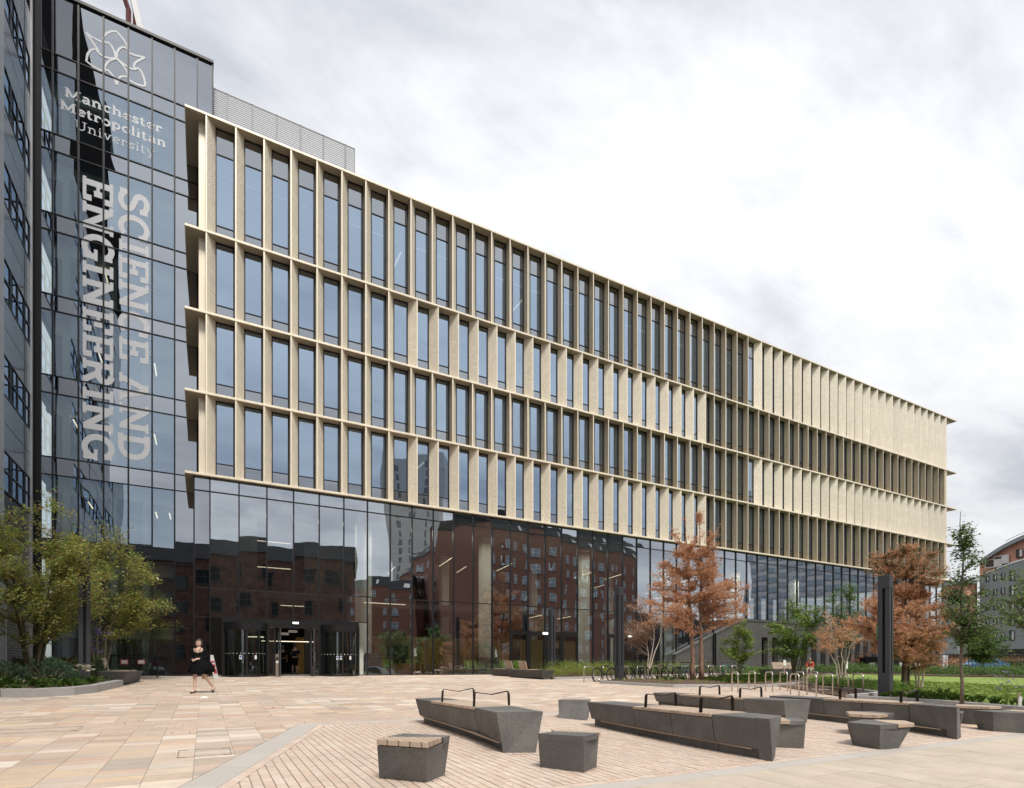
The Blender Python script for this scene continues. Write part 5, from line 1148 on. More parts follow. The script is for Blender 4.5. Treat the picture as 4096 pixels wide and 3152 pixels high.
# ------------------------------------------------------------------ cycle hoops
hm = MB()
pts = [(-.35, 0, -.05), (-.35, 0, .60)] + [(-.35 + .12 - .12 * math.cos(a), 0, .60 + .14 * math.sin(a)) for a in (R(30), R(60), R(85))] + [(.35 - .12 + .12 * math.cos(a), 0, .60 + .14 * math.sin(a)) for a in (R(85), R(60), R(30))] + [(.35, 0, .60), (.35, 0, -.05)]
hoop_me = hm.tube(pts, .026, 8).mesh('cycle_hoop', steel, smooth=True)
for k in range(11):
    x, y = 16.43 + 1.32 * k, 22.45 + .25 * k
    if k == 2: x, y = 18.87, 22.72
    o = link('cycle_hoop', hoop_me, None, (x, y, g(y)), (0, 0, R(12)))
    names = ['leftmost', 'second', 'third', 'fourth', 'fifth', 'sixth', 'seventh', 'eighth', 'ninth', 'tenth', 'rightmost']
    tag(o, names[k] + ' steel cycle hoop in the far row among the parked bicycles', 'bike rack', 'steel cycle hoops')
nh = [(17.04, 14.2), (18.63, 14.73), (18.67, 14.0), (19.46, 13.95), (20.26, 13.83), (21.22, 13.89), (17.58, 12.17), (17.91, 11.77), (18.78, 11.75), (19.52, 11.66), (20.39, 11.66)]
nn_ = ['leftmost empty cycle hoop of the near group', 'second empty cycle hoop of the near group, right of the leftmost', 'third empty hoop from the left in the near group', 'empty hoop in the middle of the back line of the near group', 'empty hoop of the back line beside the shrubs', 'rearmost right empty hoop touching the flower bed',
      'empty hoop at the left of the front line, by the lamp side', 'second empty hoop of the front line', 'third empty hoop of the front line', 'fourth empty hoop of the front line', 'rightmost empty hoop of the front line nearest the tall lamp']
for (x, y), l_ in zip(nh, nn_):
    tag(link('cycle_hoop', hoop_me, None, (x + .19, y + .29, g(y)), (0, 0, R(57))), l_, 'bike rack', 'steel cycle hoops')
# black hoops by the hall
bh = MB().tube([(p[0] * .6, p[1], p[2] * 1.15) for p in pts], .035, 6).tube([(-.2, 0, .55), (.2, 0, .55)], .02, 6).mesh('black_stand', black)
for (x, y, l_) in ((16.9, 29.6, 'black hooped stand left of the far lamp'), (21.4, 30.2, 'black hooped stand in the shrub bed right of the far lamp'), (24.0, 30.4, 'black hooped stand behind the first bicycle'), (31.0, 29.9, 'black hooped stand before the foot of the stair wall')):
    tag(link('black_stand', bh, None, (x, y, g(y)), (0, 0, R(20))), l_, 'stand', 'black hooped stands')
# ------------------------------------------------------------------ bicycles
def bicycle(label, x, y, rz, m, lean=0.):
    t = thing('bicycle', label, 'bicycle', (x, y, g(y)), rz, 'bicycles parked at the hoops'); t.rotation_euler = (lean, 0, rz)
    rr = .335
    for wx in (-.52, .52):
        mb = MB(); mb.tube([(wx + rr * math.cos(a), 0, rr + rr * math.sin(a)) for a in [2 * math.pi * i / 28 for i in range(29)]], .030, 6, cap=False)
        w_ = part('wheel', mb, rubber, t, smooth=True)
        part('rim', MB().tube([(wx + (rr - .03) * math.cos(a), 0, rr + (rr - .03) * math.sin(a)) for a in [2 * math.pi * i / 28 for i in range(29)]], .010, 4, cap=False), chrome, w_)
        sp = MB()
        for i in range(14): a = 2 * math.pi * i / 14; sp.tube([(wx, .02, rr), (wx + (rr - .03) * math.cos(a), 0, rr + (rr - .03) * math.sin(a))], .0022, 3, cap=False)
        sp.tube([(wx, -.05, rr), (wx, .05, rr)], .02, 6); part('spokes', sp, chrome, w_)
    bbx, bbz = -.08, .29; st = (-.20, .80); hd = (.36, .82); hl = (.40, .66)
    mb = MB(); mb.tube([(bbx, 0, bbz), (st[0], 0, st[1])], .021, 6); mb.tube([(st[0] + .02, 0, st[1] - .06), (hd[0], 0, hd[1] - .04)], .021, 6); mb.tube([(bbx, 0, bbz), (hl[0], 0, hl[1] - .02)], .026, 6); mb.tube([(hd[0] - .01, 0, hd[1]), (hl[0], 0, hl[1] - .05)], .02, 6)
    for s_ in (-.05, .05): mb.tube([(bbx, s_ * .4, bbz), (-.52, s_, rr)], .010, 5); mb.tube([(st[0] + .02, s_ * .3, st[1] - .08), (-.52, s_, rr)], .009, 5)
    part('frame', mb, m, t, smooth=True)
    mb = MB()
    for s_ in (-.045, .045): mb.tube([(.40, s_ * .8, .64), (.44, s_, .5), (.52, s_, rr)], .011, 5)
    part('fork', mb, m, t)
    mb = MB(); mb.tube([(st[0], 0, st[1] - .02), (-.225, 0, .92)], .012, 5); part('seat_post', mb, chrome, t)
    part('saddle', MB().loft([[(-.34, a * .075, .93 + .012 * b) for a, b in ((-1, 0), (-.6, 1.5), (0, 2), (.6, 1.5), (1, 0), (0, -1.5))], [(-.22, a * .06, .935 + .012 * b) for a, b in ((-1, 0), (-.6, 1.5), (0, 2), (.6, 1.5), (1, 0), (0, -1.5))], [(-.06, a * .018, .925 + .012 * b) for a, b in ((-1, 0), (-.6, 1.5), (0, 2), (.6, 1.5), (1, 0), (0, -1.5))]]), rubber, t, smooth=True)
    part('handlebar', MB().tube([(.35, 0, .82), (.34, 0, .92), (.40, 0, .95)], .014, 5).tube([(.34, -.29, .96), (.41, -.12, .955), (.41, .12, .955), (.34, .29, .96)], .013, 6), black, t)
    mb = MB(); mb.tube([(bbx + .095 * math.cos(a), .03, bbz + .095 * math.sin(a)) for a in [2 * math.pi * i / 16 for i in range(17)]], .008, 4, cap=False); mb.tube([(bbx, .04, bbz), (bbx + .09, .05, bbz - .14)], .010, 4); mb.tube([(bbx, -.04, bbz), (bbx - .09, -.05, bbz + .14)], .010, 4)
    mb.box(bbx + .05, .05, bbz - .155, bbx + .13, .14, bbz - .135); mb.box(bbx - .13, -.14, bbz + .13, bbx - .05, -.05, bbz + .15); part('crankset', mb, rubber, t)
    part('chain', MB().tube([(bbx, .03, bbz + .09), (-.52, .03, rr + .04)], .005, 3).tube([(bbx, .03, bbz - .09), (-.52, .03, rr - .04)], .005, 3), rubber, t)
    return t
bks = [(0.75, -.1, 10, bike_blk, 'black town bicycle at the left end of the row, left of the lamp column'), (2.05, .3, 190, bike_red, 'dark red bicycle mostly hidden behind the lamp column'), (2.85, .15, 8, bike_blk, 'black bicycle just right of the lamp column with upright bars'),
       (3.5, .55, 20, bike_blk, 'black racing bicycle, third in the row'), (4.3, .1, 12, bike_blk, 'black bicycle in the middle of the row before the birch'), (5.2, .3, 187, bike_blk, 'black bicycle beside the blue one'), (5.95, .1, 14, bike_blue, 'blue bicycle with pale saddle left of the pine trunks'),
       (7.45, .2, 10, bike_blk, 'dark bicycle right of the pine trunks with its front wheel clear'), (9.3, .2, 12, bike_teal, 'teal bicycle behind the small green tree'), (10.5, .1, 190, bike_blk, 'dark bicycle at the right end of the row'),
       (6.6, .45, 186, bike_blk, 'dark bicycle directly behind the pine trunks'), (8.3, .3, 8, bike_blk, 'dark bicycle between the pine trunks and the small green tree')]
for k, dy_, rz, m_, l_ in bks:
    x, y = 16.43 + 1.32 * k, 22.45 + .25 * k + dy_
    bicycle(l_, x, y, R(rz), m_, R(rnd.uniform(-5, 5)))
# ------------------------------------------------------------------ foliage
def np_mesh(name, V, F, m, fourth=True):
    """V (n,3), F (k,3|4) arrays"""
    me = bpy.data.meshes.new(name); nv, k, s_ = len(V), len(F), F.shape[1]
    me.vertices.add(nv); me.vertices.foreach_set('co', V.astype(np.float32).ravel()); me.loops.add(k * s_); me.loops.foreach_set('vertex_index', F.astype(np.int32).ravel())
    me.polygons.add(k); me.polygons.foreach_set('loop_start', np.arange(0, k * s_, s_, dtype=np.int32)); me.polygons.foreach_set('loop_total', np.full(k, s_, dtype=np.int32))
    me.materials.append(m); me.update(calc_edges=True); me.validate(); return me
def leaves(C, size, rg, flat=.5, asp=.5, droop=0.):
    """folded leaf shapes at centres C"""
    n = len(C); a = rg.uniform(0, 2 * np.pi, n); d = np.stack([np.cos(a), np.sin(a), rg.normal(-droop, .35, n)], 1); d /= np.linalg.norm(d, axis=1)[:, None]
    u = np.stack([rg.normal(0, flat, n), rg.normal(0, flat, n), np.ones(n)], 1); s = np.cross(d, u); s /= np.linalg.norm(s, axis=1)[:, None] + 1e-9
    L = size * rg.uniform(.6, 1.3, n)[:, None]; W = L * asp
    up = np.cross(s, d)
    V = np.stack([C - d * L * .5, C + s * W * .5 - d * L * .05 + up * L * .08, C + d * L * .5, C - s * W * .5 - d * L * .05 + up * L * .08], 1).reshape(-1, 3)
    F = np.arange(4 * n).reshape(n, 4); return V, F
def tufts(C, D, size, rg, k=9, wid=.010, spread=.7):
    n = len(C); C = np.repeat(C, k, 0); D = np.repeat(D, k, 0); d = D + rg.normal(0, spread, (n * k, 3)); d /= np.linalg.norm(d, axis=1)[:, None]
    s = np.cross(d, rg.normal(0, 1, (n * k, 3))); s /= np.linalg.norm(s, axis=1)[:, None]; L = (size * rg.uniform(.6, 1.25, n * k))[:, None]
    V = np.stack([C + s * wid, C + d * L, C - s * wid], 1).reshape(-1, 3); F = np.arange(3 * n * k).reshape(-1, 3); return V, F
def plant_tree(name, label, base, stems, env, m_bark, fol, nbr=26, ntw=5, seed=1, r0=.08, cat='tree', group=None, z_low=None, up=.35):
    """stems: lists of points (local); env: ellipsoids (cx,cy,cz,rx,ry,rz,weight) the limbs reach into; fol: (kind, material, count, size, spread)"""
    rg = np.random.default_rng(seed); rn = random.Random(seed); X, Y = base
    t = thing(name, label, cat, (X, Y, g(Y) + .1), group=group); tr = MB(); tw_ = MB(); tips = []
    def curve(p, q, bend, n=5):
        p, q = Vector(p), Vector(q); m = (p + q) / 2 + Vector((rn.uniform(-1, 1), rn.uniform(-1, 1), rn.uniform(.2, 1))) * bend
        return [(p * (1 - s) ** 2 + m * 2 * s * (1 - s) + q * s * s) for s in [i / n for i in range(n + 1)]]
    spts = []
    for st in stems:
        P = [Vector(p) for p in st]; Q = []
        for i in range(len(P) - 1):
            for s in range(3): Q.append(P[i].lerp(P[i + 1], s / 3) + Vector((rn.uniform(-1, 1), rn.uniform(-1, 1), 0)) * (.03 if i or s else 0))
        Q.append(P[-1]); n = len(Q); rr = r0 if len(stems) < 3 else r0 * .7
        tr.tube(Q, [rr * (1 - .85 * i / (n - 1)) * (1.25 if i == 0 else 1) for i in range(n)], 8); spts += [(q, rr * (1 - .8 * i / (n - 1))) for i, q in enumerate(Q)]
        tips.append((Q[-1], (Q[-1] - Q[-2]).normalized()))
    wsum = [e_[6] for e_ in env]
    for b in range(nbr):
        e_ = rn.choices(env, wsum)[0]
        while True:
            v = Vector((rn.uniform(-1, 1), rn.uniform(-1, 1), rn.uniform(-1, 1)))
            if .3 < v.length < 1: break
        q = Vector((e_[0] + v.x * e_[3], e_[1] + v.y * e_[4], e_[2] + v.z * e_[5]))
        c = [(s, r_) for s, r_ in spts if s.z < q.z - up * (q - s).length * .6 and s.z > (z_low or .25)] or spts[len(spts) // 3:]
        s, r_ = min(c, key=lambda a: (a[0] - q).length + rn.uniform(0, .5))
        cv = curve(s, q, .12 * (q - s).length); tr.tube(cv, [max(r_ * .55 * (1 - i / (len(cv) + .5)), .006) for i in range(len(cv))], 5)
        tips.append((q, (cv[-1] - cv[-2]).normalized()))
        for k in range(ntw):
            i = rn.randint(1, len(cv) - 1); p = cv[i]; dirn = (cv[i] - cv[i - 1]).normalized(); L = rn.uniform(.25, .8) * min(1, (q - s).length * .5 + .2) * (fol[0].get('tw', 1))
            q2 = p + (dirn + Vector((rn.gauss(0, .7), rn.gauss(0, .7), rn.gauss(.1, .45)))).normalized() * L
            cc = curve(p, q2, .1 * L, 3); tw_.tube(cc, [.009, .007, .005, .003], 3, cap=False)
            for a, b_ in zip(cc, cc[1:]): tips.append(((a + b_) / 2, (b_ - a).normalized()))
            tips.append((q2, (q2 - p).normalized()))
    part('trunk', tr, m_bark, t, smooth=True); part('twigs', tw_, m_bark, t, kind='stuff')
    T = np.array([list(a) for a, _ in tips]); D = np.array([list(b) for _, b in tips])
    for f in fol:
        lo = f.get('zmin', -9); sel = T[:, 2] > lo
        if 'zmax' in f: sel &= T[:, 2] < f['zmax']
        TT, DD = T[sel], D[sel]; idx = rg.integers(0, len(TT), f['n'])
        C = TT[idx] + rg.normal(0, 1, (f['n'], 3)) * np.array([1, 1, .7]) * f['sp'] - DD[idx] * rg.uniform(0, f.get('back', .25), (f['n'], 1))
        if f['kind'] == 'leaf': V, F = leaves(C, f['s'], rg, f.get('flat', .5), f.get('asp', .5), f.get('droop', 0))
        else: V, F = tufts(C, DD[idx], f['s'], rg, f.get('k', 9), f.get('w', .006), f.get('spread', .7))
        link('foliage', np_mesh('foliage', V, F, f['m']), t, kind='stuff')
    return t
LF = lambda m, n, s=.09, sp=.12, **k: dict(kind='leaf', m=m, n=n, s=s, sp=sp, **k)
NF = lambda m, n, s=.11, sp=.06, **k: dict(kind='needle', m=m, n=n, s=s, sp=sp, **k)
def fan(n, r, h, seed, lean=(0, 0)):
    rn = random.Random(seed); o = []
    for i in range(n):
        a = 2 * math.pi * i / n + rn.uniform(-.3, .3); rr = r * rn.uniform(.5, 1); o.append([(math.cos(a) * .08, math.sin(a) * .08, -.15), (math.cos(a) * rr * .3, math.sin(a) * rr * .3, h * .35), (math.cos(a) * rr * .7 + lean[0] * .5, math.sin(a) * rr * .7, h * .7), (math.cos(a) * rr + lean[0], math.sin(a) * rr + lean[1], h * rn.uniform(.85, 1.0))])
    return o
plant_tree('multi_stem_tree', 'large olive green multi stem tree at the far left with mossy stems', (-5.1, 24.8), fan(7, 1.8, 5.8, 3), [(1.45, -1.9, 3.9, .7, .6, .9, .8), (-.2, 0, 3.7, 2.3, 2.0, 2.0, 3), (-.5, 0, 5.6, 1.2, 1.2, 1.2, 1), (.8, -.2, 3.0, 1.6, 1.5, 1.2, 1.2), (-2.0, 0, 4.0, 1.2, 1.4, 1.8, 1)], bark_g,
           [LF(leaf_l, 22000, .115, .15, asp=.42, droop=.25)], 90, 6, 11, .075, up=.5)
plant_tree('multi_stem_tree', 'olive green multi stem tree reaching right over the concrete bench', (-3.75, 28.6), fan(7, 1.7, 4.6, 5, (.5, 0)), [(.1, 0, 3.9, 1.9, 1.7, 1.7, 3), (1.1, -.2, 3.0, 1.2, 1.2, 1.1, 1.5), (-.2, 0, 5.4, 1.1, 1.1, .9, 1)], bark_g,
           [LF(leaf_l, 16000, .115, .15, asp=.42, droop=.25)], 80, 6, 12, .07, up=.5)
plant_tree('young_birch', 'slender white stemmed birch with sparse brown leaves behind the bicycles', (23.9, 26.6), [[(0, 0, 0), (.05, 0, 1.2), (-.1, 0, 2.2), (-.5, .1, 3.6), (-.6, .1, 4.9)], [(0, 0, .2), (.3, 0, 1.1), (.5, 0, 2.2), (.4, 0, 3.6), (.3, 0, 5.6)], [(.1, 0, .3), (.55, 0, 1.4), (1.0, 0, 2.3), (1.3, 0, 3.3)]],
           [(0, 0, 3.6, 1.9, 1.5, 1.7, 1), (-.9, 0, 2.7, 1.1, 1, .9, .6)], bark_w, [LF(leaf_bd, 6500, .075, .16, droop=.5), LF(leaf_r, 2200, .07, .2)], 40, 6, 21, .06)
plant_tree('dead_pine', 'rusty orange dead pine with two straight reddish trunks in the island bed', (22.15, 21.1), [[(-.18, 0, 0), (-.16, 0, 1.6), (-.3, 0, 3.2), (-.5, 0, 5.2), (-.7, 0, 8.3)], [(.28, -.15, 0), (.24, -.15, 1.8), (.3, -.1, 3.4), (.4, 0, 5.4), (.3, 0, 8.0)]],
           [(-.2, 0, 6.6, 1.6, 1.4, 2.0, 1.8), (0, 0, 4.7, 2.7, 2.2, 1.6, 3.2), (-2.0, 0, 3.5, 1.5, 1.4, .9, 1), (2.0, -.1, 3.9, 1.7, 1.4, 1.0, 1.3)], bark_p, [NF(leaf_r, 7800, .15, .09, k=9, w=.009, spread=.75), NF(leaf_r2, 2500, .14, .09, k=9, w=.008), NF(needle_g, 500, .13, .1, k=8, w=.006, zmin=4.8)], 105, 7, 31, .125, z_low=2.2, up=.05)
plant_tree('young_tree', 'small bright green tree with round leaves behind the hoops, right of the pine trunks', (26.3, 21.8), fan(4, .5, 2.3, 8), [(0, 0, 1.9, .95, .9, .9, 2), (0, 0, 3.0, .35, .35, .8, .5), (-.9, 0, 1.2, .6, .5, .4, .4)], bark_g, [LF(leaf_y, 2300, .12, .11, asp=.7), LF(leaf_g, 1000, .11, .10, asp=.7)], 34, 4, 41, .03)
plant_tree('young_tree', 'wide bushy green multi stem tree before the dark openings', (27.2, 19.0), fan(8, 1.5, 3.4, 9), [(0, 0, 2.6, 1.7, 1.4, 1.3, 2), (-1.1, 0, 1.9, .9, .8, .8, .8), (.6, 0, 3.6, .9, .8, .7, .7)], bark_g, [LF(leaf_g, 3800, .125, .12, asp=.65), LF(leaf_y, 2600, .12, .13, asp=.65)], 60, 5, 42, .045)
plant_tree('young_tree', 'taller airy green tree mixed with dead orange sprays left of the big rusty pine', (28.3, 17.2), fan(5, .7, 4.6, 10), [(0, 0, 3.2, 1.2, 1.1, 1.6, 2), (.1, 0, 4.7, .5, .5, .6, .5)], bark_g, [LF(leaf_dg, 3400, .085, .12, asp=.6), LF(leaf_g, 1500, .085, .12, asp=.6)], 50, 5, 43, .04)
plant_tree('dead_pine', 'big rusty brown dead pine mass behind the tall lamp, some green needles at its top', (23.3, 11.8), [[(-.35, .3, -.1), (-.45, .3, 1.0), (-.9, .2, 2.6), (-1.0, .1, 4.0)], [(0, 0, -.1), (.08, 0, 1.2), (.15, 0, 2.8), (.1, 0, 5.1)], [(.9, .4, -.1), (.8, .3, 1.2), (1.1, .1, 2.6), (1.2, 0, 4.0)]],
           [(0, 0, 2.9, 2.0, 1.6, 1.4, 3), (.2, 0, 4.3, 1.3, 1.2, 1.3, 2.0), (-1.8, -.1, 2.4, 1.1, 1.0, 1.0, 1.4), (1.3, 0, 1.7, 1.0, 1.0, .9, 1.1), (-.2, 0, 1.6, 1.3, 1.0, .5, .8)], bark_d, [NF(leaf_r2, 5500, .14, .08, k=9, w=.0075, spread=.75), NF(leaf_r, 6500, .14, .08, k=9, w=.0075), NF(needle_g, 1100, .15, .06, k=10, w=.007, zmin=3.9)], 130, 7, 51, .16, z_low=1.0, up=.0)
plant_tree('peeling_birch', 'small multi stem birch with peeling pink bark at the foot of the rusty pine', (24.6, 11.9), fan(4, .7, 2.2, 14), [(0, 0, 2.3, .9, .8, .8, 1)], bark_w, [NF(leaf_r2, 500, .12, .1), LF(leaf_g, 200, .08, .1)], 16, 4, 52, .06)
plant_tree('peeling_birch', 'leaning multi stem birch with pinkish bark left of the tall lamp', (26.2, 16.0), fan(4, 1.0, 2.4, 15, (-.2, 0)), [(0, 0, 2.6, 1.3, 1.0, .8, 1), (-.8, 0, 1.9, .8, .7, .4, .5)], bark_w, [NF(leaf_r, 1000, .12, .1), LF(leaf_dg, 700, .08, .15)], 26, 5, 53, .06)
plant_tree('slender_tree', 'slim upright tree with dark green leaves and bare pointed top at the right', (17.85, 7.62), [[(0, 0, -.05), (-.02, 0, 1.6), (.02, 0, 3.2), (.05, 0, 4.2), (-.05, 0, 5.15)]],
           [(.05, 0, 2.5, .95, .85, .75, 2.2), (.05, 0, 3.5, .6, .6, .7, 1.1), (.4, 0, 1.9, .75, .6, .35, .8), (0, 0, 4.4, .28, .28, .5, .5)], bark_b, [LF(leaf_dg, 3900, .085, .085, asp=.6, droop=.3), LF(leaf_g, 1100, .08, .08, asp=.6)], 78, 6, 61, .046, z_low=1.3, up=.25)
plant_tree('slender_tree', 'fresh green branches of a tree coming in at the right edge', (20.15, 6.95), [[(0, 0, 0), (0, 0, 2), (0, 0, 4)]], [(-.3, 0, 2.8, .9, .8, .9, 1)], bark_b, [LF(leaf_g, 1700, .08, .07, asp=.6), LF(leaf_y, 300, .07, .07)], 44, 4, 62, .06, z_low=.9)
plant_tree('bushy_tree', 'round dense green tree in front of the curved residence block', (60.5, 24.2), [[(0, 0, 0), (0, 0, 1.5), (0, 0, 3.6)]], [(0, 0, 2.6, 2.0, 1.8, 1.6, 1)], bark_b, [LF(leaf_dg, 5200, .18, .2, asp=.7), LF(leaf_g, 2600, .18, .2, asp=.7)], 70, 5, 71, .1)
plant_tree('bushy_tree', 'narrow young tree beside the dark bin store', (53.5, 28.0), [[(0, 0, 0), (0, 0, 2), (0, 0, 4.2)]], [(0, 0, 3.0, 1.2, 1.1, 1.4, 1)], bark_b, [LF(leaf_g, 2600, .16, .2, asp=.7)], 40, 5, 72, .07)
for k, (x, y, h_, l_) in enumerate(((70, 42, 8.5, 'dark tree mass left of the terracotta ground floor'), (62, 40, 7, 'dark background tree between the gold building and the residence block'), (82, 44, 7.5, 'dark tree before the residence block'))):
    plant_tree('background_tree', l_, (x, y), [[(0, 0, 0), (0, 0, 3), (0, 0, h_ * .9)]], [(0, 0, h_ * .55, 3.2, 2.6, h_ * .42, 1)], bark_b, [LF(leaf_dg, 7000, .3, .35, asp=.7)], 60, 4, 80 + k, .2)
# trees across the square, mirrored in the hall glass
for k, (x, y, h_, l_) in enumerate(((24, -14, 7, 'leafy street tree across the square mirrored low in the hall glass'), (30, -16, 8, 'second street tree across the square mirrored in the hall glass'), (38, -13, 6.5, 'third street tree across the square mirrored in the hall glass'))):
    plant_tree('street_tree', l_, (x, y), [[(0, 0, 0), (0, 0, 3), (0, 0, h_ * .9)]], [(0, 0, h_ * .62, 2.6, 2.6, h_ * .36, 1)], bark_b, [LF(leaf_dg, 4500, .28, .35, asp=.7)], 50, 4, 90 + k, .16)
# ---- low planting
def inside(p, poly):
    c = False; j = len(poly) - 1
    for i in range(len(poly)):
        if (poly[i][1] > p[1]) != (poly[j][1] > p[1]) and p[0] < (poly[j][0] - poly[i][0]) * (p[1] - poly[i][1]) / (poly[j][1] - poly[i][1]) + poly[i][0]: c = not c
        j = i
    return c
def scatter(poly, n, seed):
    rn = random.Random(seed); x0, x1 = min(p[0] for p in poly), max(p[0] for p in poly); y0, y1 = min(p[1] for p in poly), max(p[1] for p in poly); o = []
    while len(o) < n:
        p = (rn.uniform(x0, x1), rn.uniform(y0, y1))
        if inside(p, poly): o.append(p)
    return o
def ground_cover(name, label, poly, n, m, seed, hgt=.3, size=.07, per=26, rad=.2, up=.12, kind='leaf', cat='plants', clump=0):
    rg = np.random.default_rng(seed); P = np.array(scatter(poly, n, seed)); hs = hgt * rg.uniform(.4, 1.2, n)
    C = np.repeat(P, per, 0); hh = np.repeat(hs, per); v = rg.normal(0, 1, (len(C), 3)); v /= np.linalg.norm(v, axis=1)[:, None]; v *= rg.uniform(.3, 1, (len(C), 1)) ** .4
    X = C[:, 0] + v[:, 0] * rad; Y = C[:, 1] + v[:, 1] * rad; Zb = .0245 * np.minimum(Y, 33) + up
    if kind == 'leaf':
        Cn = np.stack([X, Y, Zb + hh * (.5 + .5 * v[:, 2])], 1); V, F = leaves(Cn, size, rg, .8, .45)
    else:
        k = len(C); a = rg.uniform(0, 2 * np.pi, k); ln = rg.uniform(.15, .6, k) * hh; d = np.stack([np.cos(a) * ln, np.sin(a) * ln, hh * rg.uniform(.6, 1.1, k)], 1)
        b = np.stack([C[:, 0] + v[:, 0] * rad * .25, C[:, 1] + v[:, 1] * rad * .25, .0245 * np.minimum(C[:, 1], 33) + up - .02], 1)
        s = np.stack([-np.sin(a), np.cos(a), np.zeros(k)], 1) * size * .5; mid = b + d * .55 + np.array([0, 0, 1]) * (hh * .12)[:, None]; tip = b + d * np.array([1.35, 1.35, .9])
        V = np.stack([b - s, b + s, mid + s * .8, tip, mid - s * .8], 1).reshape(-1, 3); F = np.arange(5 * k).reshape(-1, 5)
    return tag(link(name, np_mesh(name, V, F, m)), label, cat, kind='stuff')
BL_ = [(-14, 19.7), (-4.6, 19.6), (-3.5, 19.9), (-3.1, 21), (-2.85, 23.9), (-3.4, 24.5), (-3.4, 30), (-14, 30)]
BLf = [(-7.5, 19.7), (-4.6, 19.6), (-3.5, 19.9), (-3.1, 21), (-2.95, 22.5), (-7.5, 22.5)]
ground_cover('grassy_plants', 'long bright green leaf blades at the front of the left bed', BLf, 130, leaf_g, 1, .30, .016, 26, .2, .18, 'blade')
ground_cover('ground_cover', 'low mixed green ground cover in the left bed', BL_, 500, leaf_dg, 2, .22, .06, 40, .25, .2)
ground_cover('ground_cover', 'taller mixed green plants at the back of the left bed', [(-9, 25), (-3.6, 25), (-3.6, 30), (-9, 30)], 160, leaf_g, 3, .75, .07, 60, .3, .2)
def flowers(name, label, pts, m, seed, h0, h1, r=.014, stem_m=leaf_g, n=18, spread=.35, per=9, up=.15):
    rg = random.Random(seed); st = MB(); fl = []
    for x, y in pts:
        for i in range(n):
            a = rg.uniform(0, 6.28); d = rg.uniform(0, spread); z = rg.uniform(h0, h1); b = Vector((x, y, g(y) + up)); tpt = Vector((x + math.cos(a) * d, y + math.sin(a) * d, g(y) + up + z))
            st.tube([b, b.lerp(tpt, .5) + Vector((0, 0, .03)), tpt], [.003, .0025, .002], 3, cap=False)
            for k in range(per): fl.append(tpt + Vector((rg.gauss(0, r), rg.gauss(0, r), rg.gauss(0, r * .5))))
    t = thing(name, label, 'flowers', (pts[0][0], pts[0][1], g(pts[0][1])), world=True); part('stems', st, stem_m, t, kind='stuff')
    V, F = leaves(np.array([list(f) for f in fl]), r * 1.7, np.random.default_rng(seed), .4, .9); link('blossoms', np_mesh('blossoms', V, F, m), t, kind='stuff')
flowers('white_flowers', 'small white flowers on thin stems behind the left kerb', [(-3.75, 20.1), (-4.3, 19.8), (-5.0, 19.7)], cream, 5, .2, .42, .013, n=9, per=7, spread=.3)
flowers('purple_verbena', 'tall purple verbena flowers by the left concrete bench', [(-3.5, 25.6), (-3.45, 26.6), (-3.6, 27.2)], purple, 6, 1.0, 1.9, .035, n=10, per=14, spread=.5)
flowers('purple_verbena', 'purple verbena flowers spilling over the kerb at the right edge', [(17.95, 5.9), (18.1, 5.3), (18.4, 6.4), (18.3, 4.8), (18.0, 6.7)], purple, 7, .35, .85, .016, n=26, per=12, spread=.45)
flowers('cream_sedum', 'pale flat flower heads at the foot of the left lamp column', [(-3.55, 23.6), (-3.4, 23.0)], cream, 8, .35, .6, .05, n=5, per=26, spread=.25)
def spiky_shrub(label, x, y, r, h_, m, seed, n=70, per=34, L=.12):
    rg = np.random.default_rng(seed); C = []; D = []
    v = rg.normal(0, 1, (n, 3)); v[:, 2] = np.abs(v[:, 2]); v /= np.linalg.norm(v, axis=1)[:, None]; C = np.array([0, 0, .1]) + v * np.array([r, r, h_]) * rg.uniform(.75, 1, (n, 1))
    t = thing('spurge_shrub', label, 'shrub', (x, y, g(y) + .15)); V, F = tufts(C, v, L, rg, per, .007, .65); link('foliage', np_mesh('foliage', V, F, m), t, kind='stuff')
    st = MB()
    for c in C[::3]: st.tube([(0, 0, 0), tuple(c * .55), tuple(c)], [.012, .008, .005], 3)
    part('stems', st, bark_g, t)
spiky_shrub('big bluish green spurge shrub in the middle of the left bed', -4.15, 21.8, .75, .75, leaf_bg, 1, 130)
spiky_shrub('bluish green spurge shrub leaning over the left bed toward the lamp column', -4.1, 23.0, .5, .65, leaf_bg, 2, 90)
spiky_shrub('bluish green spurge shrub behind the left lamp column', -3.5, 25.2, .55, .7, leaf_bg, 3, 80)
spiky_shrub('dark green spurge shrub at the left edge of the bed', -5.3, 22.2, .7, .6, leaf_bg, 4, 90)
ground_cover('feather_grass', 'airy straw coloured grass under the left trees', [(-5.5, 24), (-3.8, 24), (-3.8, 28), (-5.5, 28)], 26, straw, 9, .8, .003, 14, .3, .18, 'blade')
ISL = [(16.6, 21.1), (17.3, 17.8), (18.4, 17.5), (21.3, 16.5), (24, 17.3), (27, 18.6), (30.5, 20.7), (30.5, 24), (26, 23), (18.6, 22)]
ground_cover('ground_cover', 'sparse green plants in the mulch of the island bed', ISL, 110, leaf_y, 11, .13, .05, 26, .14, .12)
ground_cover('grassy_plants', 'short grassy tufts in the island bed', [(20.5, 17.6), (24, 17.4), (30.5, 20.7), (30.5, 24), (26, 23), (22.5, 21)], 260, leaf_g, 12, .22, .012, 22, .15, .12, 'blade')
ground_cover('spiky_leaves', 'dark strap leaves near the bicycles in the island bed', [(19.8, 20.6), (22, 20.4), (22, 21.8), (20, 21.8)], 12, leaf_g, 13, .28, .018, 12, .12, .12, 'blade')
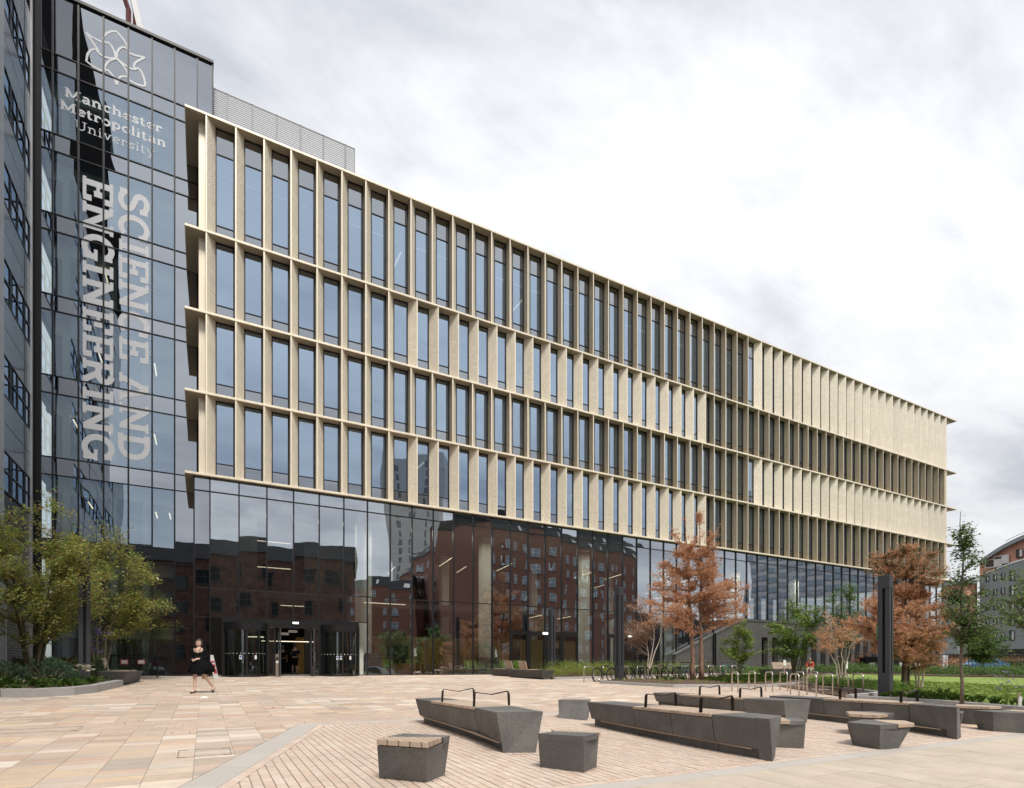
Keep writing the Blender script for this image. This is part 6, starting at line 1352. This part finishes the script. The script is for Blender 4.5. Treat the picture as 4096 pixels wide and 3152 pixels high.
ground_cover('hebe_shrubs', 'rounded yellow green shrubs behind the bicycles', [(16.6, 25.5), (20.6, 26.5), (32.5, 29.4), (32.5, 30.2), (19.6, 30.2), (16.8, 27.6)], 300, leaf_y, 14, .85, .06, 110, .34, .1)
ground_cover('mixed_shrubs', 'grey green shrubs mixed into the bed behind the bicycles', [(18, 26.6), (32, 29.6), (32, 30.3), (19.6, 30.3)], 80, leaf_bg, 15, .9, .05, 90, .3, .1)
ground_cover('rusty_plants', 'reddish brown plants mixed into the bed behind the bicycles', [(17.2, 25.6), (22, 26.8), (22, 28), (17.4, 27)], 40, leaf_bd, 16, .4, .05, 50, .2, .1)
NB_ = [(20.9, 11.6), (22.6, 13.8), (24.8, 16.6), (27.3, 18.2), (27.8, 17.6), (24.2, 12.6), (21, 10.2), (18.3, 10.3), (19.2, 9.4)]
ground_cover('ground_cover', 'leafy green plants at the lawn edge behind the empty hoops', [(20.7, 11.0), (22.5, 13.7), (24.6, 16.7), (26.5, 17.4), (25, 14.5), (22.5, 11.2)], 240, leaf_g, 21, .34, .06, 70, .22, .14)
ground_cover('ground_cover', 'low sparse plants on the mulch round the dead pines', NB_, 130, leaf_y, 22, .12, .04, 24, .15, .14)
ground_cover('grassy_plants', 'thin grasses along the kerb at the right', [(18.0, 9.9), (18.6, 8.4), (18.3, 6.4), (17.7, 3.6), (18.9, 3.6), (19.0, 7), (19.4, 8.8), (20.5, 9.9)], 170, leaf_g, 23, .2, .008, 22, .14, .14, 'blade')
for k, (x, y) in enumerate(((20.4, 9.6), (19.9, 9.0), (20.9, 10.2), (19.35, 8.6), (22.0, 11.2), (19.0, 7.6))):
    q = ground_cover('spiky_plant', ['spiky strap leaved plant left of the slim tree', 'spiky plant beside the slim tree trunk', 'spiky plant near the rusty pine trunks', 'spiky plant close to the slim tree at its right', 'spiky plant right of the tall lamp', 'spiky plant at the kerb near the purple flowers'][k], [(x - .05, y - .05), (x + .05, y - .05), (x + .05, y + .05), (x - .05, y + .05)], 2, leaf_g, 30 + k, .30, .018, 14, .1, .14, 'blade', 'plant')
    del q['kind']
ground_cover('hedge', 'low clipped green hedge along the far edge of the lawn', [(46.5, 21), (59, 13.4), (62, 13.4), (62, 18), (48, 26.5), (45.6, 27)], 620, leaf_dg, 24, .7, .12, 60, .5, .15)
ground_cover('tall_grasses', 'feathery tall grasses behind the far hedge', [(52, 20), (62, 14), (66, 18), (55, 25)], 70, leaf_g, 25, 1.6, .07, 130, .7, .15)
ground_cover('yellow_flower_mass', 'hazy yellow green flowering plants before the railings', [(56, 21), (66, 14), (70, 18), (60, 26)], 70, leaf_y, 26, 2.0, .07, 90, .8, .15)
ground_cover('planting_strip', 'mixed green planting along the foot of the dark wall', [(33.5, 28.9), (50, 29.4), (62, 30), (62, 31), (33.5, 31)], 330, leaf_g, 27, .55, .09, 60, .4, .1)
ground_cover('planting_strip', 'dark shrubs at the end of the lawn before the dark wall', [(44.5, 26.5), (47, 27.5), (60, 28), (60, 30), (44, 30)], 170, leaf_dg, 28, .8, .12, 60, .5, .1)
rg = np.random.default_rng(77)                               # grass blades of the lawn edges
ground_cover('lawn_blades', 'short mown grass blades standing on the near lawn', [(20.0, 9.2), (19.6, 7.6), (19.3, 5.6), (19.3, 3.6), (30, 3.6), (32, 16), (27, 17.2), (24.0, 12.4)], 5200, leafmat('lawn_blade', [(.20, .30, .05), (.26, .36, .08), (.17, .26, .045)]), 78, .055, .007, 9, .22, .19, 'blade', 'grass')
# debris: seeds and grit in the paving, leaves, litter
def debris(name, label, poly, n, m, seed, s):
    rg = np.random.default_rng(seed); P = np.array(scatter(poly, n, seed)); C = np.stack([P[:, 0], P[:, 1], .0245 * P[:, 1] + .007], 1); V, F = leaves(C, s, rg, .25, .6); return tag(link(name, np_mesh(name, V, F, m)), label, 'litter', kind='stuff')
debris('seed_litter', 'dark seeds and grit scattered on the bricks between the seats', [(1, 4.6), (12, 4.6), (12, 10.2), (1.6, 10.2)], 1500, soil, 41, .012)
SEATS = 'first long seat|first long seat end|centre long seat|centre long seat end|right long seat|front left block|front left block side|second block|second block side|right foreground block|right foreground block side'.split('|')
for (a, b), nm_ in zip((((3.40, 6.6), (3.50, 9.9)), ((3.42, 6.33), (3.76, 6.2)), ((6.02, 4.9), (6.10, 8.3)), ((6.02, 4.62), (6.3, 4.62)), ((10.98, 5.5), (11.05, 8.2)), ((1.55, 5.71), (1.92, 5.29)), ((1.94, 5.29), (2.25, 5.57)), ((3.32, 5.49), (3.60, 5.0)), ((3.62, 5.0), (3.97, 5.22)), ((8.35, 4.93), (8.30, 4.50)), ((8.32, 4.5), (8.72, 4.47))), SEATS):
    l = math.dist(a, b); nx_, ny_ = -(b[1] - a[1]) / l * .03, (b[0] - a[0]) / l * .03
    debris('seed_litter', 'line of dark grit gathered along the foot of the ' + nm_, [(a[0] + nx_, a[1] + ny_), (a[0] - nx_, a[1] - ny_), (b[0] - nx_, b[1] - ny_), (b[0] + nx_, b[1] + ny_)], int(170 * l) + 20, soil, int(a[0] * 100), .012)
debris('fallen_leaves', 'few yellow fallen leaves on the square', [(0, 10), (14, 10), (16, 26), (-2, 28)], 60, leaf_y, 43, .05)
debris('fallen_leaves', 'scattered brown leaf specks along the paving by the left kerb and square', [(-4, 10), (6, 10), (10, 24), (-2, 27)], 160, soil, 44, .03)
debris('fallen_leaves', 'brown needles fallen on the paving near the hoops', [(13.5, 10.8), (19, 10.8), (22, 15.5), (14, 20)], 220, leaf_r2, 45, .05)
tag(link('paper_litter', MB().loft([[(.0 + math.cos(a) * r_, 17.55 + math.sin(a) * r_ * .6, g(17.55) + z) for a in [2 * math.pi * i / 7 for i in range(7)]] for r_, z in ((.11, .0), (.09, .03), (.03, .045))]).mesh('paper_litter', white_p)), 'crumpled white paper lying on the paving right of the walking woman', 'litter')
# ------------------------------------------------------------------ people
def skin_mesh(name, joints, edges, radii, m, sub=1, root='pelvis'):
    me = bpy.data.meshes.new(name); names = list(joints); idx = {n: i for i, n in enumerate(names)}
    me.from_pydata([joints[n] for n in names], [(idx[a], idx[b]) for a, b in edges], []); o = bpy.data.objects.new('tmp', me); COL.objects.link(o)
    mod = o.modifiers.new('s', 'SKIN'); mod.use_smooth_shade = True; mod.branch_smoothing = .3
    for n in names: r = radii[n]; me.skin_vertices[0].data[idx[n]].radius = r if isinstance(r, tuple) else (r, r)
    me.skin_vertices[0].data[idx[root]].use_root = True
    sb = o.modifiers.new('u', 'SUBSURF'); sb.levels = sub; sb.render_levels = sub
    dg = bpy.context.evaluated_depsgraph_get(); r_ = bpy.data.meshes.new_from_object(o.evaluated_get(dg)); r_.name = name
    bpy.data.objects.remove(o); bpy.data.meshes.remove(me); r_.materials.clear(); r_.materials.append(m)
    r_.polygons.foreach_set('use_smooth', [True] * len(r_.polygons)); return r_
def person(label, x, y, rz, J, tops, legs, hairlen=.0, skin_m=skin, hair=hair_m, zoff=0, face=True, shoes=rubber, dress=None, scale=1.):
    """J: joint table in metres, figure faces -Y"""
    t = thing('person', label, 'person', (x, y, g(y) + zoff), rz); t.scale = (scale,) * 3
    E = [('pelvis', 'waist'), ('waist', 'chest'), ('chest', 'neck'), ('neck', 'headb'), ('headb', 'heada')]
    Rd = dict(pelvis=(.125, .10), waist=(.115, .085), chest=(.135, .095), neck=.045, headb=(.072, .075), heada=(.068, .078))
    for s in 'LR':
        E += [('chest', 'sh' + s), ('sh' + s, 'el' + s), ('el' + s, 'wr' + s), ('wr' + s, 'pa' + s), ('pelvis', 'hp' + s), ('hp' + s, 'kn' + s), ('kn' + s, 'cf' + s), ('cf' + s, 'an' + s), ('an' + s, 'to' + s)]
        Rd.update({'sh' + s: .05, 'el' + s: .036, 'wr' + s: .024, 'pa' + s: (.030, .018), 'hp' + s: .088, 'kn' + s: .055, 'cf' + s: .052, 'an' + s: .033, 'to' + s: (.036, .02)})
        w_, p_ = Vector(J['wr' + s]), Vector(J['pa' + s]); d = (p_ - w_).normalized(); sd = d.cross(Vector((0, -1, .3))).normalized()
        if sd.length < .1: sd = Vector((1, 0, 0))
        for i, (o_, l_) in enumerate(((-.024, .055), (-.008, .065), (.008, .06), (.024, .048))):
            a = p_ + sd * o_ + d * l_ * .5; b = p_ + sd * o_ * 1.1 + d * l_ + Vector((0, .01, -.012)); n1, n2 = f'f{i}{s}', f'g{i}{s}'
            J[n1] = tuple(a); J[n2] = tuple(b); E += [('pa' + s, n1), (n1, n2)]; Rd[n1] = .0085; Rd[n2] = .0075
        a = w_.lerp(p_, .6) + sd * .035; J['th' + s] = tuple(a); J['ti' + s] = tuple(a + d * .03 + sd * .008); E += [('wr' + s, 'th' + s), ('th' + s, 'ti' + s)]; Rd['th' + s] = .010; Rd['ti' + s] = .008
    body = link('body', skin_mesh('body', J, E, Rd, skin_m), t)
    # clothes: the same chains a little thicker
    for nm, mm, ed, gr in tops + legs:
        ns = []
        for a, b in ed:
            for q in (a, b):
                if q not in ns: ns.append(q)
        jj = {n: J[n] for n in ns}; rr = {n: tuple(v + gr.get(n, gr['*']) for v in (Rd[n] if isinstance(Rd[n], tuple) else (Rd[n], Rd[n]))) for n in ns}
        link(nm, skin_mesh(nm, jj, ed, rr, mm, 1, ns[0]), t)
    hb, ha = Vector(J['headb']), Vector(J['heada']); c = hb.lerp(ha, .55)
    hd = MB(); rings = []
    for i in range(9):
        ph = -1.35 + 2.85 * i / 8; z = math.sin(ph) * .118; r_ = math.cos(ph)
        rings.append([(c.x + .083 * r_ * math.cos(a), c.y + .012 + .098 * r_ * math.sin(a), c.z + z + .01) for a in [2 * math.pi * k / 14 for k in range(14)]])
    part('head', hd.loft(rings), skin_m, t, smooth=True)
    hr = MB(); rings = []
    for i in range(9):
        ph = -.5 + 2.0 * i / 8; z = math.sin(ph) * .135; r_ = math.cos(ph)
        rg_ = []
        for k in range(16):
            a = 2 * math.pi * k / 16; front = max(0, -math.sin(a)); cut = 1 - .38 * front * (1 if ph < .75 else 0)
            rg_.append((c.x + .098 * r_ * math.cos(a) * (1 if front < .5 else .92), c.y + .028 + .112 * r_ * math.sin(a) * cut, c.z + z + .018))
        rings.append(rg_)
    if hairlen:
        low = []
        for j in range(3):
            zz_ = c.z - .07 - hairlen * (j + 1) / 3; wd = .145 - .010 * j
            low.append([(c.x + wd * math.cos(2 * math.pi * k / 16), c.y + .05 + (.095 if math.sin(2 * math.pi * k / 16) > 0 else .02) * math.sin(2 * math.pi * k / 16), zz_ + .02 * math.sin(k * 2.1)) for k in range(16)])
        rings = low[::-1] + rings
    part('hair', hr.loft(rings), hair, t, smooth=True)
    if face:
        
        part('nose', MB().loft([[(c.x - .012, c.y - .082, c.z - .028), (c.x, c.y - .100, c.z - .026), (c.x + .012, c.y - .082, c.z - .028)], [(c.x - .006, c.y - .082, c.z + .02), (c.x, c.y - .09, c.z + .02), (c.x + .006, c.y - .082, c.z + .02)]]), skin_m, t)
        for sx in (-1, 1):
            part('eye', MB().loft([[(c.x + sx * .031 + .013 * math.cos(a) * q, c.y - .081 - .003 * (1 - q), c.z + .012 + .006 * math.sin(a) * q) for a in [2 * math.pi * k / 8 for k in range(8)]] for q in (1, .3)]), hair_m, t)
            part('eyebrow', box(c.x + sx * .031 - .018, c.y - .084, c.z + .029, c.x + sx * .031 + .018, c.y - .078, c.z + .034), hair_m, t)
            part('ear', MB().loft([[(c.x + sx * (.083 + .008 * q), c.y + .012 + .016 * math.cos(a), c.z - .005 + .028 * math.sin(a)) for a in [2 * math.pi * k / 8 for k in range(8)]] for q in (0, 1)]), skin_m, t)
        part('mouth', box(c.x - .022, c.y - .085, c.z - .058, c.x + .022, c.y - .076, c.z - .049), redlip, t)
    for s in 'LR':
        a, b = Vector(J['an' + s]), Vector(J['to' + s]); d = (b - a); dz = Vector((0, 0, -.045))
        h_ = a - d * .35 + dz; tt_ = b + d * .35 + Vector((0, 0, -.012)); sd = Vector((-d.y, d.x, 0)).normalized() if abs(d.x) + abs(d.y) > .02 else Vector((1, 0, 0)); up_ = sd.cross(d.normalized()).normalized()
        if up_.z < 0: up_ = -up_
        so = MB(); o_ = []
        for q, w_ in ((h_, .03), (a.lerp(b, .3) + dz * .7, .034), (b + Vector((0, 0, -.02)), .045), (tt_, .03)): o_.append([q - sd * w_, q + sd * w_, q + sd * w_ + up_ * .022, q - sd * w_ + up_ * .022])
        part('shoe', so.loft(o_), shoes, t)
    return t, c
redlip = mat('lips', (.35, .12, .10), .5)
def stand(arms=None):
    J = dict(pelvis=(0, 0, .93), waist=(0, 0, 1.08), chest=(0, 0, 1.27), neck=(0, .01, 1.44), headb=(0, -.005, 1.52), heada=(0, -.005, 1.62))
    for s, k in (('L', -1), ('R', 1)):
        J.update({'sh' + s: (k * .17, 0, 1.36), 'el' + s: (k * .23, .03, 1.10), 'wr' + s: (k * .22, -.06, .87), 'pa' + s: (k * .22, -.08, .80), 'hp' + s: (k * .09, 0, .86), 'kn' + s: (k * .10, -.01, .48), 'cf' + s: (k * .10, .02, .34), 'an' + s: (k * .10, .02, .09), 'to' + s: (k * .11, -.13, .035)})
    return J
ARM = [('chest', 'shL'), ('shL', 'elL'), ('chest', 'shR'), ('shR', 'elR')]
# the walking woman
J = stand(); J.update(shL=(-.165, 0, 1.33), elL=(-.225, .03, 1.09), wrL=(-.12, -.15, .985), paL=(-.06, -.20, .975), shR=(.165, 0, 1.33), elR=(.24, .05, 1.08), wrR=(.07, -.14, 1.01), paR=(.01, -.20, 1.00),
    hpL=(-.09, 0, .84), knL=(-.10, -.06, .46), cfL=(-.10, -.05, .33), anL=(-.10, -.06, .085), toL=(-.11, -.21, .03), hpR=(.10, .02, .84), knR=(.16, .03, .47), cfR=(.21, .14, .36), anR=(.28, .29, .17), toR=(.30, .21, .06))
J['heada'] = (-.012, -.012, 1.50); J['headb'] = (-.006, -.008, 1.43); J['neck'] = (0, .01, 1.38); J['chest'] = (0, 0, 1.24); J['waist'] = (0, 0, 1.06)
for s in 'LR': J['sh' + s] = (J['sh' + s][0], 0, 1.31)
wm, c = person('woman in black dress and flip flops walking across the square, sunglasses on her head', -.13, 19.60, R(-24), J,
    [('cardigan_sleeve', clothb, [('shL', 'elL'), ('elL', 'wrL')], {'*': .020}), ('cardigan_sleeve', clothb, [('shR', 'elR'), ('elR', 'wrR')], {'*': .020}), ('dress_top', clothb, [('pelvis', 'waist'), ('waist', 'chest')], {'*': .014, 'waist': .02, 'pelvis': .04, 'chest': .006})], [], hairlen=.24, scale=1.02)
part('cardigan_back', MB().loft([[(rx * math.cos(a), ry * math.sin(a) + .01, z) for a in [R(-42 + 264 * k / 15) for k in range(16)]] + [((rx - .02) * math.cos(a), (ry - .02) * math.sin(a) + .01, z) for a in [R(222 - 264 * k / 15) for k in range(16)]] for z, rx, ry in ((.62, .30, .27), (.8, .25, .215), (1.0, .215, .175), (1.15, .205, .155), (1.27, .205, .135), (1.345, .195, .115), (1.39, .12, .085))]), clothb, wm, smooth=True)
part('bodice', MB().loft([[(rx * math.cos(a), ry * math.sin(a) - .005, z + dz * max(0, -math.sin(a))) for a in [2 * math.pi * k / 20 for k in range(20)]] for z, rx, ry, dz in ((.92, .17, .135, 0), (1.06, .155, .12, 0), (1.16, .168, .138, 0), (1.24, .165, .128, -.05), (1.31, .155, .10, -.14))]), clothb, wm, smooth=True)
rings = []
for z, rx, ry, oy in ((1.10, .16, .13, 0), (1.0, .19, .16, 0), (.86, .23, .19, 0), (.72, .25, .22, .02), (.60, .27, .25, .04), (.57, .265, .245, .04)):
    rings.append([(rx * math.cos(a) * (1 + .03 * math.sin(6 * a)), oy + ry * math.sin(a) * (1 + .04 * math.sin(5 * a)), z + .012 * math.sin(4 * a)) for a in [2 * math.pi * k / 28 for k in range(28)]])
part('skirt', MB().loft(rings[::-1]), clothb, wm, smooth=True)
part('cardigan_tail', MB().loft([[(.10 + .17 * math.cos(a), .10 + .14 * math.sin(a), z) for a in [2 * math.pi * k / 14 for k in range(14)]] if z > .9 else [(.24 + .15 * math.cos(a), .14 + .12 * math.sin(a), z) for a in [2 * math.pi * k / 14 for k in range(14)]] for z in (.62, .75, .95, 1.2)]), clothb, wm, smooth=True)
part('sunglasses', MB().tube([(c.x - .075, c.y - .065, c.z + .095), (c.x - .02, c.y - .085, c.z + .10), (c.x + .02, c.y - .085, c.z + .10), (c.x + .075, c.y - .065, c.z + .095)], .014, 6), rubber, wm)
for sx in (-1, 1): part('strap', MB().tube([(sx * .075, -.085, 1.345), (sx * .07, -.10, 1.29), (sx * .06, -.115, 1.24)], .008, 4), clothb, wm)
# people in the doorway
J = stand(); J.update(knL=(-.10, -.06, .47), elR=(.24, .0, 1.12), wrR=(.12, -.18, 1.2), paR=(.08, -.22, 1.25))
SH = [('pelvis', 'waist'), ('waist', 'chest')] + ARM
LG = [('pelvis', 'hpL'), ('hpL', 'knL'), ('pelvis', 'hpR'), ('hpR', 'knR')]
person('man in navy shirt and black shorts seen from behind in the open doorway', 4.55, 34.4, R(175), J, [('shirt', navy, SH, {'*': .022})], [('shorts', clothb, LG, {'*': .02})], skin_m=skin2, zoff=.03, scale=1.04)
J = stand()
person('person in dark clothes behind the man in the doorway, carrying a blue framed board', 4.0, 35.2, R(150), J, [('jacket', clothb, SH, {'*': .025})], [('trousers', clothb, LG + [('knL', 'cfL'), ('cfL', 'anL'), ('knR', 'cfR'), ('cfR', 'anR')], {'*': .016})], skin_m=skin2, zoff=.03, scale=.98)
# seated people
def seated():
    J = dict(pelvis=(0, 0, .56), waist=(0, -.03, .70), chest=(0, -.10, .90), neck=(0, -.14, 1.06), headb=(0, -.17, 1.14), heada=(0, -.18, 1.24))
    for s, k in (('L', -1), ('R', 1)):
        J.update({'sh' + s: (k * .17, -.10, .99), 'el' + s: (k * .23, -.20, .76), 'wr' + s: (k * .12, -.38, .68), 'pa' + s: (k * .08, -.44, .67), 'hp' + s: (k * .09, -.06, .56), 'kn' + s: (k * .12, -.45, .54), 'cf' + s: (k * .12, -.47, .38), 'an' + s: (k * .12, -.46, .09), 'to' + s: (k * .13, -.60, .035)})
    return J
SE = [('pelvis', 'waist'), ('waist', 'chest')] + ARM + [('elL', 'wrL'), ('elR', 'wrR')]
person('person in red top and beige trousers bent forward on the far long bench', 36.9, 24.65, R(-70), seated(), [('red_top', redc, SE, {'*': .03})], [('trousers', beigec, LG + [('knL', 'cfL'), ('cfL', 'anL'), ('knR', 'cfR'), ('cfR', 'anR')], {'*': .02})], skin_m=skin2, face=False)
person('seated person with dark cap behind the hall glass', 10.9, 34.35, R(160), seated(), [('dark_top', clothb, SE, {'*': .03})], [('trousers', navy, LG + [('knL', 'cfL'), ('cfL', 'anL'), ('knR', 'cfR'), ('cfR', 'anR')], {'*': .02})], skin_m=skin2, face=False, zoff=.25)
# A-board behind the woman
t = thing('a_board_sign', 'white and red pavement board partly hidden behind the walking woman', 'sign', (.27, 29.6, g(29.6)), R(72))
part('board', MB().prism([(-.3, -.26, .0), (.3, -.26, 0), (.3, -.24, 0), (-.3, -.24, 0)], [(-.3, -.02, 1.1), (.3, -.02, 1.1), (.3, 0, 1.1), (-.3, 0, 1.1)]), white_p, t)
part('back_leg', MB().prism([(-.3, .24, .0), (.3, .24, 0), (.3, .26, 0), (-.3, .26, 0)], [(-.3, 0, 1.1), (.3, 0, 1.1), (.3, .02, 1.1), (-.3, .02, 1.1)]), black, t)
for z, h_ in ((.25, .2), (.55, .12), (.75, .08)): part('print', MB().prism([(-.22, -.275 + z * .225, z), (.22, -.275 + z * .225, z), (.22, -.27 + z * .225, z), (-.22, -.27 + z * .225, z)], [(-.22, -.275 + (z + h_) * .225, z + h_), (.22, -.275 + (z + h_) * .225, z + h_), (.22, -.27 + (z + h_) * .225, z + h_), (-.22, -.27 + (z + h_) * .225, z + h_)]), sign_red, t)
t = thing('picnic_table', 'black slatted table with framed notices behind the left bench', 'table', (-2.9, 31.6, g(31.6)))
part('top', box(-.9, -.35, .98, 1.0, .35, 1.04), black, t); part('end_panel', box(.94, -.3, 0, .99, .3, .98), black, t); part('end_panel', box(-.89, -.3, 0, -.84, .3, .98), black, t)
for x in (-.3, .35): nb = part('notice', box(x - .15, -.36, .62, x + .15, -.35, .84), sign_red, t); part('paper', box(x - .12, -.37, .65, x + .12, -.361, .81), white_p, nb)
# little signs in the beds
for x, y, l_ in ((34.0, 24.6, 'small white sign on a wooden post left of the shrub tree'), (29.2, 17.6, 'small white sign on a stake at the lawn edge')):
    t = thing('sign_post', l_, 'sign', (x, y, g(y))); part('stake', box(-.03, -.03, 0, .03, .03, 1.1), timber, t); part('plate', box(-.14, -.05, .75, .14, -.035, 1.15), white_p, t)
t = thing('white_label_stake', 'white folded label on a short wooden stake by the purple flowers', 'label', (18.25, 6.55, g(6.55) + .12)); part('stake', box(-.03, -.02, 0, .03, .02, .34), timber, t); part('paper', MB().prism([(-.10, -.05, .0), (.10, -.05, 0), (.10, -.02, 0), (-.10, -.02, 0)], [(-.04, -.05, .24), (.05, -.05, .24), (.05, -.02, .24), (-.04, -.02, .24)]), white_p, t)
# ------------------------------------------------------------------ railings, cars, bins beyond the lawn
t = thing('railing_fence', 'thin dark railings beyond the planting at the right', 'fence', (66, 25, g(25)), world=True)
A_, B_ = Vector((50, 34.0, 0)), Vector((78, 14, 0)); n = 110; mb = MB(); mr_ = MB()
for i in range(n): p = A_.lerp(B_, i / (n - 1)); o = part('bar', box(p.x - .02, p.y - .02, g(p.y), p.x + .02, p.y + .02, g(p.y) + 1.9), bark_d, t)
for z in (.25, 1.8): mr_.tube([(A_.x, A_.y, g(A_.y) + z), (B_.x, B_.y, g(B_.y) + z)], .03, 4)
part('rail', mr_, bark_d, t)
def car(label, x, y, rz, m, van=False):
    t = thing('parked_car', label, 'car' if not van else 'van', (x, y, g(y)), rz); h2 = 1.45 if not van else 1.9
    prof = [(-2.1, .35), (-2.15, .8), (-1.5, .95), (-.9, h2 * .97), (.6, h2), (1.5, h2 * .9 if van else 1.05), (2.1, .9), (2.1, .35)]
    part('body', MB().loft([[(px_, yy, pz) for px_, pz in prof] for yy in (-.85, -.8, .8, .85)]), m, t)
    for s in (-1, 1):
        q = MB(); q.poly([(-1.25, s * .857, .98), (.95, s * .857, .98), (.55, s * .857, h2 - .12), (-.85, s * .857, h2 - .14)]); part('side_window', q, car_gl, t)
        for wx in (-1.35, 1.35):
            wh = part('wheel', MB().tube([(wx, s * .74, .32), (wx, s * .90, .32)], .32, 16), rubber, t); part('hub', MB().tube([(wx, s * .901, .32), (wx, s * .91, .32)], .19, 10), chrome, wh)
        part('headlight', box(-2.16, s * .6 - .14, .62, -2.12, s * .6 + .14, .76), white_p, t)
    return t
car('white parked van beyond the hedge behind the slim tree', 66, 35.5, R(20), car_w, True)
car('blue parked car behind the railings at the right', 76.5, 30.5, R(-30), car_b)
car('dark blue parked car at the right edge behind the railings', 84, 22, R(-30), car_b)
# parked vehicles across the square, mirrored in the glass
car('white van across the square, mirrored low in the hall glass', 20.5, -12.0, R(5), car_w, True); car('grey car across the square, mirrored by the right revolving door', 14, -13, R(0), car_g)
car('white parked car across the square, mirrored in the middle of the hall glass', 36, -15.0, R(8), car_w); car('white small van across the square, mirrored at the foot of the dark glass block', -6.5, -12, R(0), car_w, True)
t = thing('bin_store', 'black bin enclosure with white notices beyond the lawn', 'bin store', (56.5, 29.2, g(29.2)), R(-30))
part('enclosure', box(-3.2, -.6, 0, 2.6, .6, 1.5), black, t)
for x in (-2.9, -.2, 1.2): part('notice', box(x, -.62, .35, x + .5, -.601, .95), white_p, t)
# CAFE vinyl letters on the hall glass
cf = thing('cafe_lettering', 'small white vertical word CAFÉ on the hall glass behind the seat row', 'sign', (10.9, YG - .02, 2), world=True)
for x0, z0 in ((10.83, 2.35), (16.15, 2.35)):
    write('CAFE', cf, .12, .46, (x0, z0), True, .12, .09, lettering, YG - .012)
    part('accent', MB().prism([(x0 + .13, YG - .012, z0 - .40), (x0 + .15, YG - .012, z0 - .40), (x0 + .15, YG - .010, z0 - .40), (x0 + .13, YG - .010, z0 - .40)], [(x0 + .145, YG - .012, z0 - .35), (x0 + .165, YG - .012, z0 - .35), (x0 + .165, YG - .010, z0 - .35), (x0 + .145, YG - .010, z0 - .35)]), white_p, cf)

for o in scene.objects:
    if '_w' in o: del o['_w']
